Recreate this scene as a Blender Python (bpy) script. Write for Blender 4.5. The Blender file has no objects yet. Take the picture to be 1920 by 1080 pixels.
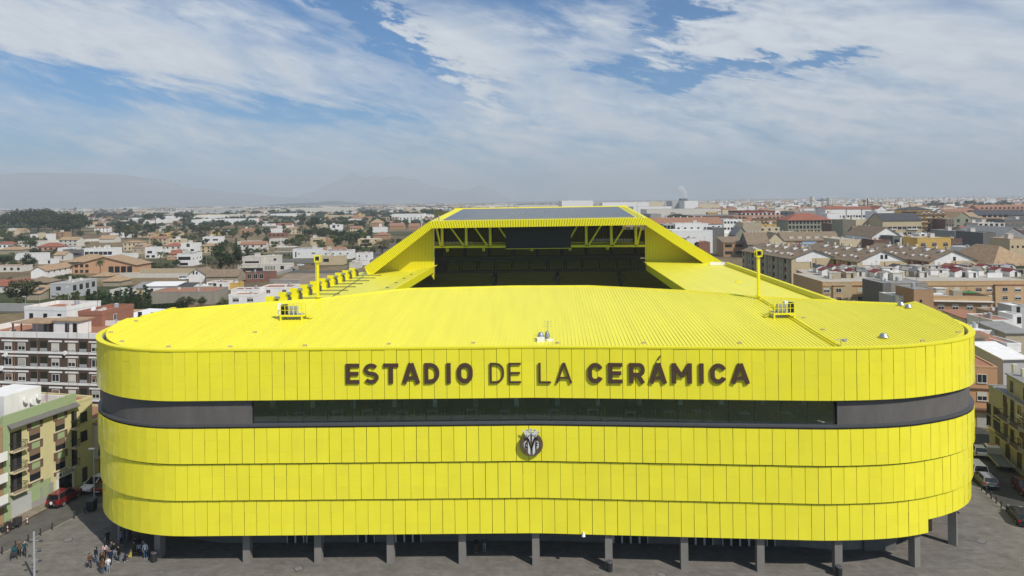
import bpy, bmesh, math, random
from mathutils import Vector, Matrix
R_ = math.radians
random.seed(11)
scene = bpy.context.scene
COL = scene.collection

CAM_H, ROLL, FPX, HOR = 38.0, 0.66, 1280.0, 375.6
cam_data = bpy.data.cameras.new('camera')
cam = bpy.data.objects.new('camera', cam_data); COL.objects.link(cam)
cam_rot = Matrix.Rotation(R_(90), 3, 'X') @ Matrix.Rotation(R_(-ROLL), 3, 'Z')
cam.matrix_world = Matrix.Translation((0, 0, CAM_H)) @ cam_rot.to_4x4()
cam_data.sensor_width = 36.0
cam_data.lens = 24.0
cam_data.shift_y = -(540 - HOR) / 1920.0
cam_data.clip_start = 0.5
cam_data.clip_end = 60000
scene.camera = cam

SUN_EL, SUN_AZ = 45.0, 135.5          # azimuth clockwise from +Y: the sun stands behind the camera, to the right
scene.view_settings.view_transform = 'Standard'
scene.view_settings.look = 'None'
scene.view_settings.gamma = 1
scene.view_settings.exposure = 0.0
scene.view_settings.use_curve_mapping = False
try:
    scene.cycles.use_denoising = True
    scene.cycles.volume_bounces = 1
    scene.cycles.max_bounces = 6
    scene.cycles.transparent_max_bounces = 12
    scene.cycles.volume_max_steps = 64
except Exception:
    pass
sd = bpy.data.lights.new('sun', 'SUN'); sd.energy = 4.3; sd.angle = R_(0.5); sd.color = (1.0, 0.95, 0.87)
sun = bpy.data.objects.new('sun', sd); COL.objects.link(sun)
_d = Vector((math.sin(R_(SUN_AZ)) * math.cos(R_(SUN_EL)), math.cos(R_(SUN_AZ)) * math.cos(R_(SUN_EL)), math.sin(R_(SUN_EL))))
sun.rotation_euler = _d.to_track_quat('Z', 'Y').to_euler()
sun.location = (60, -60, 120)

world = bpy.data.worlds.new("World"); scene.world = world; world.use_nodes = True
wt = world.node_tree; wt.nodes.clear()
def WN(t, **k):
    n = wt.nodes.new(t)
    for a, b in k.items(): setattr(n, a, b)
    return n
def WL(a, b): wt.links.new(a, b)
def wmath(op, a, b=None, clamp=False):
    n = WN('ShaderNodeMath', operation=op, use_clamp=clamp)
    for i, v in enumerate((a, b)):
        if v is None: continue
        if isinstance(v, (int, float)): n.inputs[i].default_value = v
        else: WL(v, n.inputs[i])
    return n.outputs[0]
sky = WN('ShaderNodeTexSky', sky_type='NISHITA', sun_disc=False)
sky.sun_elevation = R_(SUN_EL); sky.sun_rotation = R_(SUN_AZ); sky.altitude = 60
sky.air_density = 1.0; sky.dust_density = 0.6; sky.ozone_density = 2.2
tc = WN('ShaderNodeTexCoord'); sep = WN('ShaderNodeSeparateXYZ'); WL(tc.outputs['Generated'], sep.inputs[0])
az = wmath('ARCTAN2', sep.outputs[0], sep.outputs[1])
el = wmath('ARCSINE', sep.outputs[2])
def cloud_layer(sx, sy, shear, scale, detail, rough, dist, off):
    v = WN('ShaderNodeCombineXYZ')
    WL(wmath('MULTIPLY', az, sx), v.inputs[0])
    WL(wmath('ADD', wmath('MULTIPLY', el, sy), wmath('MULTIPLY', az, shear)), v.inputs[1])
    v.inputs[2].default_value = off
    n = WN('ShaderNodeTexNoise'); WL(v.outputs[0], n.inputs['Vector'])
    n.inputs['Scale'].default_value = scale; n.inputs['Detail'].default_value = detail
    n.inputs['Roughness'].default_value = rough; n.inputs['Distortion'].default_value = dist
    return n.outputs['Fac']
n1 = cloud_layer(1.0, 3.2, 0.75, 4.2, 9, 0.56, 0.7, 3.7)
n2 = cloud_layer(1.0, 6.5, 1.7, 6.5, 10, 0.64, 0.6, 9.1)
n3 = cloud_layer(1.4, 4.6, 0.9, 13.0, 11, 0.66, 0.4, 1.3)
fld = wmath('ADD', wmath('ADD', wmath('MULTIPLY', n1, 0.74), wmath('MULTIPLY', n2, 0.24)), wmath('MULTIPLY', n3, 0.34))
azw = wmath('ADD', az, wmath('MULTIPLY', wmath('SUBTRACT', n3, .5), .28)); elw = wmath('ADD', el, wmath('MULTIPLY', wmath('SUBTRACT', n2, .5), .10))
def lobe(a0, e0, ra, re, amp, tilt=0.0):
    """a soft bank (amp > 0) or clearing (amp < 0) of cloud, centred at azimuth a0, elevation e0 (degrees)"""
    da = wmath('SUBTRACT', azw, R_(a0)); de = wmath('SUBTRACT', elw, R_(e0))
    de = wmath('SUBTRACT', de, wmath('MULTIPLY', da, tilt))
    q = wmath('ADD', wmath('POWER', wmath('DIVIDE', wmath('ABSOLUTE', da), R_(ra)), 2.0), wmath('POWER', wmath('DIVIDE', wmath('ABSOLUTE', de), R_(re)), 2.0))
    return wmath('MULTIPLY', wmath('POWER', 2.718, wmath('MULTIPLY', q, -1.0)), amp)
LOBES = [(24, 12.0, 13, 3.6, .26, 0), (-31, 11.6, 13, 1.9, .22, -.12), (-4, 12.2, 6, 2.2, .16, -.5), (34, 6.5, 14, 3.4, .14, 0), (-20, 15.0, 7, 1.2, .06, -.2), (0, 6.5, 9, 2.4, .08, 0),
         (-11, 14.0, 6.5, 1.25, -.38, -.72), (-33, 8.4, 7, 1.0, -.15, -.1), (-17, 7.3, 13, .6, -.17, -.04), (-24, 5.0, 14, 1.2, .07, 0), (9.8, 10.6, 3.4, .8, -.5, .05), (14.2, 9.6, 2.6, .75, -.55, .2), (24.4, 10.3, 2.8, .55, -.55, .12), (19, 10.4, 1.6, .4, -.45, 0), (13.2, 14.4, 3.4, 1.7, -.36, .5), (39, 14.6, 5, 1.2, -.16, 0), (-24, 16.6, 8, .9, -.16, -.2), (3, 16.4, 5, .8, -.1, 0)]
for L in LOBES: fld = wmath('ADD', fld, lobe(*L))
mr = WN('ShaderNodeMapRange', interpolation_type='SMOOTHSTEP'); WL(fld, mr.inputs['Value'])
mr.inputs['From Min'].default_value = 0.46; mr.inputs['From Max'].default_value = 0.90
mr.inputs['To Min'].default_value = 0.0; mr.inputs['To Max'].default_value = 1.0
shade = WN('ShaderNodeMapRange'); WL(n3, shade.inputs['Value'])
shade.inputs['From Min'].default_value = .3; shade.inputs['From Max'].default_value = .7
shade.inputs['To Min'].default_value = 0.90; shade.inputs['To Max'].default_value = 1.06
CLOUD = (6.9, 7.4, 8.0, 1)
cc = WN('ShaderNodeVectorMath', operation='SCALE'); cc.inputs[0].default_value = CLOUD[:3]; WL(shade.outputs[0], cc.inputs['Scale'])
tint = WN('ShaderNodeMix', data_type='RGBA', blend_type='MULTIPLY'); tint.inputs['Factor'].default_value = 1
WL(sky.outputs[0], tint.inputs['A']); tint.inputs['B'].default_value = (0.20, 0.64, 1.0, 1)
mix = WN('ShaderNodeMix', data_type='RGBA'); WL(mr.outputs[0], mix.inputs['Factor']); WL(tint.outputs['Result'], mix.inputs['A']); WL(cc.outputs[0], mix.inputs['B'])
bg = WN('ShaderNodeBackground'); bg.inputs['Strength'].default_value = 0.10
WL(mix.outputs['Result'], bg.inputs['Color'])
wo = WN('ShaderNodeOutputWorld'); WL(bg.outputs[0], wo.inputs['Surface'])

def ray(px, py): return cam_rot @ Vector(((px - 960) / FPX, (HOR - py) / FPX, -1.0))
def atz(px, py, z=0.0):
    d = ray(px, py); t = (z - CAM_H) / d.z
    return Vector((d.x * t, d.y * t, z))
def aty(px, py, Y):
    d = ray(px, py); t = Y / d.y
    return Vector((d.x * t, Y, CAM_H + d.z * t))
def proj(p):
    q = cam_rot.transposed() @ (Vector(p) - Vector((0, 0, CAM_H)))
    return 960 + FPX * q.x / -q.z, HOR - FPX * q.y / -q.z

MATS = {}
def mat(name, col, rough=0.75, spec=0.3, var=0.12, scale=1.5, metal=0.0, bump=0.0, bscale=None, rnd=0.0, coat=0.0, streak=0.0):
    """principled material: base colour broken up by fractal noise in object space, optional bump, per-object random tint"""
    if name in MATS: return MATS[name]
    m = bpy.data.materials.new(name); m.use_nodes = True
    nt = m.node_tree; b = nt.nodes['Principled BSDF']
    b.inputs['Roughness'].default_value = rough; b.inputs['Metallic'].default_value = metal
    b.inputs['Specular IOR Level'].default_value = spec
    if coat: b.inputs['Coat Weight'].default_value = coat; b.inputs['Coat Roughness'].default_value = 0.06
    b.inputs['Base Color'].default_value = (*col, 1)
    src = None
    if var or bump or rnd:
        g = nt.nodes.new('ShaderNodeNewGeometry')
        n = nt.nodes.new('ShaderNodeTexNoise'); n.inputs['Scale'].default_value = scale; n.inputs['Detail'].default_value = 5; n.inputs['Roughness'].default_value = .62
        if streak:
            mp = nt.nodes.new('ShaderNodeMapping'); mp.inputs['Scale'].default_value = (1, 1, streak)
            nt.links.new(g.outputs['Position'], mp.inputs[0]); nt.links.new(mp.outputs[0], n.inputs['Vector'])
        else: nt.links.new(g.outputs['Position'], n.inputs['Vector'])
        r = nt.nodes.new('ShaderNodeMapRange'); nt.links.new(n.outputs['Fac'], r.inputs['Value'])
        r.inputs['From Min'].default_value = .25; r.inputs['From Max'].default_value = .75
        r.inputs['To Min'].default_value = 1 - var; r.inputs['To Max'].default_value = 1 + var
        fac = r.outputs[0]
        if rnd:
            oi = nt.nodes.new('ShaderNodeObjectInfo')
            r2 = nt.nodes.new('ShaderNodeMapRange'); nt.links.new(oi.outputs['Random'], r2.inputs['Value'])
            r2.inputs['To Min'].default_value = 1 - rnd; r2.inputs['To Max'].default_value = 1 + rnd
            mu = nt.nodes.new('ShaderNodeMath'); mu.operation = 'MULTIPLY'
            nt.links.new(fac, mu.inputs[0]); nt.links.new(r2.outputs[0], mu.inputs[1]); fac = mu.outputs[0]
        v = nt.nodes.new('ShaderNodeVectorMath'); v.operation = 'SCALE'; v.inputs[0].default_value = col
        nt.links.new(fac, v.inputs['Scale']); nt.links.new(v.outputs[0], b.inputs['Base Color'])
        if bump:
            n2 = nt.nodes.new('ShaderNodeTexNoise'); n2.inputs['Scale'].default_value = bscale or scale * 4; n2.inputs['Detail'].default_value = 4
            nt.links.new(g.outputs['Position'], n2.inputs['Vector'])
            bp = nt.nodes.new('ShaderNodeBump'); bp.inputs['Strength'].default_value = bump; bp.inputs['Distance'].default_value = .05
            nt.links.new(n2.outputs['Fac'], bp.inputs['Height']); nt.links.new(bp.outputs[0], b.inputs['Normal'])
    MATS[name] = m
    return m

class MB:
    def __init__(s): s.v = []; s.f = []; s.m = []; s.cur = 0
    def mat(s, i): s.cur = i; return s
    def face(s, pts):
        k = len(s.v); s.v += [tuple(p) for p in pts]; s.f.append(tuple(range(k, k + len(pts)))); s.m.append(s.cur)
    def box(s, x0, x1, y0, y1, z0, z1, top=None):
        k = len(s.v)
        t = top or (0, 0)
        s.v += [(x0, y0, z0), (x1, y0, z0), (x1, y1, z0), (x0, y1, z0), (x0 + t[0], y0 + t[1], z1), (x1 - t[0], y0 + t[1], z1), (x1 - t[0], y1 - t[1], z1), (x0 + t[0], y1 - t[1], z1)]
        for q in ((3, 2, 1, 0), (4, 5, 6, 7), (0, 1, 5, 4), (1, 2, 6, 5), (2, 3, 7, 6), (3, 0, 4, 7)): s.f.append(tuple(k + i for i in q)); s.m.append(s.cur)
        return s
    def frame(s, O, U, W, V, du, dw, dv):
        """box spanned from corner O by unit axes U, W, V with lengths du, dw, dv"""
        O = Vector(O); U = Vector(U) * du; W = Vector(W) * dw; V = Vector(V) * dv
        P = [O, O + U, O + U + W, O + W]; k = len(s.v)
        s.v += [tuple(p) for p in P] + [tuple(p + V) for p in P]
        for q in ((3, 2, 1, 0), (4, 5, 6, 7), (0, 1, 5, 4), (1, 2, 6, 5), (2, 3, 7, 6), (3, 0, 4, 7)): s.f.append(tuple(k + i for i in q)); s.m.append(s.cur)
        return s
    def prism(s, poly, z0, z1):
        n = len(poly); k = len(s.v)
        zt = z1 if callable(z1) else (lambda x, y: z1); zb = z0 if callable(z0) else (lambda x, y: z0)
        s.v += [(x, y, zb(x, y)) for x, y in poly] + [(x, y, zt(x, y)) for x, y in poly]
        s.f.append(tuple(k + i for i in range(n - 1, -1, -1))); s.f.append(tuple(k + n + i for i in range(n)))
        for i in range(n): j = (i + 1) % n; s.f.append((k + i, k + j, k + n + j, k + n + i))
        s.m += [s.cur] * (n + 2)
        return s
    def tube(s, p, q, r, n=6, r2=None):
        p = Vector(p); q = Vector(q); d = (q - p).normalized(); r2 = r if r2 is None else r2
        a = d.orthogonal().normalized(); b = d.cross(a); k = len(s.v)
        for c, rr in ((p, r), (q, r2)):
            for i in range(n):
                t = 2 * math.pi * i / n; s.v.append(tuple(c + (a * math.cos(t) + b * math.sin(t)) * rr))
        for i in range(n): j = (i + 1) % n; s.f.append((k + i, k + j, k + n + j, k + n + i)); s.m.append(s.cur)
        s.f.append(tuple(k + i for i in range(n - 1, -1, -1))); s.f.append(tuple(k + n + i for i in range(n))); s.m += [s.cur] * 2
        return s
    def beam(s, p, q, w, h):
        """square bar from p to q"""
        p = Vector(p); q = Vector(q); d = (q - p); L = d.length; d.normalize()
        up = Vector((0, 0, 1)) if abs(d.z) < .95 else Vector((0, 1, 0))
        a = d.cross(up).normalized(); b = a.cross(d)
        return s.frame(p - a * w / 2 - b * h / 2, d, a, b, L, w, h)
    def build(s, name, mats, parent=None, smooth=False, **props):
        me = bpy.data.meshes.new(name); off = parent.location if parent else None
        if parent is not None and parent.parent is not None: off = parent.parent.location + parent.location
        vv = s.v if off is None else [(x - off.x, y - off.y, z - off.z) for x, y, z in s.v]
        me.from_pydata(vv, [], s.f)
        for m in (mats if isinstance(mats, (list, tuple)) else [mats]): me.materials.append(m)
        me.polygons.foreach_set('material_index', s.m)
        bm = bmesh.new(); bm.from_mesh(me); bmesh.ops.recalc_face_normals(bm, faces=bm.faces); bm.to_mesh(me); bm.free()
        if smooth: me.polygons.foreach_set('use_smooth', [True] * len(me.polygons))
        me.update()
        o = bpy.data.objects.new(name, me); COL.objects.link(o)
        if parent is not None: o.parent = parent
        for a, b in props.items(): o[a] = b
        return o
def tag(o, label=None, cat=None, group=None, kind=None):
    for k, v in (('label', label), ('category', cat), ('group', group), ('kind', kind)):
        if v: o[k] = v
    return o
def thing(name, label, cat, loc=(0, 0, 0), rz=0.0, group=None):
    o = bpy.data.objects.new(name, None); COL.objects.link(o)
    o.empty_display_size = .5; o.location = loc; o.rotation_euler = (0, 0, rz)
    return tag(o, label, cat, group)
def child(name, me, parent, loc=(0, 0, 0), rz=0.0, scale=None):
    o = bpy.data.objects.new(name, me); COL.objects.link(o); o.parent = parent; o.location = loc
    if rz: o.rotation_euler = (0, 0, rz)
    if scale: o.scale = scale
    return o
def copy_tree(o, parent=None):
    c = o.copy(); COL.objects.link(c)
    if parent is not None: c.parent = parent
    for ch in list(o.children): copy_tree(ch, c)
    return c
YEL = (0.845, 0.762, 0.04)
def tile_mat():
    m = mat('glazed_yellow_tile', YEL, rough=0.30, spec=0.45, var=0.05, scale=.5, streak=.3)
    nt = m.node_tree; b = nt.nodes['Principled BSDF']; g = nt.nodes['Geometry']; L = b.inputs['Base Color'].links[0].from_node
    r = nt.nodes.new('ShaderNodeMapRange'); nt.links.new(g.outputs['Random Per Island'], r.inputs['Value']); r.inputs['To Min'].default_value = .975; r.inputs['To Max'].default_value = 1.02
    q = nt.nodes.new('ShaderNodeVectorMath'); q.operation = 'SCALE'; nt.links.new(L.outputs[0], q.inputs[0]); nt.links.new(r.outputs[0], q.inputs['Scale']); nt.links.new(q.outputs[0], b.inputs['Base Color'])
    r = nt.nodes.new('ShaderNodeMapRange'); nt.links.new(g.outputs['Random Per Island'], r.inputs['Value']); r.inputs['To Min'].default_value = .38; r.inputs['To Max'].default_value = .16; nt.links.new(r.outputs[0], b.inputs['Roughness'])
    return m
M_TILE = tile_mat()
M_ROOFY = mat('yellow_roof_sheet', (0.79, 0.722, 0.04), rough=0.42, spec=0.5, var=0.07, scale=.9)
for n in M_ROOFY.node_tree.nodes:
    if n.type == 'TEX_NOISE':
        mp = M_ROOFY.node_tree.nodes.new('ShaderNodeMapping'); mp.inputs['Scale'].default_value = (1, .07, .3); M_ROOFY.node_tree.links.new(M_ROOFY.node_tree.nodes['Geometry'].outputs['Position'], mp.inputs[0]); M_ROOFY.node_tree.links.new(mp.outputs[0], n.inputs['Vector']); n.inputs['Detail'].default_value = 8
M_STEELY = mat('yellow_painted_steel', (0.78, 0.70, 0.01), rough=0.5, spec=0.35, var=0.03)
M_BACK = mat('dark_backing', (0.022, 0.021, 0.012), rough=.9, var=.2)
M_GREYC = mat('grey_brown_render', (0.115, 0.105, 0.098), rough=.85, var=.16, scale=.9, streak=.35, bump=.15)
M_SILL = mat('graphite_metal', (0.07, 0.072, 0.078), rough=.45, spec=.5, var=.08)
M_CONC = mat('smooth_concrete', (0.20, 0.185, 0.165), rough=.85, var=.14, scale=1.3, streak=.4, bump=.12)
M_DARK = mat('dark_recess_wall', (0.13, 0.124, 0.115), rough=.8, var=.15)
M_BROWN = mat('brown_letter_metal', (0.070, 0.040, 0.022), rough=.5, spec=.4, var=.06)
M_SEATY = mat('yellow_plastic_seat', (0.24, 0.20, 0.010), rough=.5, var=.12, scale=3)
M_STEP = mat('stand_concrete', (0.10, 0.098, 0.05), rough=.9, var=.15)
M_BLACK = mat('black_screen', (0.014, 0.015, 0.016), rough=.5, var=.1)
M_STEEL = mat('galvanised_steel', (0.42, 0.43, 0.44), rough=.38, metal=.85, var=.1, scale=4)
M_GREYM = mat('light_grey_equipment', (0.33, 0.335, 0.34), rough=.5, var=.1)
M_WHITEP = mat('white_paint', (0.78, 0.77, 0.75), rough=.6, var=.05)
def glass_mat():
    m = bpy.data.materials.new('tinted_window_glass'); m.use_nodes = True; nt = m.node_tree; nt.nodes.clear()
    o = nt.nodes.new('ShaderNodeOutputMaterial'); mx = nt.nodes.new('ShaderNodeMixShader'); fr = nt.nodes.new('ShaderNodeFresnel'); fr.inputs[0].default_value = 2.0
    t = nt.nodes.new('ShaderNodeBsdfTransparent'); t.inputs[0].default_value = (.90, .95, .92, 1)
    g = nt.nodes.new('ShaderNodeBsdfGlossy'); g.inputs['Roughness'].default_value = .02; g.inputs[0].default_value = (.85, .95, .88, 1)
    nt.links.new(fr.outputs[0], mx.inputs[0]); nt.links.new(t.outputs[0], mx.inputs[1]); nt.links.new(g.outputs[0], mx.inputs[2]); nt.links.new(mx.outputs[0], o.inputs[0])
    return m
M_GLASS = glass_mat()

ST = thing('football_stadium', 'huge yellow football stadium with rounded front and brown letters on its fascia', 'stadium', (3, 130, 0))

def catmull(P, n=10):
    out = []
    for i in range(len(P) - 1):
        p0 = P[max(i - 1, 0)]; p1 = P[i]; p2 = P[i + 1]; p3 = P[min(i + 2, len(P) - 1)]
        for k in range(n):
            t = k / n
            out.append(tuple(.5 * (2 * p1[a] + (p2[a] - p0[a]) * t + (2 * p0[a] - 5 * p1[a] + 4 * p2[a] - p3[a]) * t * t + (3 * p1[a] - p0[a] - 3 * p2[a] + p3[a]) * t ** 3) for a in (0, 1)))
    out.append(P[-1]); return out
path = [(-49.4, 99.0), (-49.6, 92.0)]
for i in range(0, 31):
    a = math.pi + i / 30 * math.pi / 2
    path.append((-34.0 + 15.6 * math.cos(a), 85.5 + 15.6 * math.sin(a)))
path += [(2.0, 69.72), (31.0, 67.46)]
path += catmull([(31.0, 67.46), (35.8, 67.62), (39.6, 68.18), (43.2, 69.35), (46.4, 70.9), (49.1, 73.0), (51.0, 75.6), (52.4, 78.9), (53.3, 82.8), (53.9, 88.0), (54.3, 95.0)], 8)[1:]
def resample(P, step):
    L = [0.0]
    for a, b in zip(P, P[1:]): L.append(L[-1] + math.dist(a, b))
    n = round(L[-1] / step); out = []; j = 0
    for i in range(n + 1):
        s_ = L[-1] * i / n
        while j < len(P) - 2 and L[j + 1] < s_: j += 1
        t = (s_ - L[j]) / max(L[j + 1] - L[j], 1e-9)
        out.append((P[j][0] + (P[j + 1][0] - P[j][0]) * t, P[j][1] + (P[j + 1][1] - P[j][1]) * t))
    return out
def offset(P, d):
    """shift a path along its outward normal (towards the camera side) by d"""
    out = []
    for i, p in enumerate(P):
        a = P[max(i - 1, 0)]; b = P[min(i + 1, len(P) - 1)]
        tx, ty = b[0] - a[0], b[1] - a[1]; l = math.hypot(tx, ty)
        out.append((p[0] + ty / l * d, p[1] - tx / l * d))
    return out
PW = 1.275
def wall_strip(mb, P, z0, z1, d0=0.0, d1=-.3):
    """a solid curved wall between outward offsets d0 (outer) and d1 (inner)"""
    A = offset(P, d0); B = offset(P, d1); n = len(P); k = len(mb.v)
    for i in range(n): mb.v += [(*A[i], z0), (*A[i], z1), (*B[i], z1), (*B[i], z0)]
    for i in range(n - 1):
        a, b = k + 4 * i, k + 4 * i + 4
        for c, d in ((0, 1), (1, 2), (2, 3), (3, 0)): mb.f.append((a + c, b + c, b + d, a + d)); mb.m.append(mb.cur)
    mb.f.append((k, k + 1, k + 2, k + 3)); e = k + 4 * (n - 1); mb.f.append((e + 3, e + 2, e + 1, e)); mb.m += [mb.cur] * 2
def cladding(z0, z1, off, rows, phase, seed, cut=None):
    rr = random.Random(seed); P = resample(path, PW); P = offset(P, off)
    if phase: P = [P[0]] + [((a[0] + b[0]) / 2, (a[1] + b[1]) / 2) for a, b in zip(P, P[1:])] + [P[-1]]
    mb = MB(); g = .021
    for i in range(len(P) - 1):
        a = Vector((*P[i], 0)); b = Vector((*P[i + 1], 0)); t = (b - a); L = t.length; t.normalize(); nrm = Vector((t.y, -t.x, 0))
        lean = rr.uniform(-.004, .004)
        zz0 = z0
        if cut and (a + b).x / 2 > cut[0]: zz0 = cut[1]
        gap = g * rr.uniform(.6, 1.5)
        for r in range(rows):
            za = z0 + (z1 - z0) * r / rows; zb = z0 + (z1 - z0) * (r + 1) / rows
            if zb <= zz0 + .05: continue
            za = max(za, zz0)
            if r: za += .004
            j = [rr.uniform(-.009, .009) for _ in range(4)]
            sh = rr.uniform(-.006, .006)
            q = []
            for (s_, z, jj) in ((gap, za, j[0]), (L - gap, za, j[1]), (L - gap, zb, j[2]), (gap, zb, j[3])):
                p = a + t * (s_ + sh * (z - z0) / 3) + nrm * (jj + lean * (z - z0)); q.append(Vector((p.x, p.y, z)))
            back = [p - nrm * .05 for p in q]
            k = len(mb.v); mb.v += [tuple(p) for p in q + back]
            for f in ((0, 1, 2, 3), (4, 7, 6, 5), (0, 4, 5, 1), (1, 5, 6, 2), (2, 6, 7, 3), (3, 7, 4, 0)): mb.f.append(tuple(k + c for c in f)); mb.m.append(0)
    return mb
TIERS = [('fascia_cladding', 17.82, 22.9, 0.0, 4, 0, None), ('upper_tile_band', 11.35, 14.92, -.06, 3, 1, None), ('middle_tile_band', 7.50, 11.20, -.25, 3, 0, None), ('lower_tile_band', 3.775, 7.36, -.44, 3, 1, (42.35, 5.1))]
for i, (nm, z0, z1, off, rows, ph, cut) in enumerate(TIERS):
    o = cladding(z0, z1, off, rows, ph, 40 + i, cut).build(nm, M_TILE, ST)
    P = resample(path, PW / 2)
    mb = MB()
    if cut:
        PA = [p for p in P if p[0] < cut[0]]; PB = [p for p in P if p[0] >= cut[0]]
        wall_strip(mb, offset(PA + [PB[0]], off), z0 + .03, z1 + .1, -.09, -.45); wall_strip(mb, offset(PB, off), cut[1] + .03, z1 + .1, -.09, -.45)
    else: wall_strip(mb, offset(P, off), z0 + .03, z1 + (.12 if i else -.02), -.09, -.45)
    mb.build('cladding_backing', M_BACK, o)
PF = resample(path, .6)
Pb = offset(PF, -.5)
XL, XR = -26.95, 31.8
mb = MB(); wall_strip(mb, [p for p in Pb if p[0] <= XL], 15.3, 17.86, 0, -.3); mb.build('grey_band_wall', M_GREYC, ST)
mb = MB(); wall_strip(mb, [p for p in Pb if p[0] >= XR], 15.3, 17.86, 0, -.3); mb.build('grey_band_wall', M_GREYC, ST)
mb = MB(); wall_strip(mb, PF, 15.1, 15.3, -.12, -1.1); mb.build('window_sill_ledge', M_SILL, ST)
mb = MB(); wall_strip(mb, PF, 14.935, 15.095, -.22, -.9); mb.build('drip_edge', M_SILL, ST)
mb = MB(); wall_strip(mb, PF, 17.87, 18.02, -.5, -9); mb.build('band_soffit', M_SILL, ST)
def front_y(x, off=0.0):
    y = 69.99 - (x + 34) * (69.99 - 69.72) / 36 if x < 2 else 69.72 - (x - 2) * (69.72 - 67.46) / 29
    return y - off
paneW = (XR - XL) / 23
for i in range(23):
    x0 = XL + i * paneW; x1 = x0 + paneW
    a = Vector((x0, front_y(x0, -.55), 15.3)); b = Vector((x1, front_y(x1, -.55), 15.3))
    t = (b - a).normalized(); n = Vector((t.y, -t.x, 0))
    m_ = MB(); m_.frame(a + t * .03, t, -n, Vector((0, 0, 1)), (b - a).length - .06, .02, 2.5)
    m_.build('window_pane', M_GLASS, ST)
    fr = MB(); fr.frame(a - t * .025 + n * .01, t, -n, Vector((0, 0, 1)), .05, .08, 2.5); fr.build('window_mullion', M_BLACK, ST)
fr = MB(); fr.frame(Vector((XR - .03, front_y(XR, -.52), 15.3)), Vector((1, 0, 0)), Vector((0, 1, 0)), Vector((0, 0, 1)), .08, .12, 2.5)
fr.build('window_mullion', M_BLACK, ST)
M_ROOMW = mat('restaurant_back_wall', (0.72, 0.74, 0.64), rough=.8, var=.5, scale=.5)
M_ROOMF = mat('restaurant_floor', (0.60, 0.55, 0.46), rough=.6, var=.2)
M_OAK = mat('pale_oak', (0.60, 0.45, 0.24), rough=.6, var=.2)
mb = MB(); mb.box(-30, 34, 79.5, 79.8, 15.3, 17.86); 
for i in range(14):
    x = -27 + i * 4.5; mb.box(x, x + .5, 75.5 - .05 * i, 76 - .05 * i, 15.3, 17.86)
mb.build('restaurant_back_wall', M_ROOMW, ST)
mb = MB(); mb.prism([(-30, 71.2), (2, 70.9), (33.5, 68.7), (34, 79.5), (-30, 79.5)], 15.1, 15.298); mb.build('restaurant_floor', M_ROOMF, ST)
M_GREENP = mat('green_wall_panel', (0.25, 0.48, 0.12), rough=.8, var=.5, scale=2)
mb = MB()
for x in (-24, -16.5, -9, 1.2, 9.0, 17.5, 24): mb = MB(); mb.box(x, x + 3.0, 79.3, 79.48, 16.3, 17.7); mb.build('green_wall_panel', M_GREENP, ST)

def make_table():
    t = thing('dining_table', 'pale square dining table behind the restaurant glass', 'table', (0, 0, 0), 0, 'restaurant tables behind the long window')
    m = MB(); m.box(-.55, .55, -.4, .4, .70, .75); m.build('table_top', M_WHITEP, t)
    for sx in (-1, 1):
        for sy in (-1, 1): m = MB(); m.box(sx * .48 - .03, sx * .48 + .03, sy * .33 - .03, sy * .33 + .03, 0, .7); m.build('leg', M_OAK, t)
    return t
def make_chair():
    t = thing('dining_chair', 'pale wooden dining chair behind the restaurant glass', 'chair', (0, 0, 0), 0, 'restaurant chairs behind the long window')
    m = MB(); m.box(-.22, .22, -.22, .22, .42, .46); m.build('seat', M_OAK, t)
    m = MB(); m.box(-.22, .22, .18, .22, .46, .86); m.build('backrest', M_OAK, t)
    for sx in (-1, 1):
        for sy in (-1, 1): m = MB(); m.box(sx * .19 - .02, sx * .19 + .02, sy * .19 - .02, sy * .19 + .02, 0, .42); m.build('leg', M_OAK, t)
    return t
tb, ch = make_table(), make_chair(); first = True
tx = [-22.5, -18.6, -15.6, -11.8, -8.6, -4.5, -1.0, 4.0, 8.2, 12.0, 15.9, 19.0, 23.4, 27.6]
for i, x in enumerate(tx):
    y = front_y(x, -1.75 - (i % 3) * .3)
    t = tb if i == 0 else copy_tree(tb); t.location = (x, y, 15.3); t.rotation_euler.z = (i % 4) * .12
    for k, dx in enumerate((-1.1, 1.1)):
        c = ch if (i == 0 and k == 0) else copy_tree(ch); c.location = (x + dx, y + .1 * (i % 3), 15.3); c.rotation_euler.z = (1.57 if k == 0 else -1.57)

mb = MB(); wall_strip(mb, PF, 22.9, 23.06, .07, -.55); mb.build('parapet_coping', M_STEELY, ST)
Pg = [p for p in offset(PF, -.56)]
for sel in ([p for p in Pg if p[0] < -33], [p for p in Pg if p[0] > 31]): mb = MB(); wall_strip(mb, sel, 22.2, 22.9, 0, -.1); mb.build('parapet_inner_face', M_GREYM, ST)
KR = 0.066
def roof_z(x, y): return 22.72 + KR * (y - (70.6 - .03 * max(x, 0)))
def roof_hit(px, py):
    d = ray(px, py)
    e = .03 if d.x > 0 else 0
    t = (22.72 - KR * 70.6 - CAM_H) / (d.z - KR * d.y - KR * e * d.x)
    return (d.x * t, d.y * t)
back_px = [(1690, 570), (1590, 566), (1440, 557.5), (1422, 557), (1292, 546), (1195, 541), (1105, 536.5), (960, 537), (880, 539), (770, 541.5), (740, 544), (597, 561), (480, 569), (312, 582), (265, 594)]
back = [roof_hit(*p) for p in back_px]
inner = offset(PF, -.95)
inner = [p for p in inner if p[1] < 86]
left_in = [p for p in inner if p[0] < 0]; 
roof_poly = inner + [(53.0, 90.0)] + back
M_GUT = mat('roof_gutter_lining', (0.42, 0.33, 0.22), rough=.9, var=.3, scale=.8)
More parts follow.
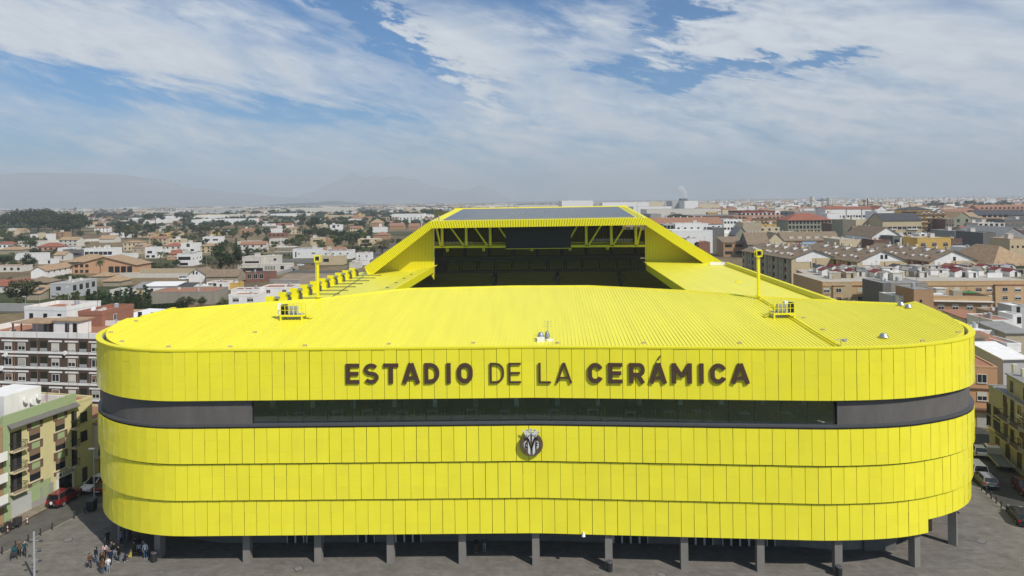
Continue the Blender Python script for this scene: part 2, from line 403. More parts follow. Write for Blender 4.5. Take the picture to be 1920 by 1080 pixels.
mb = MB(); wall_strip(mb, [p for p in offset(PF, -.66) if p[1] < 95], 22.3, 22.36, 0, -1.2); mb.build('roof_gutter', M_GUT, ST)
mb = MB(); mb.prism(roof_poly, lambda x, y: roof_z(x, y) - .5, roof_z); o_roof = mb.build('front_roof', M_ROOFY, ST)
DX = 0.0525
def in_poly(x, y, P):
    c = False; n = len(P)
    for i in range(n):
        x1, y1 = P[i]; x2, y2 = P[(i + 1) % n]
        if (y1 > y) != (y2 > y) and x < (x2 - x1) * (y - y1) / (y2 - y1) + x1: c = not c
    return c
def clip_line(x0, P):
    """y-interval of the line x = x0 + DX*(y-70) inside P"""
    ys = []
    n = len(P)
    for i in range(n):
        (x1, y1), (x2, y2) = P[i], P[(i + 1) % n]
        a = x1 - x0 - DX * (y1 - 70); b = x2 - x0 - DX * (y2 - 70)
        if (a > 0) != (b > 0): t = a / (a - b); ys.append(y1 + (y2 - y1) * t)
    ys.sort(); return ys
mb = MB(); x = -50.5
while x < 54.5:
    ys = clip_line(x, roof_poly)
    for a, b in zip(ys[::2], ys[1::2]):
        if b - a < .3: continue
        a += .08; b -= .08
        P = []
        for y in (a, b):
            xx = x + DX * (y - 70); z = roof_z(xx, y)
            P.append((Vector((xx, y, z - .02)), z))
        d = (P[1][0] - P[0][0]); L = d.length; d.normalize(); r = d.cross(Vector((0, 0, 1))).normalized(); u = r.cross(d)
        mb.frame(P[0][0] - r * .022, d, r, u, L, .04, .075)
    x += .41
mb.build('standing_seams', M_ROOFY, o_roof)
mb = MB(); bb = [p for p in back]
for a, b in zip(bb, bb[1:]):
    mb.beam((a[0], a[1], roof_z(*a) + .03), (b[0], b[1], roof_z(*b) + .03), .35, .18)
mb.build('roof_rear_edge', M_ROOFY, o_roof)
mb = MB()
a = roof_hit(1426, 561); b = roof_hit(1574, 653)
for s_ in (-.22, .22): mb.beam((a[0] + s_, a[1], roof_z(*a) + .07), (b[0] + s_, b[1], roof_z(*b) + .07), .1, .16)
mb.build('roof_expansion_joint', M_STEELY, o_roof)
for (px, py) in ((478, 624), (572, 649), (729, 646), (887, 644), (1045, 644), (1207, 644), (1387, 644.5), (229, 641), (316, 651), (432, 651), (208, 624), (255, 603), (1543, 619), (1730, 640), (1797, 624), (1508, 597), (1600, 566)):
    x, y = roof_hit(px, py); z = roof_z(x, y); m = MB(); m.box(x - .2, x + .2, y - .09, y + .09, z - .02, z + .16); m.build('anchor_plate', M_GUT, o_roof)
def cowl(px, py, r, h):
    x, y = roof_hit(px, py); z = roof_z(x, y); m = MB()
    m.tube((x, y, z - .1), (x, y, z + h * .35), r * .7, 16); m.tube((x, y, z + h * .3), (x, y, z + h * .78), r * 1.15, 18, r * .82); m.tube((x, y, z + h * .78), (x, y, z + h), r * .82, 18, r * .6)
    m.build('extractor_cowl', M_STEEL, ST, smooth=False)
for c in ((1657, 634, .42, .5), (1689, 573.5, .38, .5), (1703, 578, .38, .5), (1014, 638, .36, .85), (1026, 635.5, .28, .8)): cowl(*c)
x, y = roof_hit(1014, 639.5); z = roof_z(x, y); m = MB(); m.box(x - .4, x + .4, y - .45, y - .05, z - .05, z + .45); m.box(x + .62, x + 1.3, y - .3, y + .2, z, z + .2); m.build('extractor_cowl_base', M_WHITEP, ST)
x, y = roof_hit(1027, 636); z = roof_z(x, y); m = MB(); m.tube((x, y + .4, z), (x, y + .4, z + 1.9), .03)
for k in (1.3, 1.6, 1.85): m.tube((x - .5, y + .4, z + k), (x + .5, y + .4, z + k), .018, 4)
m.build('roof_aerial', M_GREYM, ST)
def mast(bx, by, tx_, ty_):
    x, y = roof_hit(bx, by); z = roof_z(x, y); top = aty(tx_, ty_, y).z; hz = aty(tx_, ty_ + 10, y).z
    m = MB(); w = .15
    m.box(x - w, x + w, y - w, y + w, z - .1, hz); o = m.build('floodlight_mast', M_STEELY, ST)
    m = MB(); zz = z + .3
    while zz < hz: m.box(x - w - .12, x - w + .01, y - .15, y + .15, zz, zz + .05); zz += .33
    m.beam((x - w - .12, y - .15, z), (x - w - .12, y - .15, hz), .04, .04); m.build('mast_ladder', M_STEELY, o)
    m = MB(); c = .36
    for sx in (-c, c):
        for sy in (-c, c): m.box(x + sx - .05, x + sx + .05, y + sy - .05, y + sy + .05, hz, top)
    for zz in (hz - .08, top):
        m.box(x - c - .05, x + c + .05, y - c - .05, y - c + .05, zz, zz + .11); m.box(x - c - .05, x + c + .05, y + c - .05, y + c + .05, zz, zz + .11)
        m.box(x - c - .05, x - c + .05, y - c + .05, y + c - .05, zz, zz + .11); m.box(x + c - .05, x + c + .05, y - c + .05, y + c - .05, zz, zz + .11)
    m.build('lamp_cage', M_STEELY, o)
    m = MB(); m.box(x - .28, x - .02, y - .2, y + .2, hz + .2, top - .15); m.box(x + .06, x + .26, y - .2, y + .2, hz + .15, top - .1); m.build('mast_lamp', M_BLACK, o)
    m = MB(); m.tube((x, y, z + .35), (x, y, z + .42), .5, 8); m.build('mast_base_plate', M_STEELY, o)
mast(596.5, 561, 594.5, 480); mast(1423, 560, 1422.5, 470)
def platform(px, py, w, mirror):
    x, y = roof_hit(px, py); z = roof_z(x, y); m = MB(); d = 1.5
    zf = z + .62
    for sx in (-w / 2, w / 2):
        for sy in (-d / 2, d / 2): m.box(x + sx - .09, x + sx + .09, y + sy - .09, y + sy + .09, z - .1, zf)
    m.box(x - w / 2, x + w / 2, y - d / 2 - .1, y - d / 2 + .0, zf - .2, zf); m.box(x - w / 2, x + w / 2, y + d / 2, y + d / 2 + .1, zf - .2, zf)
    o = m.build('platform_legs', M_STEELY, ST)
    m = MB(); m.box(x - w / 2, x + w / 2, y - d / 2 + .01, y + d / 2 - .01, zf - .08, zf - .01); m.build('platform_floor', M_GREYM, o)
    m = MB(); n = 5
    for k in range(n + 1):
        xx = x - w / 2 + w * k / n
        for sy in (-d / 2, d / 2): m.box(xx - .03, xx + .03, y + sy - .03, y + sy + .03, zf, zf + 1.1)
    for zz in (zf + .55, zf + 1.1):
        for sy in (-d / 2, d / 2): m.box(x - w / 2, x + w / 2, y + sy - .025, y + sy + .025, zz, zz + .05)
    m.build('platform_railing', M_STEELY, o)
    s_ = -1 if mirror else 1
    m = MB(); m.box(x - s_ * w * .42 - .3, x - s_ * w * .42 + .3, y - .4, y + .4, zf, zf + 1.15); m.build('dark_spotlight', M_BLACK, o)
    m = MB(); m.box(x - .55, x + .55, y - .35, y + .35, zf + .1, zf + 1.0); m.build('equipment_cabinet', M_GREYM, o)
    m = MB(); m.box(x - s_ * w * .42 - .75, x - s_ * w * .42 - .35, y - .3, y + .3, zf, zf + 1.3); m.build('beacon_box', M_WHITEP, o)
    m = MB()
    for k in range(4): zz = z + .1 + k * .16; xx = x + s_ * (w / 2 + .9 - k * .22); m.box(xx - .15, xx + .15, y - .4, y + .4, zz, zz + .05)
    m.build('platform_steps', M_STEELY, o)
platform(550, 598, 2.6, False); platform(1466, 594.5, 2.4, True)
x, y = roof_hit(1577, 650); z = 23.0; m = MB(); m.tube((x, y, z - .2), (x, y, z + .5), .04); m.tube((x - .7, y - .1, z + .45), (x + .7, y - .1, z + .5), .03); m.box(x - .05, x + .25, y - .7, y - .35, z + .35, z + .6); m.build('cctv_arm', M_GREYM, ST)

col_px = [(462, 1057), (596, 1058), (732, 1059), (867, 1060.5), (1005, 1063), (1142, 1069), (1284, 1071), (1427, 1075), (1573, 1079), (293, 1050), (217, 1022), (1733, 1073), (1805, 1027)]
for i, (px, py) in enumerate(col_px):
    p = atz(px, py); rz = {9: -.25, 10: -.7, 11: .3, 12: .85}.get(i, -.075 if p.x > 2 else 0)
    w = .37; U = Vector((math.cos(rz), math.sin(rz), 0)); W = Vector((-math.sin(rz), math.cos(rz), 0))
    sh_ = {11: .75, 12: .5, 9: .15, 10: .3}.get(i, 0); p = p + W * sh_
    m = MB(); m.frame(p - U * w, U, W, Vector((0, 0, 1)), 2 * w, .8, 5.3 if i == 12 else 4.5); m.build('column', M_CONC, ST)
    m = MB(); m.tube(p + U * .12 + W * .0 + Vector((0, 0, 3.7)), p + U * .12 - W * .22 + Vector((0, 0, 3.6)), .09, 8); m.build('column_spotlight', M_BLACK, ST)
core = [(-44.5, 98), (-44.5, 88), (-42, 82), (-37.5, 77.6), (-33, 76.2), (2, 75.9), (30.8, 73.9)]
core_r = [(30.8, 73.9), (34.5, 73.1), (38, 73.3), (41.5, 74.6), (43.6, 77.2), (44.6, 81), (45, 96)]
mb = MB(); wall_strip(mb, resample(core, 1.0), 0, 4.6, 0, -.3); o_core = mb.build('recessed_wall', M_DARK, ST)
mb = MB(); wall_strip(mb, resample(core_r, .8), 0, 4.6, 0, -.3); mb.build('rounded_concrete_wall', M_CONC, ST)
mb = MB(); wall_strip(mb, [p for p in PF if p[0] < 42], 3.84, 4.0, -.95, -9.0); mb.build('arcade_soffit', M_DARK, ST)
M_FRAME = mat('pale_door_frame', (0.6, 0.59, 0.56), rough=.5, var=.05)
M_PANE = mat('dark_door_glass', (0.03, 0.032, 0.03), rough=.08, spec=.8, var=.2)
def core_y(x): return 76.2 - (x + 33) * .3 / 35 if x < 2 else 75.9 - (x - 2) * 2 / 28.8
for x0, n in ((-25.5, 2), (-23.3, 2), (-17.6, 2), (-14.3, 4), (9.8, 5), (18.7, 3), (22.5, 4), (27.2, 1)):
    w = .93
    for k in range(n):
        xa = x0 + k * w * 1.02; y = core_y(xa) - .12
        f = MB(); f.box(xa, xa + .08, y, y + .1, .02, 2.6); f.box(xa + w - .08, xa + w, y, y + .1, .02, 2.6); f.box(xa + .08, xa + w - .08, y, y + .1, 2.5, 2.6); f.box(xa + .08, xa + w - .08, y, y + .1, .02, .12)
        o = f.build('glazed_door', M_FRAME, ST)
        f = MB(); f.box(xa + .08, xa + w - .08, y + .04, y + .06, .12, 2.5); f.build('door_glass', M_PANE, o)
        if (x0, k) in ((-14.3, 0), (-14.3, 1), (-14.3, 2), (-14.3, 3), (9.8, 0), (9.8, 1), (9.8, 2), (9.8, 3)):
            f = MB(); f.box(xa + .3, xa + .62, y + .005, y + .03, 1.0, 2.1); f.box(xa + .24, xa + .4, y + .0, y + .02, 1.2, 1.6); f.build('door_poster', M_WHITEP if False else M_FRAME, o)
m = MB(); m.box(37.2, 40.6, 72.9, 73.05, 0, 3.3); m.build('roller_shutter', M_DARK, ST)
m = MB(); m.box(15.9, 16.7, core_y(16) - .16, core_y(16) - .03, 1.5, 2.5); m.build('wall_notice', M_FRAME, ST)
m = MB(); m.box(4.2, 5.7, 70.9, 71.0, 3.55, 3.95); m.build('hanging_sign', M_FRAME, ST)
m = MB(); m.box(-7.9, -7.5, 71.2, 71.28, 3.45, 4.0); m.build('hanging_notice', M_WHITEP, ST)
m = MB(); m.tube((6.9, front_y(6.9) + .3, 3.65), (6.9, front_y(6.9) + .3, 4.1), .2, 10, .04); m.build('siren_lamp', M_WHITEP, ST)
def fac(px, py, off):
    """the point of the front facade (pushed out by off) seen at a pixel of the photograph"""
    d = ray(px, py)
    lo = 60.0
    for _ in range(20):
        x = d.x / d.y * lo; lo = front_y(x, off)
    return Vector((d.x / d.y * lo, lo, CAM_H + d.z / d.y * lo))
def stroke2d(pts, t, closed=False):
    n = len(pts); L = []; Rr = []
    for i in range(n):
        p = Vector(pts[i])
        a = Vector(pts[i - 1]) if (closed or i > 0) else None
        b = Vector(pts[(i + 1) % n]) if (closed or i < n - 1) else None
        d1 = (p - a).normalized() if a is not None else (b - p).normalized()
        d2 = (b - p).normalized() if b is not None else d1
        m = (Vector((-d1.y, d1.x)) + Vector((-d2.y, d2.x)))
        m.normalize(); c = max(.35, m.dot(Vector((-d1.y, d1.x))))
        L.append(p + m * t / 2 / c); Rr.append(p - m * t / 2 / c)
    return L, Rr
def arc(cx, cy, rx, ry, a0, a1, n=8): return [(cx + rx * math.cos(R_(a0 + (a1 - a0) * i / n)), cy + ry * math.sin(R_(a0 + (a1 - a0) * i / n))) for i in range(n + 1)]
def glyph(c, w, h, t):
    """strokes (points, closed, thickness) of a capital in a w x h box; flat caps run to the box edge"""
    q = t / 2; S = []
    hd = t * .86
    if c == 'E':
        S = [([(q, 0), (q, h)], 0, t), ([(t * .9, hd / 2), (w, hd / 2)], 0, hd), ([(t * .9, h - hd / 2), (w, h - hd / 2)], 0, hd), ([(t * .9, h * .5), (w * .93, h * .5)], 0, hd)]
    elif c == 'L': S = [([(q, 0), (q, h)], 0, t), ([(t * .9, hd / 2), (w, hd / 2)], 0, hd)]
    elif c == 'I': S = [([(w / 2, 0), (w / 2, h)], 0, min(t, w))]
    elif c == 'T': S = [([(w / 2, 0), (w / 2, h - hd * .5)], 0, t), ([(0, h - hd / 2), (w, h - hd / 2)], 0, hd)]
    elif c == 'O':
        r = min(w, h) * .5 - q; S = [(arc(w - q - r, h - q - r, r, r, 0, 90) + arc(q + r, h - q - r, r, r, 90, 180) + arc(q + r, q + r, r, r, 180, 270) + arc(w - q - r, q + r, r, r, 270, 360), 1, t)]
    elif c == 'C':
        r = min(w, h) * .5 - q; S = [(arc(w - q - r, h - q - r, r, r, 18, 90) + arc(q + r, h - q - r, r, r, 90, 180) + arc(q + r, q + r, r, r, 180, 270) + arc(w - q - r, q + r, r, r, 270, 342), 0, t)]
    elif c == 'D':
        r = min(w * .62, h * .5) - q; S = [([(q, hd / 2), (w - q - r, hd / 2)] + arc(w - q - r, hd / 2 + r, r, r, 270, 360)[1:] + arc(w - q - r, h - hd / 2 - r, r, r, 0, 90) + [(q, h - hd / 2)], 1, t * .93)]
    elif c == 'A':
        S = [([(q * .95, 0), (w / 2 - q * .12, h)], 0, t * 1.0), ([(w - q * .95, 0), (w / 2 + q * .12, h)], 0, t * 1.0), ([(w * .22, h * .27), (w * .78, h * .27)], 0, hd * .85)]
    elif c == 'M': S = [([(q, 0), (q, h)], 0, t), ([(w - q, 0), (w - q, h)], 0, t), ([(q * .9, h * .97), (w / 2, h * .33)], 0, t * .95), ([(w - q * .9, h * .97), (w / 2, h * .33)], 0, t * .95)]
    elif c == 'R':
        r = h * .28 - hd / 2 + .0; yb = h * .43
        S = [([(q, 0), (q, h)], 0, t), ([(t * .9, h - hd / 2)] + arc(w - q - r * .95, (h - hd / 2 + yb) / 2, r * .95, (h - hd / 2 - yb) / 2, 90, -90, 10) + [(t * .9, yb)], 0, hd), ([(w * .52, yb), (w - q * .95, 0)], 0, t)]
    elif c == 'S':
        rx = w / 2 - q; ry = (h - hd) / 4
        S = [(arc(w / 2, h - hd / 2 - ry, rx * .92, ry, 28, 90, 5) + arc(w / 2, h - hd / 2 - ry, rx * .95, ry, 90, 262, 12)[1:] + arc(w / 2, hd / 2 + ry, rx, ry, 82, -90, 12) + arc(w / 2, hd / 2 + ry, rx * .96, ry, -90, -152, 5)[1:], 0, hd)]
    elif c == "'": S = [([(0, 0), (w, h)], 0, t)]
    return S
def put_letter(mb, c, px0, px1, pyb, pyt, bold, off=.21):
    A = fac(px0, pyb, off); B = fac(px1, pyb, off); T = fac(px0, pyt, off)
    U = (B - A); U.z = 0; w = U.length; U.normalize(); N = Vector((U.y, -U.x, 0)); h = T.z - A.z
    t = h * (.212 if bold else .104)
    for k, (pts, closed, th) in enumerate(glyph(c, w, h, t)):
        pts = [a for i, a in enumerate(pts) if math.dist(a, pts[i - 1]) > .012 or (i == 0 and not closed)]
        L, Rr = stroke2d(pts, th, closed); n = len(pts); d0 = .004 * k; base = len(mb.v)
        for a in (L, Rr):
            for q in a: mb.v.append(tuple(A + U * q.x + Vector((0, 0, q.y)) + N * d0))
        for a in (L, Rr):
            for q in a: mb.v.append(tuple(A + U * q.x + Vector((0, 0, q.y)) - N * (.13 - d0)))
        rng = range(n) if closed else range(n - 1)
        for i in rng:
            j = (i + 1) % n; l0, l1, r0, r1 = base + i, base + j, base + n + i, base + n + j; m = 2 * n
            for f in ((l0, l1, r1, r0), (r0 + m, r1 + m, l1 + m, l0 + m), (l1, l0, l0 + m, l1 + m), (r0, r1, r1 + m, r0 + m)): mb.f.append(f); mb.m.append(0)
        if not closed:
            for i in (0, n - 1): mb.f.append((base + i, base + n + i, base + 3 * n + i, base + 2 * n + i)); mb.m.append(0)
WORDS = [('ESTADIO', [('E', 648.3, 673.8), ('S', 681, 710.5), ('T', 719, 747), ('A', 754, 787.5), ('D', 795.5, 824), ('I', 837, 845.5), ('O', 857, 886.5)], 1),
         ('DE', [('D', 918.5, 945.5), ('E', 953.6, 977)], 0), ('LA', [('L', 1010, 1033.2), ('A', 1042.5, 1072.8)], 0),
         ('CERAMICA', [('C', 1102.3, 1130.7), ('E', 1140.5, 1167), ('R', 1180, 1210), ('A', 1217.5, 1251), ('M', 1260, 1297.7), ('I', 1311.5, 1320), ('C', 1332.5, 1362.5), ('A', 1371, 1406.5)], 1)]
sign = None
for wname, L, bold in WORDS:
    mb = MB()
    for c, a, b in L:
        u = (a - 648) / 760
        put_letter(mb, c, a, b, 719.8 - 1.2 * math.sin(math.pi * u) * 1.0, 682.4 - 1.8 * math.sin(math.pi * u), bold)
    if wname == 'CERAMICA': put_letter(mb, "'", 1233.5, 1238.5, 676.0, 667.2, 1)
    if sign is None: sign = mb.build('sign_lettering', M_BROWN, ST)
    else: mb.build('word', M_BROWN, sign)
M_DISC = mat('brown_crest_disc', (0.105, 0.075, 0.045), rough=.35, spec=.5, var=.25, scale=2.5)
M_CRW = mat('silver_white_enamel', (0.60, 0.60, 0.58), rough=.4, var=.05)
M_CRB = mat('black_enamel', (0.012, 0.012, 0.014), rough=.4, var=.05)
cc0 = fac(960 + 433 / 12, 780 + 640 / 12, .30)
def crest_pt(zx, zy, off): return fac(960 + zx / 12, 780 + zy / 12, off)
rr_ = (crest_pt(697, 640, .3) - crest_pt(170, 640, .3)).length / 2
mb = MB(); n = 40; k = len(mb.v)
for dy in (0, .2):
    for i in range(n): a = 2 * math.pi * i / n; mb.v.append((cc0.x + rr_ * math.cos(a), front_y(cc0.x, .36) + dy + .0, cc0.z + rr_ * math.sin(a)))
mb.f.append(tuple(range(n))); mb.f.append(tuple(range(2 * n - 1, n - 1, -1)))
for i in range(n): j = (i + 1) % n; mb.f.append((i, j, n + j, n + i))
mb.m += [0] * (n + 2); crest = mb.build('crest_disc', M_DISC, ST)
def crest_poly(mb, P, off, th=.03):
    F = [crest_pt(x, y, off) for x, y in P]; B = [p + Vector((0, th, 0)) for p in F]; k = len(mb.v); n = len(P)
    mb.v += [tuple(p) for p in F + B]; mb.f.append(tuple(range(k, k + n))); mb.f.append(tuple(range(k + 2 * n - 1, k + n - 1, -1)))
    for i in range(n): j = (i + 1) % n; mb.f.append((k + i, k + j, k + n + j, k + n + i))
    mb.m += [0] * (n + 2)
def crest_stroke(mb, P, t, off, closed=False):
    L, Rr = stroke2d(P, t, closed); n = len(P)
    for i in range(n if closed else n - 1): j = (i + 1) % n; crest_poly(mb, [L[i][:], L[j][:], Rr[j][:], Rr[i][:]], off)
mb = MB()
for P in ([(358, 570), (412, 720), (412, 885), (360, 825)], [(520, 560), (466, 720), (466, 885), (520, 825)], [(362, 490), (408, 430), (408, 600), (385, 520)], [(502, 490), (456, 430), (456, 600), (480, 520)], [(265, 610), (322, 552), (322, 750), (270, 690)], [(555, 556), (602, 596), (602, 694), (555, 756)]): crest_poly(mb, P, .39)
mb.build('crest_stripes', M_CRW, crest)
mb = MB()
crest_stroke(mb, [(280, 514), (362, 514), (432, 760), (502, 514), (582, 514)], 27, .41)
crest_stroke(mb, [(350 + 0, 612), (330, 602), (308, 616), (297, 660), (308, 704), (330, 718), (352, 708)], 24, .413)
crest_stroke(mb, [(538, 600), (538, 720)], 28, .416); crest_stroke(mb, [(545, 611), (590, 611)], 20, .419); crest_stroke(mb, [(545, 660), (582, 660)], 18, .422)
mb.build('crest_monogram', M_CRB, crest)
mb = MB()
for P in ([(288, 402), (355, 372), (430, 396), (505, 372), (572, 402), (560, 452), (520, 468), (480, 430), (430, 412), (382, 430), (340, 468), (298, 450)],
          [(400, 372), (398, 318), (428, 272), (458, 318), (456, 372)], [(322, 380), (314, 318), (340, 277), (376, 325), (368, 376)], [(544, 380), (550, 318), (516, 277), (480, 325), (490, 376)],
          [(300, 418), (262, 372), (228, 348), (238, 326), (296, 348), (322, 384)], [(560, 418), (598, 372), (632, 348), (622, 326), (562, 348), (538, 384)]):
    crest_poly(mb, P, .40 + .002 * len(mb.f) / 8, .06)
mb.build('crest_crown', M_CRW, crest)
mb = MB()
for (x, y) in ((345, 322), (428, 316), (511, 322), (328, 432), (528, 432), (430, 400), (260, 378), (598, 378)): crest_poly(mb, [(x + 11 * math.cos(a * .785), y + 11 * math.sin(a * .785)) for a in range(8)], .445)
mb.build('crown_jewels', M_CRB, crest)

D = DX
def sx(x0, y): return x0 + D * (y - 189.0)
YE, Y0 = 189.0, 94.0
def strip(mb, prof, ya, yb, th=.25):
    """extrude a cross profile [(x, z)] along the long axis of the ground"""
    n = len(prof); k = len(mb.v)
    for y in (ya, yb):
        mb.v += [(sx(x, y), y, z) for x, z in prof] + [(sx(x, y), y, z - th) for x, z in prof]
    m = 2 * n
    for i in range(n - 1):
        mb.f += [(k + i, k + i + 1, k + m + i + 1, k + m + i), (k + n + i + 1, k + n + i, k + m + n + i, k + m + n + i + 1)]; mb.m += [mb.cur] * 2
    for i in (0, n - 1): mb.f.append((k + i, k + n + i, k + m + n + i, k + m + i)); mb.m.append(mb.cur)
    for b in (0, m):
        for i in range(n - 1): mb.f.append((k + b + i, k + b + i + 1, k + b + n + i + 1, k + b + n + i)); mb.m.append(mb.cur)
mb = MB(); strip(mb, [(-44.6, 17.7), (-28.0, 18.3), (-22.2, 19.7)], Y0, YE + 8); o_lr = mb.build('west_stand_roof', M_ROOFY, ST)
mb = MB(); strip(mb, [(-22.2, 20.05), (-21.75, 20.05)], Y0, YE - .3, 1.7); mb.build('west_roof_inner_fascia', M_STEELY, o_lr)
mb = MB(); P = [(sx(-21.75, YE), YE - .28, 20.05), (sx(-21.75, YE), YE - .28, 16.2), (sx(-23.0, YE), YE - .28, 18.4)]
k = len(mb.v); mb.v += P + [(a, b + .25, c) for a, b, c in P]; mb.f += [(0, 1, 2), (5, 4, 3), (0, 1, 4, 3), (1, 2, 5, 4), (2, 0, 3, 5)]; mb.m += [0] * 5; mb.build('fascia_end_bracket', M_STEELY, o_lr)
for y in [131.5 + 6.1 * i for i in range(10)]:
    X = sx(-44.4, y); m = MB(); m.box(X - .2, X + 1.75, y - .08, y + .08, 17.72, 20.05)
    f = m.build('yellow_screen', M_STEELY, ST)
    m = MB(); m.box(X + 1.95, X + 2.35, y - .5, y + .4, 17.75, 19.0); m.box(X + 1.75, X + 2.15, y - .25, y + .25, 19.0, 19.75); m.build('dark_bracket', M_SILL, f)
    m = MB(); m.tube((X + 1.6, y - .2, 19.75), (X + 2.5, y - .2, 19.75), .28, 8); m.build('steel_drum', M_STEEL, f)
    m = MB(); p = Vector((X + 2.3, y - .2, 17.98)); q = Vector((X + 9.0, y - 2.2, 18.2)); m.beam(p, q, .12, .16); m.build('dark_roof_bar', M_SILL, f)  # thin dark bar laid over the roof from each screen
mb = MB(); mb.beam((sx(-40, 184), 184, 18.0), (sx(-33, 118), 118, 18.25), .1, .12); mb.build('roof_cable', M_SILL, o_lr)
for i in range(9):
    y = 108 + i * 9; X = sx(-26.2, y); m = MB(); m.box(X - .35, X + .35, y - .35, y + .35, 18.6, 18.85); m.build('roof_hatch', M_SILL, o_lr)
mb = MB(); mb.prism([(sx(-44.5, 99), 99.3), (sx(-44, 99), 99.3), (sx(-44, YE), YE), (sx(-44.5, YE), YE)], 0, 17.4); mb.build('west_outer_wall', M_STEELY, ST)
mb = MB(); strip(mb, [(37.2, 19.98), (57.0, 19.9)], 84, YE + 8); o_rr = mb.build('east_stand_roof', M_ROOFY, ST)
mb = MB(); strip(mb, [(36.85, 20.0), (37.2, 20.0)], 84, YE - .3, 1.75); mb.build('east_roof_inner_fascia', M_STEELY, o_rr)
mb = MB(); strip(mb, [(57.0, 20.25), (57.25, 20.75), (57.9, 20.8), (58.2, 20.35), (58.25, 19.6)], 90, 182.5, .35); mb.build('east_roof_gutter', M_STEELY, o_rr)
mb = MB(); y = 183.4; mb.box(sx(53.2, y), sx(57.3, y), y, y + .4, 19.95, 20.75); mb.build('white_upstand', M_WHITEP, o_rr)
mb = MB(); y = 146; mb.box(sx(50, y), sx(51.2, y), y, y + .5, 19.9, 20.15); y = 128; mb.box(sx(43, y), sx(43.6, y), y, y + .3, 19.9, 20.1); mb.build('roof_hatch', M_STEELY, o_rr)
mb = MB(); mb.prism([(sx(57, 95), 95), (sx(57.5, 95), 95), (sx(57.5, YE), YE), (sx(57, YE), YE)], 0, 19.5); mb.build('east_outer_wall', M_STEELY, ST)

YB = 240.0
def P3(px, py, Y): return aty(px, py, Y)
TL, TR = P3(805, 415.2, YE), P3(1216, 408.6, YE)
BL, BR = P3(809.5, 428.2, YE), P3(1210, 421.8, YE)
FLo, FLi = P3(683, 500.5, YE), P3(700, 514.0, YE)
FRo, FRi = P3(1357, 492.5, YE), P3(1324.5, 497.0, YE)
FLt, FRt = P3(689, 514.8, YE), P3(1345, 497.5, YE)
def slab(mb, quad, th, back=None):
    """thin solid from a quad (Vectors), extruded along +Y by th"""
    k = len(mb.v); n = len(quad); mb.v += [tuple(p) for p in quad] + [(p.x, p.y + th, p.z) for p in quad]
    mb.f.append(tuple(range(k, k + n))); mb.f.append(tuple(range(k + 2 * n - 1, k + n - 1, -1)))
    for i in range(n): j = (i + 1) % n; mb.f.append((k + i, k + j, k + n + j, k + n + i))
    mb.m += [mb.cur] * (n + 2)
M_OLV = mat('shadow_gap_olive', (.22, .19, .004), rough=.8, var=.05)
mb = MB()
def lerp(a, b, t): return a + (b - a) * t
def ribbed(mb, t0, t1, b0, b1, n, seed=1):
    r = random.Random(seed)
    for i in range(n):
        g = .10; q = [lerp(t0, t1, (i + g) / n), lerp(t0, t1, (i + 1 - g) / n), lerp(b0, b1, (i + 1 - g) / n), lerp(b0, b1, (i + g) / n)]
        d = r.uniform(-.02, .02); slab(mb, [Vector((p.x, p.y + d, p.z)) for p in q], .12)
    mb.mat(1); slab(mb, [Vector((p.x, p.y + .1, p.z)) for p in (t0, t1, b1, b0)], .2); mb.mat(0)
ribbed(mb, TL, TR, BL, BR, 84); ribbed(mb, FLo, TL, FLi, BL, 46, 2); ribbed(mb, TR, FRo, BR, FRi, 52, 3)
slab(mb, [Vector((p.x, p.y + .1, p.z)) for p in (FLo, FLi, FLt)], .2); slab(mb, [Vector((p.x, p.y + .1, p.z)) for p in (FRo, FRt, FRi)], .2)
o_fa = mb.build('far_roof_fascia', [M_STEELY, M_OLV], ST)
WL_, WR_ = P3(813.3, 424, YE + 7), P3(1209, 418, YE + 7)
def wing(A, Bz, O, n, seed):
    """A top inner corner, Bz bottom z at inner edge, O outer foot"""
    mb = MB(); r = random.Random(seed)
    for i in range(n):
        ta, tb = i / n, (i + .86) / n; q = []
        xa, xb = A.x + (O.x - A.x) * ta, A.x + (O.x - A.x) * tb
        za, zb = A.z + (O.z - A.z) * ta, A.z + (O.z - A.z) * tb
        slab(mb, [Vector((xa, A.y, za)), Vector((xb, A.y, zb)), Vector((xb, A.y, Bz)), Vector((xa, A.y, Bz))], .1)
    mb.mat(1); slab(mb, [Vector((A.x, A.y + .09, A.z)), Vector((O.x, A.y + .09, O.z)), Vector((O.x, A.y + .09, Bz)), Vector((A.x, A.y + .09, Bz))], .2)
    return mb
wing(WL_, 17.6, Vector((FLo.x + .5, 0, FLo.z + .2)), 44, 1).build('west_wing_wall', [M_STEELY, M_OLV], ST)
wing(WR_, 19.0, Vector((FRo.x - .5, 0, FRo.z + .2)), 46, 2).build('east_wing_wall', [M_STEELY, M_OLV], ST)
def rb(p, z): return Vector((sx(p.x, YB) if False else p.x + D * (YB - YE), YB, z))
TLb, TRb = rb(TL, 35.1), rb(TR, 35.35)
FLb, FRb = rb(FLo, FLo.z + 1), rb(FRo, FRo.z + 1)
def sheet(P, th=.3):
    mb = MB(); k = len(mb.v); n = len(P); mb.v += [tuple(p) for p in P] + [(p.x, p.y, p.z - th) for p in P]
    mb.f.append(tuple(range(n))); mb.f.append(tuple(range(2 * n - 1, n - 1, -1)))
    for i in range(n): j = (i + 1) % n; mb.f.append((i, j, n + j, n + i))
    mb.m += [0] * (n + 2); return mb
up = Vector((0, .31, -.02))
mb = sheet([TL + up, TR + up, TRb, TLb]); o_fr = mb.build('far_roof', M_ROOFY, ST)
sheet([FLo + up, TL + up, TLb, FLb]).build('far_roof_west_slope', M_ROOFY, o_fr); sheet([TR + up, FRo + up, FRb, TRb]).build('far_roof_east_slope', M_ROOFY, o_fr)
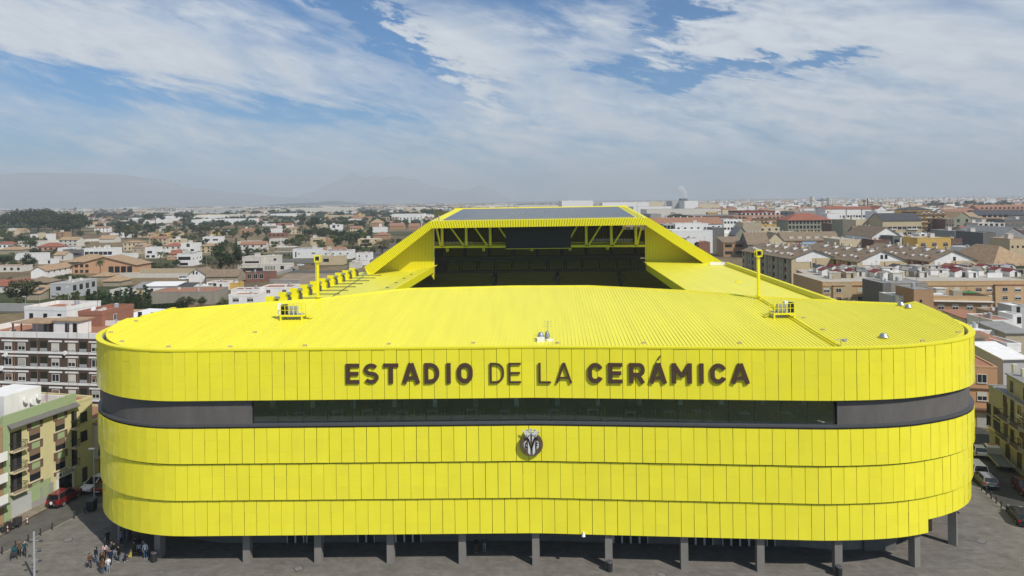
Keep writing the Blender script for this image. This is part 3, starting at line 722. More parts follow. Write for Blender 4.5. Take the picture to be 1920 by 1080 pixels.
M_PV = mat('solar_cells', (0.05, 0.055, 0.07), rough=.18, spec=.7, var=.35, scale=.35)
M_PVF = mat('aluminium_rail', (0.50, 0.47, 0.42), rough=.4, metal=.3, var=.1)
def roofpt(u, v, h):  # u across 0..1, v back 0..1
    a = lerp(TL + up, TR + up, u); b = lerp(TLb, TRb, u); p = lerp(a, b, v); p.z += h; return p
u0, u1 = .055, .945; NU, NV = 58, 12
mb = MB()
for i in range(NU):
    for j in range(NV):
        ua, ub = u0 + (u1 - u0) * (i + .06) / NU, u0 + (u1 - u0) * (i + .94) / NU; va, vb = .05 + .9 * (j + .07) / NV, .05 + .9 * (j + .90) / NV
        P = [roofpt(ua, va, .22), roofpt(ub, va, .22), roofpt(ub, vb, .24), roofpt(ua, vb, .24)]; k = len(mb.v)
        mb.v += [tuple(p) for p in P] + [(p.x, p.y, p.z - .05) for p in P]
        for f in ((0, 1, 2, 3), (7, 6, 5, 4), (0, 1, 5, 4), (1, 2, 6, 5), (2, 3, 7, 6), (3, 0, 4, 7)): mb.f.append(tuple(k + c for c in f)); mb.m.append(0)
mb.build('solar_panels', M_PV, o_fr, kind='stuff')
mb = MB()
for j in range(NV + 1): mb.beam(roofpt(u0, .05 + .9 * j / NV, .12), roofpt(u1, .05 + .9 * j / NV, .12), .25, .1)
mb.build('panel_rails', M_PVF, o_fr)
mb = MB()
for u in (.02, .03, .04): mb.beam(roofpt(u, .02, .06), roofpt(u, .98, .06), .1, .12); mb.beam(roofpt(1 - u, .02, .06), roofpt(1 - u, .98, .06), .1, .12)
mb.beam(roofpt(0, 1, .1), roofpt(1, 1, .1), .6, .5); mb.build('roof_edge_trim', M_STEELY, o_fr)
mb = MB()
for i in range(41): p = roofpt(.03 + .94 * i / 40, .012, 0); mb.box(p.x - .03, p.x + .03, p.y - .03, p.y + .03, p.z, p.z + .55)
mb.beam(roofpt(.03, .012, .55), roofpt(.97, .012, .55), .04, .04); mb.build('roof_guard_rail', M_GREYM, o_fr)
p = P3(823, 414, 190.5); mb = MB(); mb.tube((p.x, p.y, p.z - .2), (p.x, p.y, p.z + 1.5), .16, 8); mb.build('vent_pipe', M_GREYM, o_fr)
p = P3(1195, 408, 190.5); mb = MB(); mb.tube((p.x, p.y, p.z - .2), (p.x, p.y, p.z + 4.2), .05, 6); mb.build('lightning_rod', M_GREYM, o_fr)
YT = YE + 6
ZB = P3(815, 463, YT).z; ZBr = P3(1208, 461, YT).z
def tp(px, top): p = P3(px, 430, YT); return Vector((p.x, YT, (31.5 if px < 960 else 32.2) if top else (ZB + (ZBr - ZB) * (px - 815) / 393)))
mb = MB(); mb.beam(tp(814, 0), tp(1209, 0), .5, .62); o_t = mb.build('roof_truss', M_STEELY, ST)
mb = MB(); mb.beam(tp(814, 0) + Vector((0, 1.5, 1.0)), tp(1209, 0) + Vector((0, 1.5, 1.0)), .15, .15); mb.beam(tp(814, 0) + Vector((0, 1.5, .5)), tp(1209, 0) + Vector((0, 1.5, .5)), .12, .12); mb.build('catwalk_rail', M_STEELY, o_t)
for px in (829, 874, 919, 1099, 1146, 1192): mb = MB(); mb.beam(tp(px, 0), tp(px, 1), .72, .5); mb.build('truss_post', M_STEELY, o_t)
for a, b in ((817, 826), (840, 871), (885, 915), (930, 960), (1206, 1194), (1180, 1148), (1134, 1102), (1089, 1060)):
    mb = MB(); mb.beam(tp(a, 1), tp(b, 0), .5, .42); mb.build('truss_diagonal', M_STEELY, o_t)
mb = MB(); a = P3(948, 424, YT - .8); b = P3(1070.5, 464.8, YT - .8); mb.box(a.x, b.x, YT - .8, YT - .3, b.z, a.z); o_sc = mb.build('scoreboard', M_BLACK, ST)
mb = MB(); mb.box(a.x - .05, b.x + .05, YT - .82, YT - .28, b.z - .16, b.z - .01); mb.build('scoreboard_frame', M_STEELY, o_sc)
for px, py in ((839, 469), (907, 468), (997, 467.5), (1069, 466.5), (1139, 465)):
    p = P3(px, py, YT); mb = MB(); mb.box(p.x - .34, p.x + .34, YT - .3, YT + .3, p.z - .42, p.z + .42); q = mb.build('loudspeaker', M_STEELY, ST)
    mb = MB(); mb.box(p.x - .12, p.x + .12, YT - .33, YT - .3, p.z - .25, p.z + .2); mb.build('loudspeaker_horn', M_BLACK, q)
def rack(pxa, pxb, n, py):
    for i in range(n):
        p = P3(pxa + (pxb - pxa) * i / (n - 1), py, YT + 2); mb = MB(); mb.box(p.x - .32, p.x + .32, YT + 1.8, YT + 2.2, p.z - .3, p.z + .3); mb.build('floodlight', M_GREYM, ST)
        mb = MB(); mb.box(p.x - .3, p.x + .3, YT + 1.8, YT + 2.2, p.z - .75, p.z - .35); mb.build('floodlight_bracket', M_SILL, ST.children[-1] if False else ST)
rack(1113, 1184, 13, 449.5); rack(818, 884, 11, 455)
XA, XB = -22.5, 38.5
def fx(x, y): return x + D * (y - YE)
def tier_rows(y0, z0, slope, n, dy):
    return [(y0 + i * dy, z0 + i * dy * slope) for i in range(n)]
def seating(name, rows, dy, aisles, xa, xb, seats=True, pitch=.5):
    mb = MB()
    for y, z in rows: mb.box(fx(xa, y), fx(xb, y), y, y + dy + .02, z - .8, z)
    o = mb.build(name, M_STEP, ST)
    ms = MB()
    for r, (y, z) in enumerate(rows):
        x = xa + .3
        while x < xb - .5:
            if not any(a <= x <= b for a, b in aisles):
                X = fx(x, y); ms.box(X, X + .42, y + .28, y + .68, z + .36, z + .42); ms.box(X, X + .42, y + .62, y + .68, z + .42, z + .82)
            x += pitch
    so = ms.build('seats', M_SEATY, o, kind='stuff')
    return o
low = tier_rows(190.5, 1.0, .5, 33, .82)
seating('lower_tier', low, .82, [(-18.7 + .0, -18.7), (-7.9, -6.7), (12.0, 13.2), (31.4, 32.6)], -40, 52)
midr = tier_rows(217.8, 15.6, .62, 9, .85)
seating('middle_tier', midr, .85, [(-19.2 + i * 5.6, -18.2 + i * 5.6) for i in range(11)], XA, XB - 2)
upr = tier_rows(220.5, 19.9, .72, 14, .82)
seating('upper_tier', upr, .82, [(-18 + i * 7.9, -17 + i * 7.9) for i in range(8)], XA - 2, XB + 3)
mb = MB(); y = 219.6; mb.box(fx(XA - 2, y), fx(XB + 1, y), y, y + .5, 19.0, 20.1); mb.build('upper_tier_parapet', M_STEP, ST)
mb = MB(); y = 220.4; mb.box(fx(XA - 2, y), fx(XB + 1, y), y, y + 4, 18.6, 18.9); mb.build('upper_tier_soffit', M_DARK, ST)
mb = MB()
for i in range(22):
    x = -20 + i * 2.55; mb.box(fx(x, 224.6), fx(x, 224.6) + 1.3, 224.6, 224.75, 18.9 - 1.5, 18.55)
mb.build('box_windows', M_PANE, ST)
M_STAIR = mat('yellow_stair_wall', (0.30, 0.27, 0.012), rough=.7, var=.1)
for i in range(11):
    x = -19.2 + i * 5.6; mb = MB()
    for y, z in midr: mb.box(fx(x, y) + .05, fx(x, y) + .22, y, y + .85, z, z + .9); mb.box(fx(x, y) + .85, fx(x, y) + 1.0, y, y + .85, z, z + .9)
    mb.build('stair_wall', M_STAIR, ST)
for x in (-27.3, -7.9, 12.0, 32):
    mb = MB(); y, z = low[27]; mb.box(fx(x, y), fx(x, y) + 1.2, y - .6, y + 3.0, z - .2, z + 2.2); mb.build('vomitory_wall', M_STEP, ST)
mb = MB()
mb.box(fx(-30, YB), fx(36, YB), YB - .6, YB - .3, 0, 34.5); mb.box(fx(36, YB), fx(46, YB), YB - .6, YB - .3, 0, 17.0); mb.box(fx(36, YB), fx(50, YB), YB - .6, YB - .3, 20.9, 27.0); mb.build('far_stand_back_wall', M_STEP, ST)
mb = MB()
for i in range(22): x = -24 - i * .85; z = 1.5 + i * .62; mb.prism([(sx(x, 110), 110), (sx(x - .86, 110), 110), (sx(x - .86, 188), 188), (sx(x, 188), 188)], z - .8, z)
mb.build('west_stand_steps', M_STEP, ST)
mb = MB(); ms = MB()
for i in range(24):
    x = 33 + i * .85; z = 1.5 + i * .64; mb.prism([(sx(x, 110), 110), (sx(x + .86, 110), 110), (sx(x + .86, 188), 188), (sx(x, 188), 188)], z - .8, z)
    if i > 8:
        y = 150.0
        while y < 187: ms.box(sx(x, y) + .3, sx(x, y) + .7, y, y + .4, z + .36, z + .42); ms.box(sx(x, y) + .6, sx(x, y) + .68, y, y + .4, z + .42, z + .8); y += .62
o = mb.build('east_stand_steps', M_STEP, ST); ms.build('seats', M_SEATY, o, kind='stuff')
mb = MB()
for i in range(26): y = 101 - i * .85; z = 1.5 + i * .62; mb.box(-34, 40, y - .86, y, z - .8, z)
mb.build('front_stand_steps', M_STEP, ST)
pitch_m = mat('mown_pitch_grass', (0.05, 0.13, 0.03), rough=.9, var=.25, scale=.6)
mb = MB(); P = [(sx(-23, 102), 102), (sx(32.5, 102), 102), (sx(32.5, 190), 190), (sx(-23, 190), 190)]; mb.prism(P, .01, .12); tag(mb.build('football_pitch', pitch_m), kind='structure')
def ground_mat():
    m = bpy.data.materials.new('dry_fields_and_soil'); m.use_nodes = True; nt = m.node_tree; b = nt.nodes['Principled BSDF']; b.inputs['Roughness'].default_value = .95; b.inputs['Specular IOR Level'].default_value = .1
    g = nt.nodes.new('ShaderNodeNewGeometry')
    def noise(scale, det=5, rough=.6):
        n = nt.nodes.new('ShaderNodeTexNoise'); n.inputs['Scale'].default_value = scale; n.inputs['Detail'].default_value = det; n.inputs['Roughness'].default_value = rough; nt.links.new(g.outputs['Position'], n.inputs['Vector']); return n.outputs['Fac']
    v = nt.nodes.new('ShaderNodeTexVoronoi'); v.inputs['Scale'].default_value = .011; nt.links.new(g.outputs['Position'], v.inputs['Vector'])
    sp = nt.nodes.new('ShaderNodeSeparateColor'); nt.links.new(v.outputs['Color'], sp.inputs[0])
    r = nt.nodes.new('ShaderNodeValToRGB'); nt.links.new(sp.outputs[0], r.inputs[0]); r.color_ramp.interpolation = 'CONSTANT'
    cols = [(0, (.15, .11, .065)), (.2, (.20, .15, .09)), (.4, (.08, .08, .036)), (.55, (.17, .125, .075)), (.7, (.06, .068, .03)), (.85, (.22, .17, .10))]
    e = r.color_ramp.elements; e[0].color = (*cols[0][1], 1); e[1].position = cols[1][0]; e[1].color = (*cols[1][1], 1)
    for p, c in cols[2:]: q = e.new(p); q.color = (*c, 1)
    mr = nt.nodes.new('ShaderNodeMapRange'); nt.links.new(noise(.09, 8, .7), mr.inputs['Value']); mr.inputs['From Min'].default_value = .3; mr.inputs['From Max'].default_value = .7; mr.inputs['To Min'].default_value = .62; mr.inputs['To Max'].default_value = 1.35
    s = nt.nodes.new('ShaderNodeVectorMath'); s.operation = 'SCALE'; nt.links.new(r.outputs[0], s.inputs[0]); nt.links.new(mr.outputs[0], s.inputs['Scale'])
    mx = nt.nodes.new('ShaderNodeMix'); mx.data_type = 'RGBA'; mr2 = nt.nodes.new('ShaderNodeMapRange'); nt.links.new(noise(.35, 6, .7), mr2.inputs['Value']); mr2.inputs['From Min'].default_value = .52; mr2.inputs['From Max'].default_value = .66; mr2.inputs['To Max'].default_value = .7
    nt.links.new(mr2.outputs[0], mx.inputs['Factor']); nt.links.new(s.outputs[0], mx.inputs['A']); mx.inputs['B'].default_value = (.06, .065, .03, 1)
    nt.links.new(mx.outputs['Result'], b.inputs['Base Color']); return m
M_GROUND = ground_mat()
mb = MB(); mb.face([(-26000, -200, 0), (26000, -200, 0), (26000, 26000, 0), (-26000, 26000, 0)])
gnd = mb.build('ground', M_GROUND); gnd.location.z = -.02; gnd['kind'] = 'structure'
def paving_mat():
    m = bpy.data.materials.new('grey_paving_slabs'); m.use_nodes = True; nt = m.node_tree; b = nt.nodes['Principled BSDF']; b.inputs['Roughness'].default_value = .85; b.inputs['Specular IOR Level'].default_value = .25
    g = nt.nodes.new('ShaderNodeNewGeometry')
    mp = nt.nodes.new('ShaderNodeMapping'); mp.inputs['Rotation'].default_value = (0, 0, .6); nt.links.new(g.outputs['Position'], mp.inputs[0])
    br = nt.nodes.new('ShaderNodeTexBrick'); br.inputs['Scale'].default_value = 1.0; br.inputs['Brick Width'].default_value = .6; br.inputs['Row Height'].default_value = .4; br.inputs['Mortar Size'].default_value = .008
    br.inputs['Color1'].default_value = (.175, .160, .137, 1); br.inputs['Color2'].default_value = (.145, .134, .118, 1); br.inputs['Mortar'].default_value = (.11, .10, .09, 1); nt.links.new(mp.outputs[0], br.inputs['Vector'])
    def noise(scale, det, vec=None):
        n = nt.nodes.new('ShaderNodeTexNoise'); n.inputs['Scale'].default_value = scale; n.inputs['Detail'].default_value = det; n.inputs['Roughness'].default_value = .65; nt.links.new(vec or g.outputs['Position'], n.inputs['Vector']); return n.outputs['Fac']
    mr = nt.nodes.new('ShaderNodeMapRange'); nt.links.new(noise(.5, 8), mr.inputs['Value']); mr.inputs['From Min'].default_value = .3; mr.inputs['From Max'].default_value = .7; mr.inputs['To Min'].default_value = .80; mr.inputs['To Max'].default_value = 1.2
    mp2 = nt.nodes.new('ShaderNodeMapping'); mp2.inputs['Scale'].default_value = (.25, 2.2, 1); mp2.inputs['Rotation'].default_value = (0, 0, -.35); nt.links.new(g.outputs['Position'], mp2.inputs[0])
    mr3 = nt.nodes.new('ShaderNodeMapRange'); nt.links.new(noise(1.0, 6, mp2.outputs[0]), mr3.inputs['Value']); mr3.inputs['From Min'].default_value = .35; mr3.inputs['From Max'].default_value = .7; mr3.inputs['To Min'].default_value = .9; mr3.inputs['To Max'].default_value = 1.14
    mu = nt.nodes.new('ShaderNodeMath'); mu.operation = 'MULTIPLY'; nt.links.new(mr.outputs[0], mu.inputs[0]); nt.links.new(mr3.outputs[0], mu.inputs[1])
    s = nt.nodes.new('ShaderNodeVectorMath'); s.operation = 'SCALE'; nt.links.new(br.outputs['Color'], s.inputs[0]); nt.links.new(mu.outputs[0], s.inputs['Scale'])
    nt.links.new(s.outputs[0], b.inputs['Base Color']); return m
M_PAVE = paving_mat()
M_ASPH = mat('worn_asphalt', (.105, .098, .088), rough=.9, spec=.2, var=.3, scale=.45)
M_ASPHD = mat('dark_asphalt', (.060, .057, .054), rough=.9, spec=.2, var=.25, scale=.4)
M_KERB = mat('kerb_stone', (.27, .235, .185), rough=.9, var=.15)
M_SIDEW = mat('beige_sidewalk', (.22, .185, .135), rough=.9, var=.25, scale=1)
def ground_poly(name, pts, m, z, kind='structure'):
    mb = MB(); mb.face([(p[0], p[1], z) for p in pts]); o = mb.build(name, m); o['kind'] = kind; return o
def gp(*pts): return [tuple(atz(*p))[:2] for p in pts]
kerb_px = [(-30, 1060), (4, 1040), (53, 1017), (98, 994), (139, 973), (175, 955)]
kb = gp(*kerb_px); kb += [(-51.6, 92), (-51.4, 110), (-51.5, 200)]
plaza = kb + [(-46, 200), (-46, 100), (60, 100), (61, 88)]
kr = gp((1838, 918), (1858, 935), (1877, 951), (1888, 960), (1905, 975), (1925, 992), (1990, 1040))
plz = kb[:6] + [(-51.6, 92), (-51.5, 105), (62, 105)] + kr + [(60, 20), (-60, 20)]
ground_poly('plaza', plz, M_PAVE, .125)
mb = MB()
for P in (kb, [(62, 105)] + kr):
    for a, b in zip(P, P[1:]):
        d = Vector((b[0] - a[0], b[1] - a[1], 0)); L = d.length; d.normalize(); n = Vector((-d.y, d.x, 0)); mb.frame(Vector((a[0], a[1], 0)) - n * .0, d, n, Vector((0, 0, 1)), L, .16, .13)
tag(mb.build('kerb', M_KERB), kind='structure')
lw = gp((-60, 1025), (25, 972), (58, 955), (90, 939), (137, 917)) + [(-57.3, 100), (-56.5, 130), (-56, 200)]
ls = [(p[0] + 2.0, p[1] - .6) for p in lw[:5]] + [(p[0] + 1.6, p[1]) for p in lw[5:]]
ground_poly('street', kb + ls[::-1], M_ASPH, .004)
ground_poly('pavement', ls + lw[::-1], M_SIDEW, .13)
rs = [(62, 105), *kr]
rw = [(72.3, 104), (70.0, 92), (67.5, 80), (66, 60)]
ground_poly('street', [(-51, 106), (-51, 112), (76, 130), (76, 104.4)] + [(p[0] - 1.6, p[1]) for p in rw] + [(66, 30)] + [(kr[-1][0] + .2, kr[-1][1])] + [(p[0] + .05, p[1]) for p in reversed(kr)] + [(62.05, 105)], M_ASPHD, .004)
ground_poly('pavement', [(p[0] - 1.6, p[1]) for p in rw] + [(66.5, 30), (90, 30), (90, 104)], M_SIDEW, .13)
ground_poly('road', gp((545, 506), (640, 508), (720, 462), (800, 440), (808, 443), (728, 468), (655, 512), (540, 512)), M_ASPH, .006)
M_LOT = mat('bare_earth_lot', (.26, .20, .135), rough=.95, var=.25, scale=.12)
ground_poly('bare_lot', gp((540, 512.5), (655, 513), (640, 530), (690, 527), (660, 575), (430, 575), (500, 540)), M_LOT, .004)
M_DRY = mat('dry_grass', (.185, .135, .07), rough=.95, var=.4, scale=.25)
ground_poly('dry_field', gp((-60, 592), (60, 586), (115, 579), (190, 585), (170, 640), (-60, 640)), M_DRY, .004)
ground_poly('dry_field', gp((70, 447), (240, 447), (330, 455), (225, 466), (110, 462)), M_DRY, .004)
ground_poly('dry_field', gp((215, 521), (350, 521), (330, 534), (200, 533)), M_DRY, .004)
ground_poly('road', gp((-60, 577), (110, 581), (152, 571), (240, 583), (240, 588), (155, 577), (112, 588), (-60, 585)), M_ASPH, .008)

W = dict(
 white=mat('white_render', (.72, .705, .68), rough=.85, var=.10, scale=.9, streak=.3), offwhite=mat('off_white_render', (.58, .545, .48), rough=.85, var=.13, scale=.9, streak=.3), cream=mat('cream_render', (.56, .47, .32), rough=.85, var=.12, scale=.9, streak=.3),
 beige=mat('beige_render', (.40, .335, .235), rough=.85, var=.1, scale=.5), tan=mat('tan_brick', (.50, .335, .18), rough=.85, var=.1, scale=.8), sand=mat('sand_render', (.50, .40, .25), rough=.85, var=.1, scale=.5), orange=mat('orange_brick', (.36, .22, .125), rough=.85, var=.12, scale=.8),
 peach=mat('peach_render', (.52, .30, .17), rough=.85, var=.08, scale=.5), brick=mat('red_brick', (.22, .10, .07), rough=.85, var=.15, scale=.8), grey=mat('grey_render', (.30, .29, .275), rough=.85, var=.12, scale=.4), lgrey=mat('light_grey_panel', (.42, .42, .41), rough=.8, var=.06), dark=mat('dark_grey_render', (.14, .135, .128), rough=.8, var=.12),
 brown=mat('brown_brick', (.15, .09, .065), rough=.85, var=.12, scale=1), yellow=mat('ochre_render', (.55, .36, .10), rough=.85, var=.1), blue=mat('pale_blue_render', (.30, .40, .55), rough=.85, var=.08), pink=mat('salmon_render', (.50, .27, .20), rough=.85, var=.1),
 olive=mat('olive_grey_render', (.26, .26, .19), rough=.85, var=.1), green=mat('sage_green_render', (.30, .37, .20), rough=.85, var=.06), conc=mat('board_concrete', (.27, .245, .20), rough=.9, var=.16, scale=.3, streak=.3), terra=mat('terracotta_render', (.30, .135, .09), rough=.85, var=.08), stone=mat('stone_wall', (.33, .28, .20), rough=.9, var=.2, scale=1.2),
 umber=mat('umber_brick', (.085, .058, .045), rough=.85, var=.12, scale=1),
 lyellow=mat('pale_yellow_render', (.56, .50, .27), rough=.85, var=.06))
def tile_roof(name, c):
    m = mat(name, c, rough=.85, spec=.2, var=.28, scale=.8, bump=.3, bscale=3); return m
RF = dict(terra=tile_roof('terracotta_roof_tiles', (.29, .155, .10)), tan=tile_roof('sandy_roof_tiles', (.35, .24, .145)), red=tile_roof('red_roof_tiles', (.28, .105, .07)), brown=tile_roof('dark_brown_roof_tiles', (.22, .165, .112)), grey=mat('grey_roof_deck', (.24, .235, .225), rough=.9, var=.2, scale=.5), gravel=mat('pale_gravel_roof', (.40, .37, .32), rough=.95, var=.2, scale=.8), clay=mat('clay_terrace_tiles', (.32, .15, .09), rough=.9, var=.15), white=W['white'], darkg=mat('charcoal_roof', (.06, .06, .065), rough=.7, var=.15), maroon=tile_roof('maroon_roof_tiles', (.20, .045, .045)))
W['maroon'] = RF['maroon']
M_WG = mat('window_glass_dark', (.018, .021, .026), rough=.12, spec=.6, var=.2, scale=.3, rnd=.5)
M_WF = mat('window_frame_white', (.62, .61, .58), rough=.6, var=.05)
M_WFD = mat('window_frame_dark', (.06, .05, .045), rough=.6, var=.05)
M_SHUT = mat('roller_blind_pale', (.50, .48, .43), rough=.7, var=.08, rnd=.3)
M_SHUTB = mat('roller_blind_brown', (.20, .13, .09), rough=.7, var=.08)
M_RAIL = mat('dark_railing', (.035, .035, .035), rough=.6, var=.05)
_wc = {}
def win_mesh(w, h, style):
    key = (round(w, 1), round(h, 1), style)
    if key in _wc: return _wc[key]
    m = MB(); f = .07
    m.mat(1); m.box(-w / 2, w / 2, -.02, .02, -h / 2, h / 2)
    m.mat(0)
    if style != 'bare':
        m.box(-w / 2 - f, -w / 2, -.07, .02, -h / 2 - f, h / 2 + f); m.box(w / 2, w / 2 + f, -.07, .02, -h / 2 - f, h / 2 + f)
        m.box(-w / 2, w / 2, -.07, .02, h / 2, h / 2 + f); m.box(-w / 2 - .1, w / 2 + .1, -.13, .02, -h / 2 - f - .06, -h / 2)
        m.box(-.03, .03, -.05, -.02, -h / 2, h / 2)
    if style in ('half', 'blind', 'brown'): m.mat(2); k = {'half': .5, 'blind': .92, 'brown': .55}[style]; m.box(-w / 2, w / 2, -.055, -.051, h / 2 - h * k, h / 2)
    me = bpy.data.meshes.new('window'); me.from_pydata(m.v, [], m.f)
    for q in ((M_WFD if style in ('bare', 'dark') else M_WF), M_WG, (M_SHUTB if style == 'brown' else M_SHUT)): me.materials.append(q)
    me.polygons.foreach_set('material_index', m.m); me.update(); _wc[key] = me; return me
def lpart(mb, name, mats, t, **k):
    me = bpy.data.meshes.new(name); me.from_pydata(mb.v, [], mb.f)
    for m in (mats if isinstance(mats, (list, tuple)) else [mats]): me.materials.append(m)
    me.polygons.foreach_set('material_index', mb.m)
    bm = bmesh.new(); bm.from_mesh(me); bmesh.ops.recalc_face_normals(bm, faces=bm.faces); bm.to_mesh(me); bm.free(); me.update()
    o = bpy.data.objects.new(name, me); COL.objects.link(o)
    if t is not None: o.parent = t
    for a, b in k.items(): o[a] = b
    return o
LAND = []     # (short name, picture x, picture y, thing) of everything another label may lean on
def face_win(t, Wd, Dp, face, u, z, w, h, style='white', lift=0.0):
    me = win_mesh(w, h, style); e = .015 + lift
    loc, rz = {'F': ((u, -e, z), 0), 'R': ((Wd + e, u, z), math.pi / 2), 'L': ((-e, u, z), -math.pi / 2)}[face]
    return child('window', me, t, loc, rz)
WR = random.Random(5)
_cl = {}
def clutter(t, Wd, Dp, h):
    """what stands on a flat roof: air-conditioning units, a tank, an aerial"""
    if not _cl:
        m = MB(); m.box(-.45, .45, -.3, .3, 0, .8); _cl['air_conditioner'] = [m, M_WF]
        m = MB(); m.tube((0, 0, 0), (0, 0, 1.2), .5, 10); m.tube((0, 0, 1.2), (0, 0, 1.35), .5, 10, .2); _cl['water_tank'] = [m, M_GREYM]
        m = MB(); m.tube((0, 0, 0), (0, 0, 3.2), .035, 4)
        for k in range(3): m.tube((-.5, 0, 3.1 - k * .3), (.5, 0, 3.1 - k * .3), .02, 3)
        _cl['roof_aerial'] = [m, M_RAIL]
        m = MB(); m.box(-1.2, 1.2, -1.4, 1.4, 0, 2.2); m.box(-1.35, 1.35, -1.55, 1.55, 2.203, 2.35); _cl['stair_room'] = [m, W['offwhite']]
        for k, (m, q) in list(_cl.items()):
            me = bpy.data.meshes.new(k); me.from_pydata(m.v, [], m.f); me.materials.append(q); me.update(); _cl[k] = me
    for k in (['air_conditioner', 'air_conditioner', 'roof_aerial', 'water_tank'] if Dp > 5 else ['roof_aerial']) + (['stair_room'] if Wd * Dp > 110 and h > 5 else []):
        if Wd < 4.5 or WR.random() < .3: continue
        child(k, _cl[k], t, (WR.uniform(1.8, Wd - 1.8), WR.uniform(min(2, Dp * .4), Dp - min(2, Dp * .4)), h + .06), WR.choice([0, 1.57]))
def bldg(name, label, cat, A, B, h, depth, roof='flat', wall='white', roofm='gravel', wins=(), rise=None, group=None, short=None, over=.45, parapet=.35, chim=0, base_wall=None, ridge='u', par_m=None):
    """one building: A, B base corners of the front seen in the photo (ground points), height h to the eaves, depth backwards"""
    A = Vector((A[0], A[1], 0)); B = Vector((B[0], B[1], 0)); d = B - A; Wd = d.length; rz = math.atan2(d.y, d.x)
    t = thing(name, label, cat, A, rz, group); wm = W[wall]; rm = RF[roofm]
    m = MB()
    m.box(0, Wd, 0, depth, -.3, h); lpart(m, 'wall', wm, t)
    if roof == 'flat':
        m = MB(); p = parapet; k = .22
        m.box(-.05, Wd + .05, -.05, k, h, h + p); m.box(-.05, Wd + .05, depth - k, depth + .05, h, h + p); m.box(-.05, k, k, depth - k, h, h + p); m.box(Wd - k, Wd + .05, k, depth - k, h, h + p)
        lpart(m, 'parapet', W[par_m] if par_m else wm, t)
        m = MB(); m.box(k + .002, Wd - k - .002, k + .002, depth - k - .002, h + .003, h + .06); lpart(m, 'roof', rm, t)
        clutter(t, Wd, depth, h)
    else:
        r = rise if rise is not None else min(Wd, depth) * .22; o = over; m = MB(); z = h + .02; e = .16
        x0, x1, y0, y1 = -o, Wd + o, -o, depth + o
        if roof == 'hip':
            if Wd >= depth: k = (y1 - y0) / 2; r0, r1 = (x0 + k, (y0 + y1) / 2), (x1 - k, (y0 + y1) / 2)
            else: k = (x1 - x0) / 2; r0, r1 = ((x0 + x1) / 2, y0 + k), ((x0 + x1) / 2, y1 - k)
            c = [(x0, y0), (x1, y0), (x1, y1), (x0, y1)]
            V = [(x, y, z) for x, y in c] + [(x, y, z + e) for x, y in c] + [(*r0, z + e + r), (*r1, z + e + r)]
            m.v = V
            if Wd >= depth: F = [(4, 5, 9, 8), (5, 6, 9), (6, 7, 8, 9), (7, 4, 8)]
            else: F = [(4, 5, 8), (5, 6, 9, 8), (6, 7, 9), (7, 4, 8, 9)]
            m.f = F + [(0, 1, 5, 4), (1, 2, 6, 5), (2, 3, 7, 6), (3, 0, 4, 7), (3, 2, 1, 0)]; m.m = [0] * len(m.f)
            lpart(m, 'roof', rm, t)
        elif roof in ('gable', 'gablev'):
            g = MB()
            if roof == 'gable':
                ym = depth / 2
                for xa in (0.0, Wd - .2): g.v += [(xa, 0, h), (xa, depth, h), (xa, ym, h + r - .02), (xa + .2, 0, h), (xa + .2, depth, h), (xa + .2, ym, h + r - .02)]
                sl = r / ym
                prof = [(y0, h - o * sl), (ym, h + r), (y1, h - o * sl)]
                for (ya, za), (yb, zb) in zip(prof, prof[1:]):
                    k = len(m.v); m.v += [(x0, ya, za + .02), (x1, ya, za + .02), (x1, yb, zb + .02), (x0, yb, zb + .02)] + [(x0, ya, za + .02 + e), (x1, ya, za + .02 + e), (x1, yb, zb + .02 + e), (x0, yb, zb + .02 + e)]
                    for q in ((3, 2, 1, 0), (4, 5, 6, 7), (0, 1, 5, 4), (1, 2, 6, 5), (2, 3, 7, 6), (3, 0, 4, 7)): m.f.append(tuple(k + i for i in q)); m.m.append(0)
            else:
                xm = Wd / 2
                for ya in (0.0, depth - .2): g.v += [(0, ya, h), (Wd, ya, h), (xm, ya, h + r - .02), (0, ya + .2, h), (Wd, ya + .2, h), (xm, ya + .2, h + r - .02)]
                sl = r / xm; prof = [(x0, h - o * sl), (xm, h + r), (x1, h - o * sl)]
                for (xa, za), (xb, zb) in zip(prof, prof[1:]):
                    k = len(m.v); m.v += [(xa, y0, za + .02), (xb, y0, zb + .02), (xb, y1, zb + .02), (xa, y1, za + .02)] + [(xa, y0, za + .02 + e), (xb, y0, zb + .02 + e), (xb, y1, zb + .02 + e), (xa, y1, za + .02 + e)]
                    for q in ((3, 2, 1, 0), (4, 5, 6, 7), (0, 1, 5, 4), (1, 2, 6, 5), (2, 3, 7, 6), (3, 0, 4, 7)): m.f.append(tuple(k + i for i in q)); m.m.append(0)
            for b_ in (0, 6): g2 = MB(); g2.v = g.v[b_:b_ + 6]; g2.f = [(0, 1, 2), (5, 4, 3), (0, 3, 4, 1), (1, 4, 5, 2), (2, 5, 3, 0)]; g2.m = [0] * 5; lpart(g2, 'gable_wall', W[base_wall] if base_wall else wm, t)
            lpart(m, 'roof', rm, t)
        elif roof == 'shed':
            m.v = [(x0, y0, h), (x1, y0, h), (x1, y1, h + r), (x0, y1, h + r), (x0, y0, h + e), (x1, y0, h + e), (x1, y1, h + r + e), (x0, y1, h + r + e), (x0, depth, h), (x1, depth, h)]
            for q in ((3, 2, 1, 0), (4, 5, 6, 7), (0, 1, 5, 4), (1, 2, 6, 5), (2, 3, 7, 6), (3, 0, 4, 7)): m.f.append(q); m.m.append(0)
            m.v = m.v[:8]; lpart(m, 'roof', rm, t)
            g = MB(); g.prism([(0, depth - .2), (Wd, depth - .2), (Wd, depth), (0, depth)], h, h + r * .96)
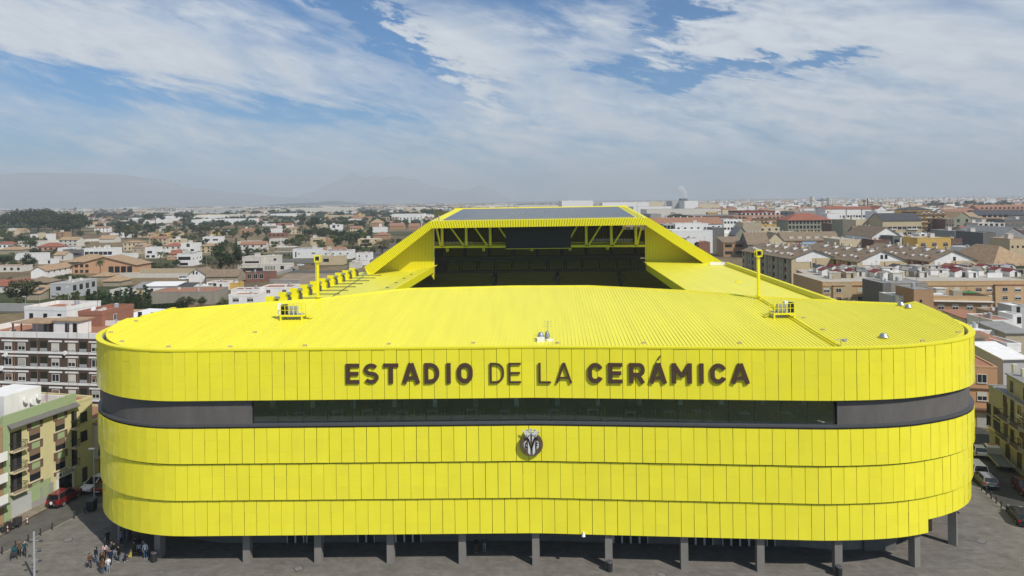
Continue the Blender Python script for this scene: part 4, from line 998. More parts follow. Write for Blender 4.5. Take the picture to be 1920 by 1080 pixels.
            for xa in (0, Wd - .2):
                k = len(g.v); g.v += [(xa, 0, h), (xa, depth - .2, h), (xa, depth - .2, h + r * .95), (xa + .2, 0, h), (xa + .2, depth - .2, h), (xa + .2, depth - .2, h + r * .95)]
                g.f += [(k, k + 1, k + 2), (k + 5, k + 4, k + 3), (k, k + 3, k + 4, k + 1), (k + 1, k + 4, k + 5, k + 2), (k + 2, k + 5, k + 3, k)]; g.m += [0] * 5
            lpart(g, 'gable_wall', wm, t)
    for i in range(chim):
        x = Wd * (.25 + .5 * i / max(chim - 1, 1)) if chim > 1 else Wd * .3; y = depth * .5; m = MB(); zt = h + (rise or 1.2) + .9
        m.box(x - .35, x + .35, y - .35, y + .35, h, zt); m.box(x - .45, x + .45, y - .45, y + .45, zt, zt + .18); lpart(m, 'chimney', wm if wall in ('white', 'cream', 'offwhite') else W['offwhite'], t)
    for s in wins:
        fc, nc, nr, w, hh = s[:5]; st = s[5] if len(s) > 5 else 'white'; z0 = s[6] if len(s) > 6 else None; zs = s[7] if len(s) > 7 else None; lo = s[8] if len(s) > 8 else 0.; hi = s[9] if len(s) > 9 else 1.
        L = Wd if fc == 'F' else depth
        for r in range(nr):
            fh = h / nr; z = (r + .56) * fh if z0 is None else z0 + r * (zs or 3.0)
            for c in range(nc):
                u = L * (lo + (hi - lo) * (c + .5) / nc); ss = st
                if st == 'mix': ss = WR.choice(['white', 'half', 'blind', 'white', 'brown', 'half'])
                face_win(t, Wd, depth, fc, u, z, w, min(hh, fh * .8 if z0 is None else hh), ss)
    px, py = proj(A + d * .5 + Vector((0, 0, h * .6))); 
    if short: LAND.append((short, px, py, t))
    t['wd'] = Wd; t['dp'] = depth; t['ht'] = h
    return t
def cleanup(t):
    for k in ('wd', 'dp', 'ht'):
        if k in t: del t[k]
def pb(name, label, cat, x0, x1, yb, yt, depth, yb1=None, **k):
    """a building given by what the photo shows: front from picture x0 to x1, base line yb (right end yb1), eaves yt"""
    A = atz(x0, yb); B = atz(x1, yb if yb1 is None else yb1) if yb1 is not None else None
    if B is None: q = aty(x1, 600, A.y); B = Vector((q.x, A.y + (q.x - A.x) * k.pop('yaw', 0.0), 0))
    else: k.pop('yaw', None)
    h = aty(x0, yt, A.y).z
    return bldg(name, label, cat, A, B, max(h, 2.2), depth, **k)
def hitplane(A, B, px, py):
    A = Vector((A[0], A[1], 0)); B = Vector((B[0], B[1], 0)); d = (B - A).normalized(); n = Vector((d.y, -d.x, 0)); r = ray(px, py)
    t = (A - Vector((0, 0, CAM_H))).dot(n) / r.dot(n); p = Vector((0, 0, CAM_H)) + r * t
    return (p - A).dot(d), p.z
def lbox(t, name, m, *b): q = MB(); q.box(*b); return lpart(q, name, m, t)
def railing(t, name, x0, x1, y0, y1, z, h=.95, step=.16):
    m = MB(); m.box(x0, x1, y0, y0 + .05, z + h - .05, z + h); m.box(x0, x0 + .05, y0 + .05, y1, z + h - .05, z + h); m.box(x1 - .05, x1, y0 + .05, y1, z + h - .05, z + h)
    x = x0
    while x < x1: m.box(x, x + .03, y0 + .01, y0 + .04, z, z + h - .05); x += step
    return lpart(m, name, M_RAIL, t)
P25, P143 = atz(25, 971.5), atz(143, 915)
dG = (P143 - P25).normalized()
def gline(u): p = P25 + dG * u; return (p.x, p.y)
Lg = (P143 - P25).length
gb = bldg('green_apartment_building', 'cream and sage green apartment block with brown window panels on the left street', 'apartment building', gline(-1.2), gline(Lg), 11.2, 9.5, 'flat', 'lyellow', 'clay', parapet=.05, short='the sage green apartment block')
GW = Lg + 1.2
lbox(gb, 'green_parapet', W['green'], -.06, GW + .06, -.07, .2, 11.25, 12.75)
lbox(gb, 'green_parapet', W['green'], -.06, .2, .2, 9.5, 11.25, 12.5); lbox(gb, 'rear_parapet', W['white'], .2, GW, 9.3, 9.5, 11.25, 12.4); lbox(gb, 'rear_parapet', W['white'], GW - .14, GW + .06, .2, 9.3, 11.25, 12.3)
m = MB(); m.v = [(.5, -.07, 11.55), (GW + .1, -.07, 11.55), (GW + .1, -.75, 11.15), (.5, -.75, 11.15), (.5, -.07, 11.4), (GW + .1, -.07, 11.4), (GW + .1, -.75, 11.05), (.5, -.75, 11.05)]
for q in ((0, 1, 2, 3), (7, 6, 5, 4), (0, 4, 5, 1), (1, 5, 6, 2), (2, 6, 7, 3), (3, 7, 4, 0)): m.f.append(q); m.m.append(0)
lpart(m, 'canopy', W['dark'], gb)
lbox(gb, 'green_corner_strip', W['green'], -.05, .75, -.06, -.003, 3.2, 11.2)
lbox(gb, 'ground_floor_front', W['green'], -.05, GW * .62, -.06, -.003, 0, 3.0)
lbox(gb, 'grey_plinth', W['grey'], 3.6, GW * .62, -.09, -.063, 0, .9)
def uu(px, py): return hitplane(gline(-1.2), gline(Lg), px, py)[0]
for (a, b) in ((55, 75), (104, 121.5)):
    ua, ub = uu(a, 840), uu(b, 840)
    for z in (9.35, 6.8, 4.25):
        lbox(gb, 'window', [M_WG], ua, ub, -.05, -.002, z - .75, z + .65)
        lbox(gb, 'blind', M_SHUTB, ua + .02, ub - .02, -.075, -.053, z - (.1 if z > 5 else -.1), z + .65)
        lbox(gb, 'window_sill', W['cream'], ua - .25, ub + .25, -.22, -.002, z - .92, z - .78)
    for z0, z1 in ((10.05, 11.0), (7.48, 8.42), (4.93, 5.87), (2.9, 3.3)):
        lbox(gb, 'green_panel', W['green'], ua + .25, ub - .05, -.06, -.002, z0, z1)
        lbox(gb, 'brown_panel', W['brown'], ua - .28, ua + .247, -.1, -.002, z0 - .05, z1); lbox(gb, 'brown_panel', W['brown'], ub - .047, ub + .35, -.1, -.002, z0 - .05, z1)
for (a, b) in ((17, 42), (133, 146)):
    ua, ub = uu(a, 840), min(uu(b, 840), GW - .1)
    for z in (8.25, 5.7, 3.15):
        lbox(gb, 'balcony_shade_pane', M_WG, ua + .1, ub - .1, -.02, -.002, z, z + 2.2)  # flat dark pane stands in for the shade of the balcony recess
        lbox(gb, 'balcony_slab', W['cream'], ua - .1, ub + .1, -.85, -.003, z - .15, z)
        railing(gb, 'balcony_railing', ua - .05, ub + .05, -.82, -.02, z)
        lbox(gb, 'balcony_door', M_WFD, ua + .5, ua + .9, -.06, -.022, z, z + 2.0)
ug = uu(58, 955)
lbox(gb, 'garage_door', W['lgrey'], .9, ug, -.12, -.065, .05, 2.35)
for a, b in ((75, 79), (91, 99)): lbox(gb, 'door', W['grey'], uu(a, 930), uu(b, 930), -.12, -.093, .1, 2.3)
us, ue = uu(105, 925), uu(137, 905)
lbox(gb, 'shop_sign', W['offwhite'], us, ue, -.16, -.003, 2.35, 3.15)
for k in range(2):
    n = 9 - k; x = us + .95
    q = MB()
    for i in range(n): w = .12 + .08 * ((i * 7) % 3) / 2; q.box(x, x + w, -.175, -.162, 2.84 - k * .26, 3.0 - k * .26 - (.05 if i % 3 else 0)); x += w + .06
    lpart(q, 'sign_lettering', M_WFD, gb)
q = MB(); q.tube((us + .55, -.17, 2.75), (us + .55, -.165, 2.75), .22, 12); lpart(q, 'sign_emblem', M_SILL, gb)
lbox(gb, 'shop_window', M_WG, us + .35, ue - .25, -.1, -.003, .05, 2.3); lbox(gb, 'shop_pillar', W['white'], us, us + .32, -.14, -.003, 0, 2.33); lbox(gb, 'shop_pillar', W['white'], ue - .22, ue, -.14, -.003, 0, 2.33)
sh = lbox(gb, 'roof_stair_house', W['white'], 1.6, 6.6, 1.7, 6.2, 11.27, 14.6)
lbox(gb, 'roof_door', M_WFD, 1.55, 1.598, 2.4, 3.3, 11.28, 13.3)
for u, z in ((4.2, 13.4), (5.1, 12.9), (6.0, 13.3)):
    q = MB(); q.tube((u, 1.45, z), (u + .05, 1.33, z + .03), .42, 14, .44); q.tube((u, 1.68, z), (u, 1.45, z), .03, 5); lpart(q, 'satellite_dish', M_WHITEP, gb)
for u in (3.4, 6.9, 8.4, 9.6):
    q = MB(); q.tube((u, 7 - u * .3, 11.3), (u, 7 - u * .3, 15.4 - .2 * u), .025, 5)
    for k in range(4): q.tube((u - .45 + .06 * k, 7 - u * .3, 15.0 - .2 * u - k * .18), (u + .45 - .06 * k, 7 - u * .3, 15.0 - .2 * u - k * .18), .012, 4)
    lpart(q, 'roof_aerial', M_RAIL, gb)
yb_ = bldg('yellow_street_house', 'narrow pale yellow house wedged after the sage green apartment block', 'house', gline(Lg + .06), gline(Lg + 2.7), 11.3, 9, 'flat', 'lyellow', 'clay', short='the narrow yellow street house')
for z in (9.2, 6.6): face_win(yb_, 2.64, 9, 'F', 1.2, z, .9, 1.2, 'dark')
lbox(yb_, 'door', M_WFD, .9, 1.7, -.04, -.002, 0, 2.3)
bw = bldg('bay_window_house', 'low beige house with teal bay windows in the stadium shadow', 'house', gline(Lg + 2.76), gline(Lg + 9), 7.9, 9, 'flat', 'lyellow', 'clay', short='the teal bay window house')
m = MB(); m.box(.1, 5.0, -.75, -.003, 2.9, 7.6); lpart(m, 'bay', W['cream'], bw); m = MB(); m.box(-.05, 5.2, -.95, -.003, 7.61, 7.8); lpart(m, 'bay_roof', RF['clay'], bw)
M_TEAL = mat('teal_window_frame', (.03, .10, .10), rough=.5, var=.1)
for z in (3.3, 5.7):
    for u in (.7, 2.4, 4.1): lbox(bw, 'window', M_TEAL, u - .6, u + .6, -.8, -.752, z, z + .9); lbox(bw, 'blind', M_SHUT, u - .55, u + .55, -.78, -.752, z + .92, z + 1.6)
lbox(bw, 'garage_door', M_WFD, 1.0, 4.4, -.04, -.003, 0, 2.5)
wb = bldg('balcony_block', 'tan block with white balcony fronts at the left edge of the picture', 'apartment building', gline(-9.0), gline(-1.3), 11.3, 9.5, 'flat', 'orange', 'clay')
for z in (2.6, 5.15, 7.7): lbox(wb, 'balcony_front', W['white'], .3, 7.6, -.95, -.85, z, z + 1.05); lbox(wb, 'balcony_slab', W['white'], .3, 7.6, -.849, -.003, z, z + .14); lbox(wb, 'blind', M_SHUTB, 4.2, 7.3, -.04, -.003, z + .3, z + 2.3)
lbox(wb, 'doorway', M_WFD, 6.2, 7.2, -.05, -.003, 0, 2.4); lbox(wb, 'shop_canopy', M_SILL, 4.0, 7.6, -1.2, -.003, 2.42, 2.58); lbox(wb, 'shop_front', W['white'], 2, 5.9, -.06, -.003, 0, 2.3)

A = aty(-60, 700, 133.5); B = aty(232, 700, 128.8)
fb = bldg('brown_white_apartment_block', 'long brown apartment block with white floor bands and blinds behind the green block', 'apartment building', A, B, 12.6, 13, 'flat', 'umber', 'clay', parapet=1.1, short='the brown and white apartment block', par_m='white')
FW = (Vector((B.x - A.x, B.y - A.y))).length
cols = []
for f_ in range(4):
    z = 11.0 - f_ * 2.95
    lbox(fb, 'white_floor_band', W['white'], -.03, FW + .03, -.12, -.003, z - 1.42, z - .98)
    for i, px in enumerate((16, 41, 64, 82, 104, 134.5, 156, 179, 205, -12, -34)):
        u = hitplane(A, B, px, 660)[0]
        if px in (64, 82, 156):
            lbox(fb, 'loggia_shade_panel', M_BACK, u - .75, u + .75, -.02, -.003, z - .95, z + .95)  # flat near-black panel stands in for the shade inside the loggia
            lbox(fb, 'loggia_rail', M_GREYM, u - .75, u + .75, -.1, -.022, z - .95, z - .35)
        else:
            face_win(fb, FW, 13, 'F', u, z - .1, 1.45, 1.3, ['half', 'blind', 'white', 'half', 'brown', 'blind', 'half'][(i * 3 + f_ * 2) % 7])
            lbox(fb, 'white_lintel', W['white'], u - 1.4, u + 1.4, -.1, -.003, z + .85, z + 1.15)
for px, z in ((125, 9.9), (5, 6.6), (14, 9.3)):
    u = hitplane(A, B, px, 660)[0]; q = MB(); q.tube((u, -.5, z), (u, -.35, z), .42, 14); lpart(q, 'satellite_dish', M_WHITEP, fb)
for px in (28, 71, 129, 146, 168): u = hitplane(A, B, px, 660)[0]; q = MB(); q.tube((u, -.16, 1), (u, -.16, 16.5), .03, 5); lpart(q, 'drain_pipe', W['orange'], fb)
def ub_(px): return hitplane(A, B, px, 620)[0]
lbox(fb, 'rooftop_room', W['white'], ub_(80), ub_(127), 2.6, 6, 12.68, 15.4); lbox(fb, 'rooftop_room_roof', RF['tan'], ub_(79), ub_(131), 2.2, 6.4, 15.41, 15.6)
lbox(fb, 'rooftop_canopy', RF['tan'], ub_(8), ub_(79), 1.4, 7, 15.0, 15.2)
for px in (10, 26, 76): u = ub_(px); lbox(fb, 'canopy_post', M_WFD, u - .1, u + .1, 1.6, 1.8, 12.68, 14.99)
lbox(fb, 'rooftop_back_wall', W['dark'], ub_(49), ub_(79), 4.2, 4.5, 12.68, 14.9); lbox(fb, 'rooftop_white_wall', W['white'], ub_(20), ub_(48), 5.0, 5.4, 12.68, 14.9)
for px in (106, 121): u = ub_(px); lbox(fb, 'rooftop_window', M_WG, u - .45, u + .45, 2.55, 2.597, 12.9, 15.0)
tb_ = bldg('terracotta_roof_house', 'terracotta coloured block with white window rising behind the brown and white flats', 'house', aty(147, 620, 143), aty(191, 620, 142.4), 15.0, 10, 'flat', 'terra', 'clay', parapet=.9, short='the terracotta block')
face_win(tb_, 5, 10, 'F', 1.3, 13.3, 1.1, 1.2); face_win(tb_, (Vector((aty(191, 620, 142.4) - aty(147, 620, 143)))).length, 10, 'R', 4, 14.0, .8, 1.2)
q = MB(); q.tube((2.6, 1.2, 16.1), (2.6, 1.0, 16.15), .5, 14, .5); q.tube((2.6, 1.2, 15.5), (2.6, 1.2, 16.1), .04, 5); lpart(q, 'satellite_dish', M_WHITEP, tb_)
w1 = bldg('white_terrace_house', 'white flat-roofed house with roof aerials behind the brown and white flats', 'house', aty(46, 600, 152), aty(125, 600, 150), 14.8, 9, 'flat', 'white', 'clay', parapet=.9, wins=[('F', 3, 1, .8, 1.0, 'dark', 13.6)], short='the white aerial house')
for u in (2.0, 6.0): q = MB(); q.tube((u, 2, 15), (u, 2, 18.0), .03, 5); q.tube((u - .6, 2, 17.9), (u + .6, 2, 17.9), .25, 6, .25) if u > 5 else q.tube((u - .4, 2, 17.9), (u + .4, 2, 17.9), .015, 4); lpart(q, 'roof_aerial', M_GREYM, w1)
w2 = bldg('white_terrace_house', 'white house with a dark doorway between the aerial house and the terracotta block', 'house', aty(124, 600, 160), aty(146, 600, 160), 14.0, 9, 'flat', 'white', 'clay', wins=[('F', 1, 1, 1.0, 1.4, 'dark', 13.0)])
w3 = bldg('white_terrace_house', 'white sloping-roofed house touching the curved left end of the stadium roof', 'house', aty(226, 590, 166), aty(300, 590, 163), 10.6, 9, 'shed', 'white', 'white', rise=.6, wins=[('F', 3, 1, 1.0, 1.0, 'dark', 11.6)])
w4 = bldg('white_terrace_house', 'white house under a wide tan roof below the cypress hedge', 'house', aty(214, 590, 178), aty(282, 590, 178), 8.9, 6, 'gable', 'offwhite', 'tan', rise=1.2, wins=[('F', 3, 1, 1.4, 1.1, 'dark', 7.9)])

def V(*a, **k): return pb(*a, **k)
V('peach_hall', 'wide peach hall with low gabled roof and dark glazed porch', 'hall', 136, 256, 513, 498, 16, roof='gablev', wall='peach', roofm='tan', rise=4.6, over=.8, wins=[('F', 3, 2, 1.6, 1.4, 'dark', 1.3, 3.0, .02, .27), ('F', 4, 1, 2.6, 3.4, 'dark', 2.0, 3, .56, .95)], short='the peach hall')
V('tan_hip_house', 'broad house with sandy hipped roof directly behind the peach hall', 'house', 126, 192, 503, 491.5, 16, roof='hip', wall='beige', roofm='tan', rise=4, over=1.2, short='the sandy hipped house')
V('grey_modern_house', 'long light grey modern house with dark window strip and white chimney', 'house', 94, 132, 560, 533, 18, roof='flat', wall='lgrey', roofm='gravel', wins=[('F', 1, 1, 1.9, 1.5, 'bare', 4.1, 3, .1, .75), ('R', 4, 1, 2.2, 2.3, 'bare', 4.0, 3, .05, .98), ('F', 3, 1, 1.6, .8, 'bare', 1.0)], chim=1, short='the grey modern house')
sa = V('stone_annex', 'small stone annex with slanted skylight beside the grey modern house', 'house', 50, 76, 563, 551, 8, roof='shed', wall='stone', roofm='tan', rise=2.4, short='the stone annex')
V('brick_hip_house', 'red house with maroon hipped roof near the left edge above the stone annex', 'house', 21, 46, 545, 533, 9, roof='hip', wall='orange', roofm='red', rise=2, wins=[('F', 2, 1, 1.5, 1.6, 'white')], short='the red hipped house')
V('brick_hip_house', 'brown roofed brick house to the right of the red hipped house', 'house', 44, 87, 543, 531, 10, roof='hip', wall='orange', roofm='brown', rise=2.4)
V('long_red_roof_house', 'long low house with red roof at the very left edge', 'house', -12, 22, 545, 536, 8, roof='gable', wall='white', roofm='red', rise=2.2)
V('white_gable_house', 'white gabled house with long sandy roof left of the peach hall', 'house', 58, 86, 522, 508, 24, roof='gablev', wall='white', roofm='tan', rise=2.2, wins=[('R', 5, 1, 1.3, 1.2, 'white', 3.2)], yaw=.05, short='the white gabled house')
V('white_villa', 'long white flat villa with a row of dark windows and four chimneys', 'villa', 154, 213, 481, 467, 12, roof='flat', wall='white', roofm='gravel', chim=4, rise=.6, wins=[('F', 6, 1, 3.0, 2.4, 'bare', 2.3, 3, .08, .98)], short='the four-chimney villa')
V('dark_villa', 'dark brown flat-roofed villa with a glass front', 'villa', 118, 154, 482, 469, 12, roof='flat', wall='dark', roofm='darkg', wins=[('F', 3, 1, 3.4, 1.8, 'bare', 2.0, 3, .35, .98)], short='the dark villa')
V('white_villa', 'white slab villa at the left end of the dark villa', 'villa', 108, 137, 478, 466, 10, roof='flat', wall='white', roofm='gravel')
V('white_villa', 'white low villa with five narrow windows behind the peach hall', 'villa', 209, 246, 489, 478, 10, roof='flat', wall='white', roofm='gravel', wins=[('F', 5, 1, 1.2, 1.9, 'bare', 1.9)], short='the five-window villa')
V('cream_house', 'two-storey pale yellow house right of the four-chimney villa', 'house', 231, 265, 470, 455, 9, roof='hip', wall='cream', roofm='tan', rise=1.2, wins=[('F', 4, 2, 1.0, 1.3, 'dark')], short='the pale yellow house')
sr = V('solar_roof_house', 'beige house with dark solar collectors on its sandy roof', 'house', 247, 275, 476, 464.5, 9, roof='shed', wall='beige', roofm='tan', rise=2.2, wins=[('F', 2, 1, 1.4, 1.1, 'white')], short='the solar roof house')
V('white_cube_villa', 'white cube villa with one square window beside the solar roof house', 'villa', 272, 294, 484, 465, 9, roof='flat', wall='white', roofm='gravel', wins=[('F', 1, 1, 3.4, 1.8, 'bare', 4.2, 3, .1, .75), ('F', 2, 1, 2.4, 1.7, 'bare', 1.2)], short='the one-window cube villa')
V('white_villa', 'low white villa right of the one-window cube villa', 'villa', 295, 311, 478, 469, 9, roof='flat', wall='white', roofm='gravel')
V('red_roof_house', 'brick house under a bright orange hipped roof', 'house', 313, 347, 487, 477, 11, roof='hip', wall='peach', roofm='red', rise=3, wins=[('F', 3, 1, 1.5, 1.4, 'half')], short='the orange hipped house')
V('white_box_villa', 'white box villa with a wide dark window on its front', 'villa', 332, 361, 499, 477, 14, roof='flat', wall='white', roofm='darkg', wins=[('F', 1, 1, 7.6, 2.0, 'bare', 4.7, 3, .05, .95), ('F', 1, 1, 5.2, 1.6, 'bare', 1.2, 3, .1, .8), ('R', 3, 1, 1.1, .9, 'bare', 4.4)], short='the white box villa')
V('white_cube_villa', 'white cube villa with a central balcony window above the orange hipped house', 'villa', 339.5, 369, 472, 457, 10, roof='flat', wall='white', roofm='gravel', wins=[('F', 1, 1, 2.6, 2.8, 'bare', 5.2, 3, .3, .65), ('F', 2, 1, 2.6, 1.7, 'bare', 1.2)], short='the balcony cube villa')
V('white_slab_villa', 'white slab villa with a long recessed window behind the tall tree', 'villa', 380, 415, 456.5, 445, 10, roof='flat', wall='white', roofm='gravel', wins=[('F', 2, 1, 5.0, 1.5, 'bare', 3.4, 3, .02, .95)], short='the white slab villa')
V('sand_house', 'two-storey sandy house with small dark windows left of the tall tree', 'house', 376, 408, 474, 462, 10, roof='hip', wall='sand', roofm='tan', rise=2, wins=[('F', 3, 2, 1.1, 1.3, 'dark')], short='the two-storey sandy house')
V('white_gable_barn', 'white gabled house with two small dark windows beside the pale wall', 'house', 354, 385, 529, 514.5, 12, roof='gablev', wall='white', roofm='brown', rise=2.6, wins=[('F', 2, 1, .8, 1.4, 'bare', 4.4, 3, .2, .6)], short='the white gabled barn')
V('brown_roof_house', 'low stone house with wide dark brown roof right of the white gabled barn', 'house', 386, 446, 530, 519, 12, roof='gable', wall='stone', roofm='brown', rise=2.8, short='the wide brown roof')
V('yellow_side_house', 'white house with an orange yellow side wall', 'house', 388, 426, 545, 531, 7, roof='flat', wall='white', roofm='clay', wins=[('F', 1, 1, 3.6, 1.3, 'white', 2.6, 3, .05, .5), ('F', 1, 1, .7, .9, 'dark', 2.3, 3, .6, .8)], short='the orange-sided house')
V('ochre_house', 'bright orange yellow house joined to the orange-sided house', 'house', 427, 448, 543, 532, 6, roof='flat', wall='yellow', roofm='clay')
V('brick_studio', 'red brick flat building with three large dark windows', 'house', 461, 509, 528, 512.5, 8, roof='flat', wall='brick', roofm='darkg', wins=[('F', 3, 1, 1.9, 2.2, 'white', 2.5, 3, .02, .75)], short='the brick studio')
V('white_modern_villa', 'white villa with a floating upper roof and brown terrace', 'villa', 454, 491, 502, 483, 11, roof='flat', wall='offwhite', roofm='gravel', wins=[('F', 1, 1, 8.4, 1.6, 'bare', 3.0, 3, .05, .97)], short='the floating-roof villa')
V('white_modern_villa', 'white two-storey block at the right end of the floating-roof villa', 'villa', 494, 521, 500, 481, 9, roof='flat', wall='offwhite', roofm='gravel', wins=[('F', 1, 1, 1.6, 1.3, 'bare', 4.2, 3, .7, .98)])
V('white_wing', 'low white wing with seven slit windows in front of the floating-roof villa', 'villa', 446, 545, 509.5, 497, 7, roof='flat', wall='offwhite', roofm='gravel', wins=[('F', 7, 1, .4, 2.2, 'bare', 1.9, 3, .51, .72), ('F', 1, 1, 2.0, 2.0, 'bare', 2.0, 3, .8, .9), ('F', 1, 1, 12.5, 1.6, 'bare', 1.2, 3, .08, .45)], short='the slit-window wing')
V('white_villa', 'bright white villa with a black entrance strip by the road', 'villa', 549, 598, 484.5, 468, 12, roof='flat', wall='white', roofm='grey', wins=[('F', 1, 1, .9, 3.6, 'bare', 2.6, 3, .08, .16), ('F', 1, 1, 2.6, .7, 'bare', 3.4, 3, .68, .95), ('F', 1, 1, .7, 1.0, 'bare', 3.0, 3, .2, .28)], short='the black-strip villa')
V('stone_modern_house', 'beige stone modern house with a dark square window on the corner', 'house', 590, 645, 497, 481.5, 9, roof='flat', wall='sand', roofm='gravel', wins=[('F', 1, 1, 3.4, 2.0, 'bare', 2.8, 3, .25, .55)], short='the beige stone house')
wu = V('white_upper_house', 'white house with dark roof panels behind the beige stone house', 'house', 604, 660, 486, 471, 12, roof='flat', wall='white', roofm='clay', wins=[('F', 4, 1, 1.2, .8, 'bare', 3.6)], short='the panel-roof white house')
V('orange_roof_house', 'house with orange tiled roof and black collectors above the panel-roof white house', 'house', 604, 648, 479, 470, 9, roof='gable', wall='white', roofm='terra', rise=2.2)
V('offwhite_villa', 'square off-white villa with one dark window above the unfinished frame', 'villa', 505, 535, 462, 449, 10, roof='flat', wall='offwhite', roofm='gravel', wins=[('F', 1, 1, 2.4, 2.2, 'bare', 3.4, 3, .05, .35), ('F', 2, 1, 1.1, 1.4, 'bare', 4.2, 3, .55, .95)], short='the square off-white villa')
V('sand_villa', 'sand coloured villa with a wide window beside the green orchard', 'villa', 582, 607, 460, 446.5, 10, roof='flat', wall='sand', roofm='gravel', wins=[('F', 1, 1, 6.4, 1.4, 'bare', 3.9, 3, .15, .85)], short='the wide-window sand villa')
V('orange_annex', 'small orange annex at the right of the wide-window sand villa', 'house', 608, 623, 458, 449, 8, roof='flat', wall='orange', roofm='clay')
V('low_villa', 'long low white villa left of the square off-white villa', 'villa', 445, 484, 464, 453.5, 10, roof='flat', wall='offwhite', roofm='gravel', wins=[('F', 5, 1, 2.8, 1.5, 'bare', 1.7)], short='the long low villa')
V('brick_row', 'low red brick building with three square windows', 'house', 502, 535, 445, 438, 12, roof='flat', wall='brick', roofm='clay', wins=[('F', 4, 1, 2.2, 1.6, 'bare')], short='the low brick row')
V('white_block', 'small white block beside an orange roof above the low brick row', 'house', 513, 526, 437, 429, 12, roof='flat', wall='white', roofm='gravel', short='the small white block')
V('white_house', 'white house with blue-grey roof left of the small white block', 'house', 495, 512, 436, 430, 12, roof='flat', wall='white', roofm='grey')
V('orange_house', 'orange brick house left of the low brick row', 'house', 451, 472, 441, 429, 12, roof='flat', wall='orange', roofm='clay', wins=[('F', 2, 1, 1.8, 1.6, 'dark')], short='the orange brick house')
V('red_ridge_house', 'white house with a long red ridge roof', 'house', 519, 549, 427, 422, 10, roof='gable', wall='white', roofm='red', rise=2.6, short='the red ridge house')
V('white_modern_house', 'white house with two dark openings above the green orchard', 'house', 619, 641, 437, 422, 12, roof='flat', wall='white', roofm='grey', wins=[('F', 1, 1, 3.6, 3.4, 'bare', 8, 3, .2, .5), ('F', 1, 1, 2.4, 2.0, 'bare', 9, 3, .6, .9)], short='the two-opening white house')
V('roadside_house', 'flat beige house with a deep dark porch beside the road', 'house', 672, 702, 463, 453.5, 10, roof='flat', wall='sand', roofm='gravel', wins=[('F', 1, 1, 10.5, 1.6, 'bare', 1.6)], short='the porch house')
V('white_end_house', 'white house with two small windows near the stadium shoulder', 'house', 667, 696, 487.5, 475.5, 9, roof='flat', wall='white', roofm='clay', wins=[('F', 2, 1, .8, 1.0, 'white', 2.6)], short='the shoulder white house')
V('white_end_house', 'low white house with clay terrace in front of the shoulder white house', 'house', 660, 690, 497.5, 490, 7, roof='flat', wall='white', roofm='clay')
V('white_end_house', 'white rooftop cluster just above the yellow screens', 'house', 655, 676, 503, 494, 6, roof='flat', wall='offwhite', roofm='clay')
V('white_roof_house', 'flat white building with clay terrace behind the stadium roof', 'house', 429, 483, 577, 556, 9, roof='flat', wall='white', roofm='clay', parapet=.8, wins=[('F', 2, 1, 2.2, 1.4, 'half', 3.0)], short='the clay terrace building')
V('white_roof_house', 'upper white terrace storey behind the clay terrace building', 'house', 433, 484, 566, 545, 7, roof='flat', wall='white', roofm='maroon', parapet=.5)
V('white_roof_house', 'white flat house with clay edge in front of the first yellow screens', 'house', 488, 549, 563, 541, 10, roof='flat', wall='white', roofm='clay', parapet=.5, wins=[('F', 2, 1, 1.6, 1.2, 'brown', 3.5)], short='the clay-edge house')
V('concrete_shed', 'long beige concrete shed with stained wall behind the clipped hedge', 'shed', 281, 400, 571.5, 549, 14, roof='flat', wall='conc', roofm='clay', parapet=.3, short='the beige concrete shed')
V('white_shed_house', 'white shed house with a sloping white roof above the beige concrete shed', 'house', 270, 330, 552, 537, 9, roof='shed', wall='white', roofm='white', rise=.8, wins=[('F', 2, 1, 1.0, 1.0, 'dark')], short='the white sloping shed')
V('solar_shed', 'white shed with a black solar roof', 'shed', 328, 356, 551, 541, 7, roof='shed', wall='white', roofm='darkg', rise=1.4, wins=[('F', 3, 1, 1.4, 1.6, 'bare')], short='the black solar shed')
V('white_low_house', 'white low house right of the black solar shed', 'house', 355, 388, 549, 538, 7, roof='flat', wall='offwhite', roofm='white', wins=[('F', 2, 1, 2.4, 1.2, 'bare')])
V('striped_roof_house', 'yellow house with blue-grey sloping roof left of the white sloping shed', 'house', 247, 270, 552, 541, 9, roof='shed', wall='sand', roofm='grey', rise=1.6, wins=[('F', 2, 1, 1.0, 1.0, 'white')])
V('pyramid_roof_house', 'small house with brown pyramid roof right of the grey modern house', 'house', 193, 226, 537, 531, 10, roof='hip', wall='stone', roofm='tan', rise=2.4, short='the pyramid roof house')
V('pyramid_roof_house', 'low house with brown pyramid roof behind the other pyramid roof house', 'house', 172, 205, 527, 523, 9, roof='hip', wall='stone', roofm='tan', rise=1.8)
V('white_porch_house', 'white porch house with a flat canopy right of the pyramid roofs', 'house', 206, 246, 555, 545, 8, roof='flat', wall='offwhite', roofm='grey', wins=[('F', 1, 1, 2.0, 1.8, 'bare', 1.4, 3, .2, .5)])
V('shed_row', 'low white house with four dark windows near the left edge', 'house', -10, 42, 510, 500, 9, roof='flat', wall='offwhite', roofm='clay', wins=[('F', 4, 1, 1.3, 1.2, 'dark')])
V('white_court_house', 'long white court house with dark canopy left of the sandy hipped house', 'house', 28, 79, 488, 476.5, 9, roof='flat', wall='white', roofm='gravel', short='the white court house')
V('white_court_house', 'small white house with dark door in front of the sandy hipped house', 'house', 72, 97, 495.5, 488, 8, roof='flat', wall='white', roofm='grey', wins=[('F', 1, 1, 1.4, 2.0, 'bare', 1.4, 3, .7, .98)])
V('cream_gable_house', 'cream house with sandy gable roof right of the white court house', 'house', 101, 123, 489, 478, 9, roof='gable', wall='offwhite', roofm='tan', rise=2, wins=[('F', 1, 1, 1.0, 2.2, 'white', 2.2, 3, .65, .95)])
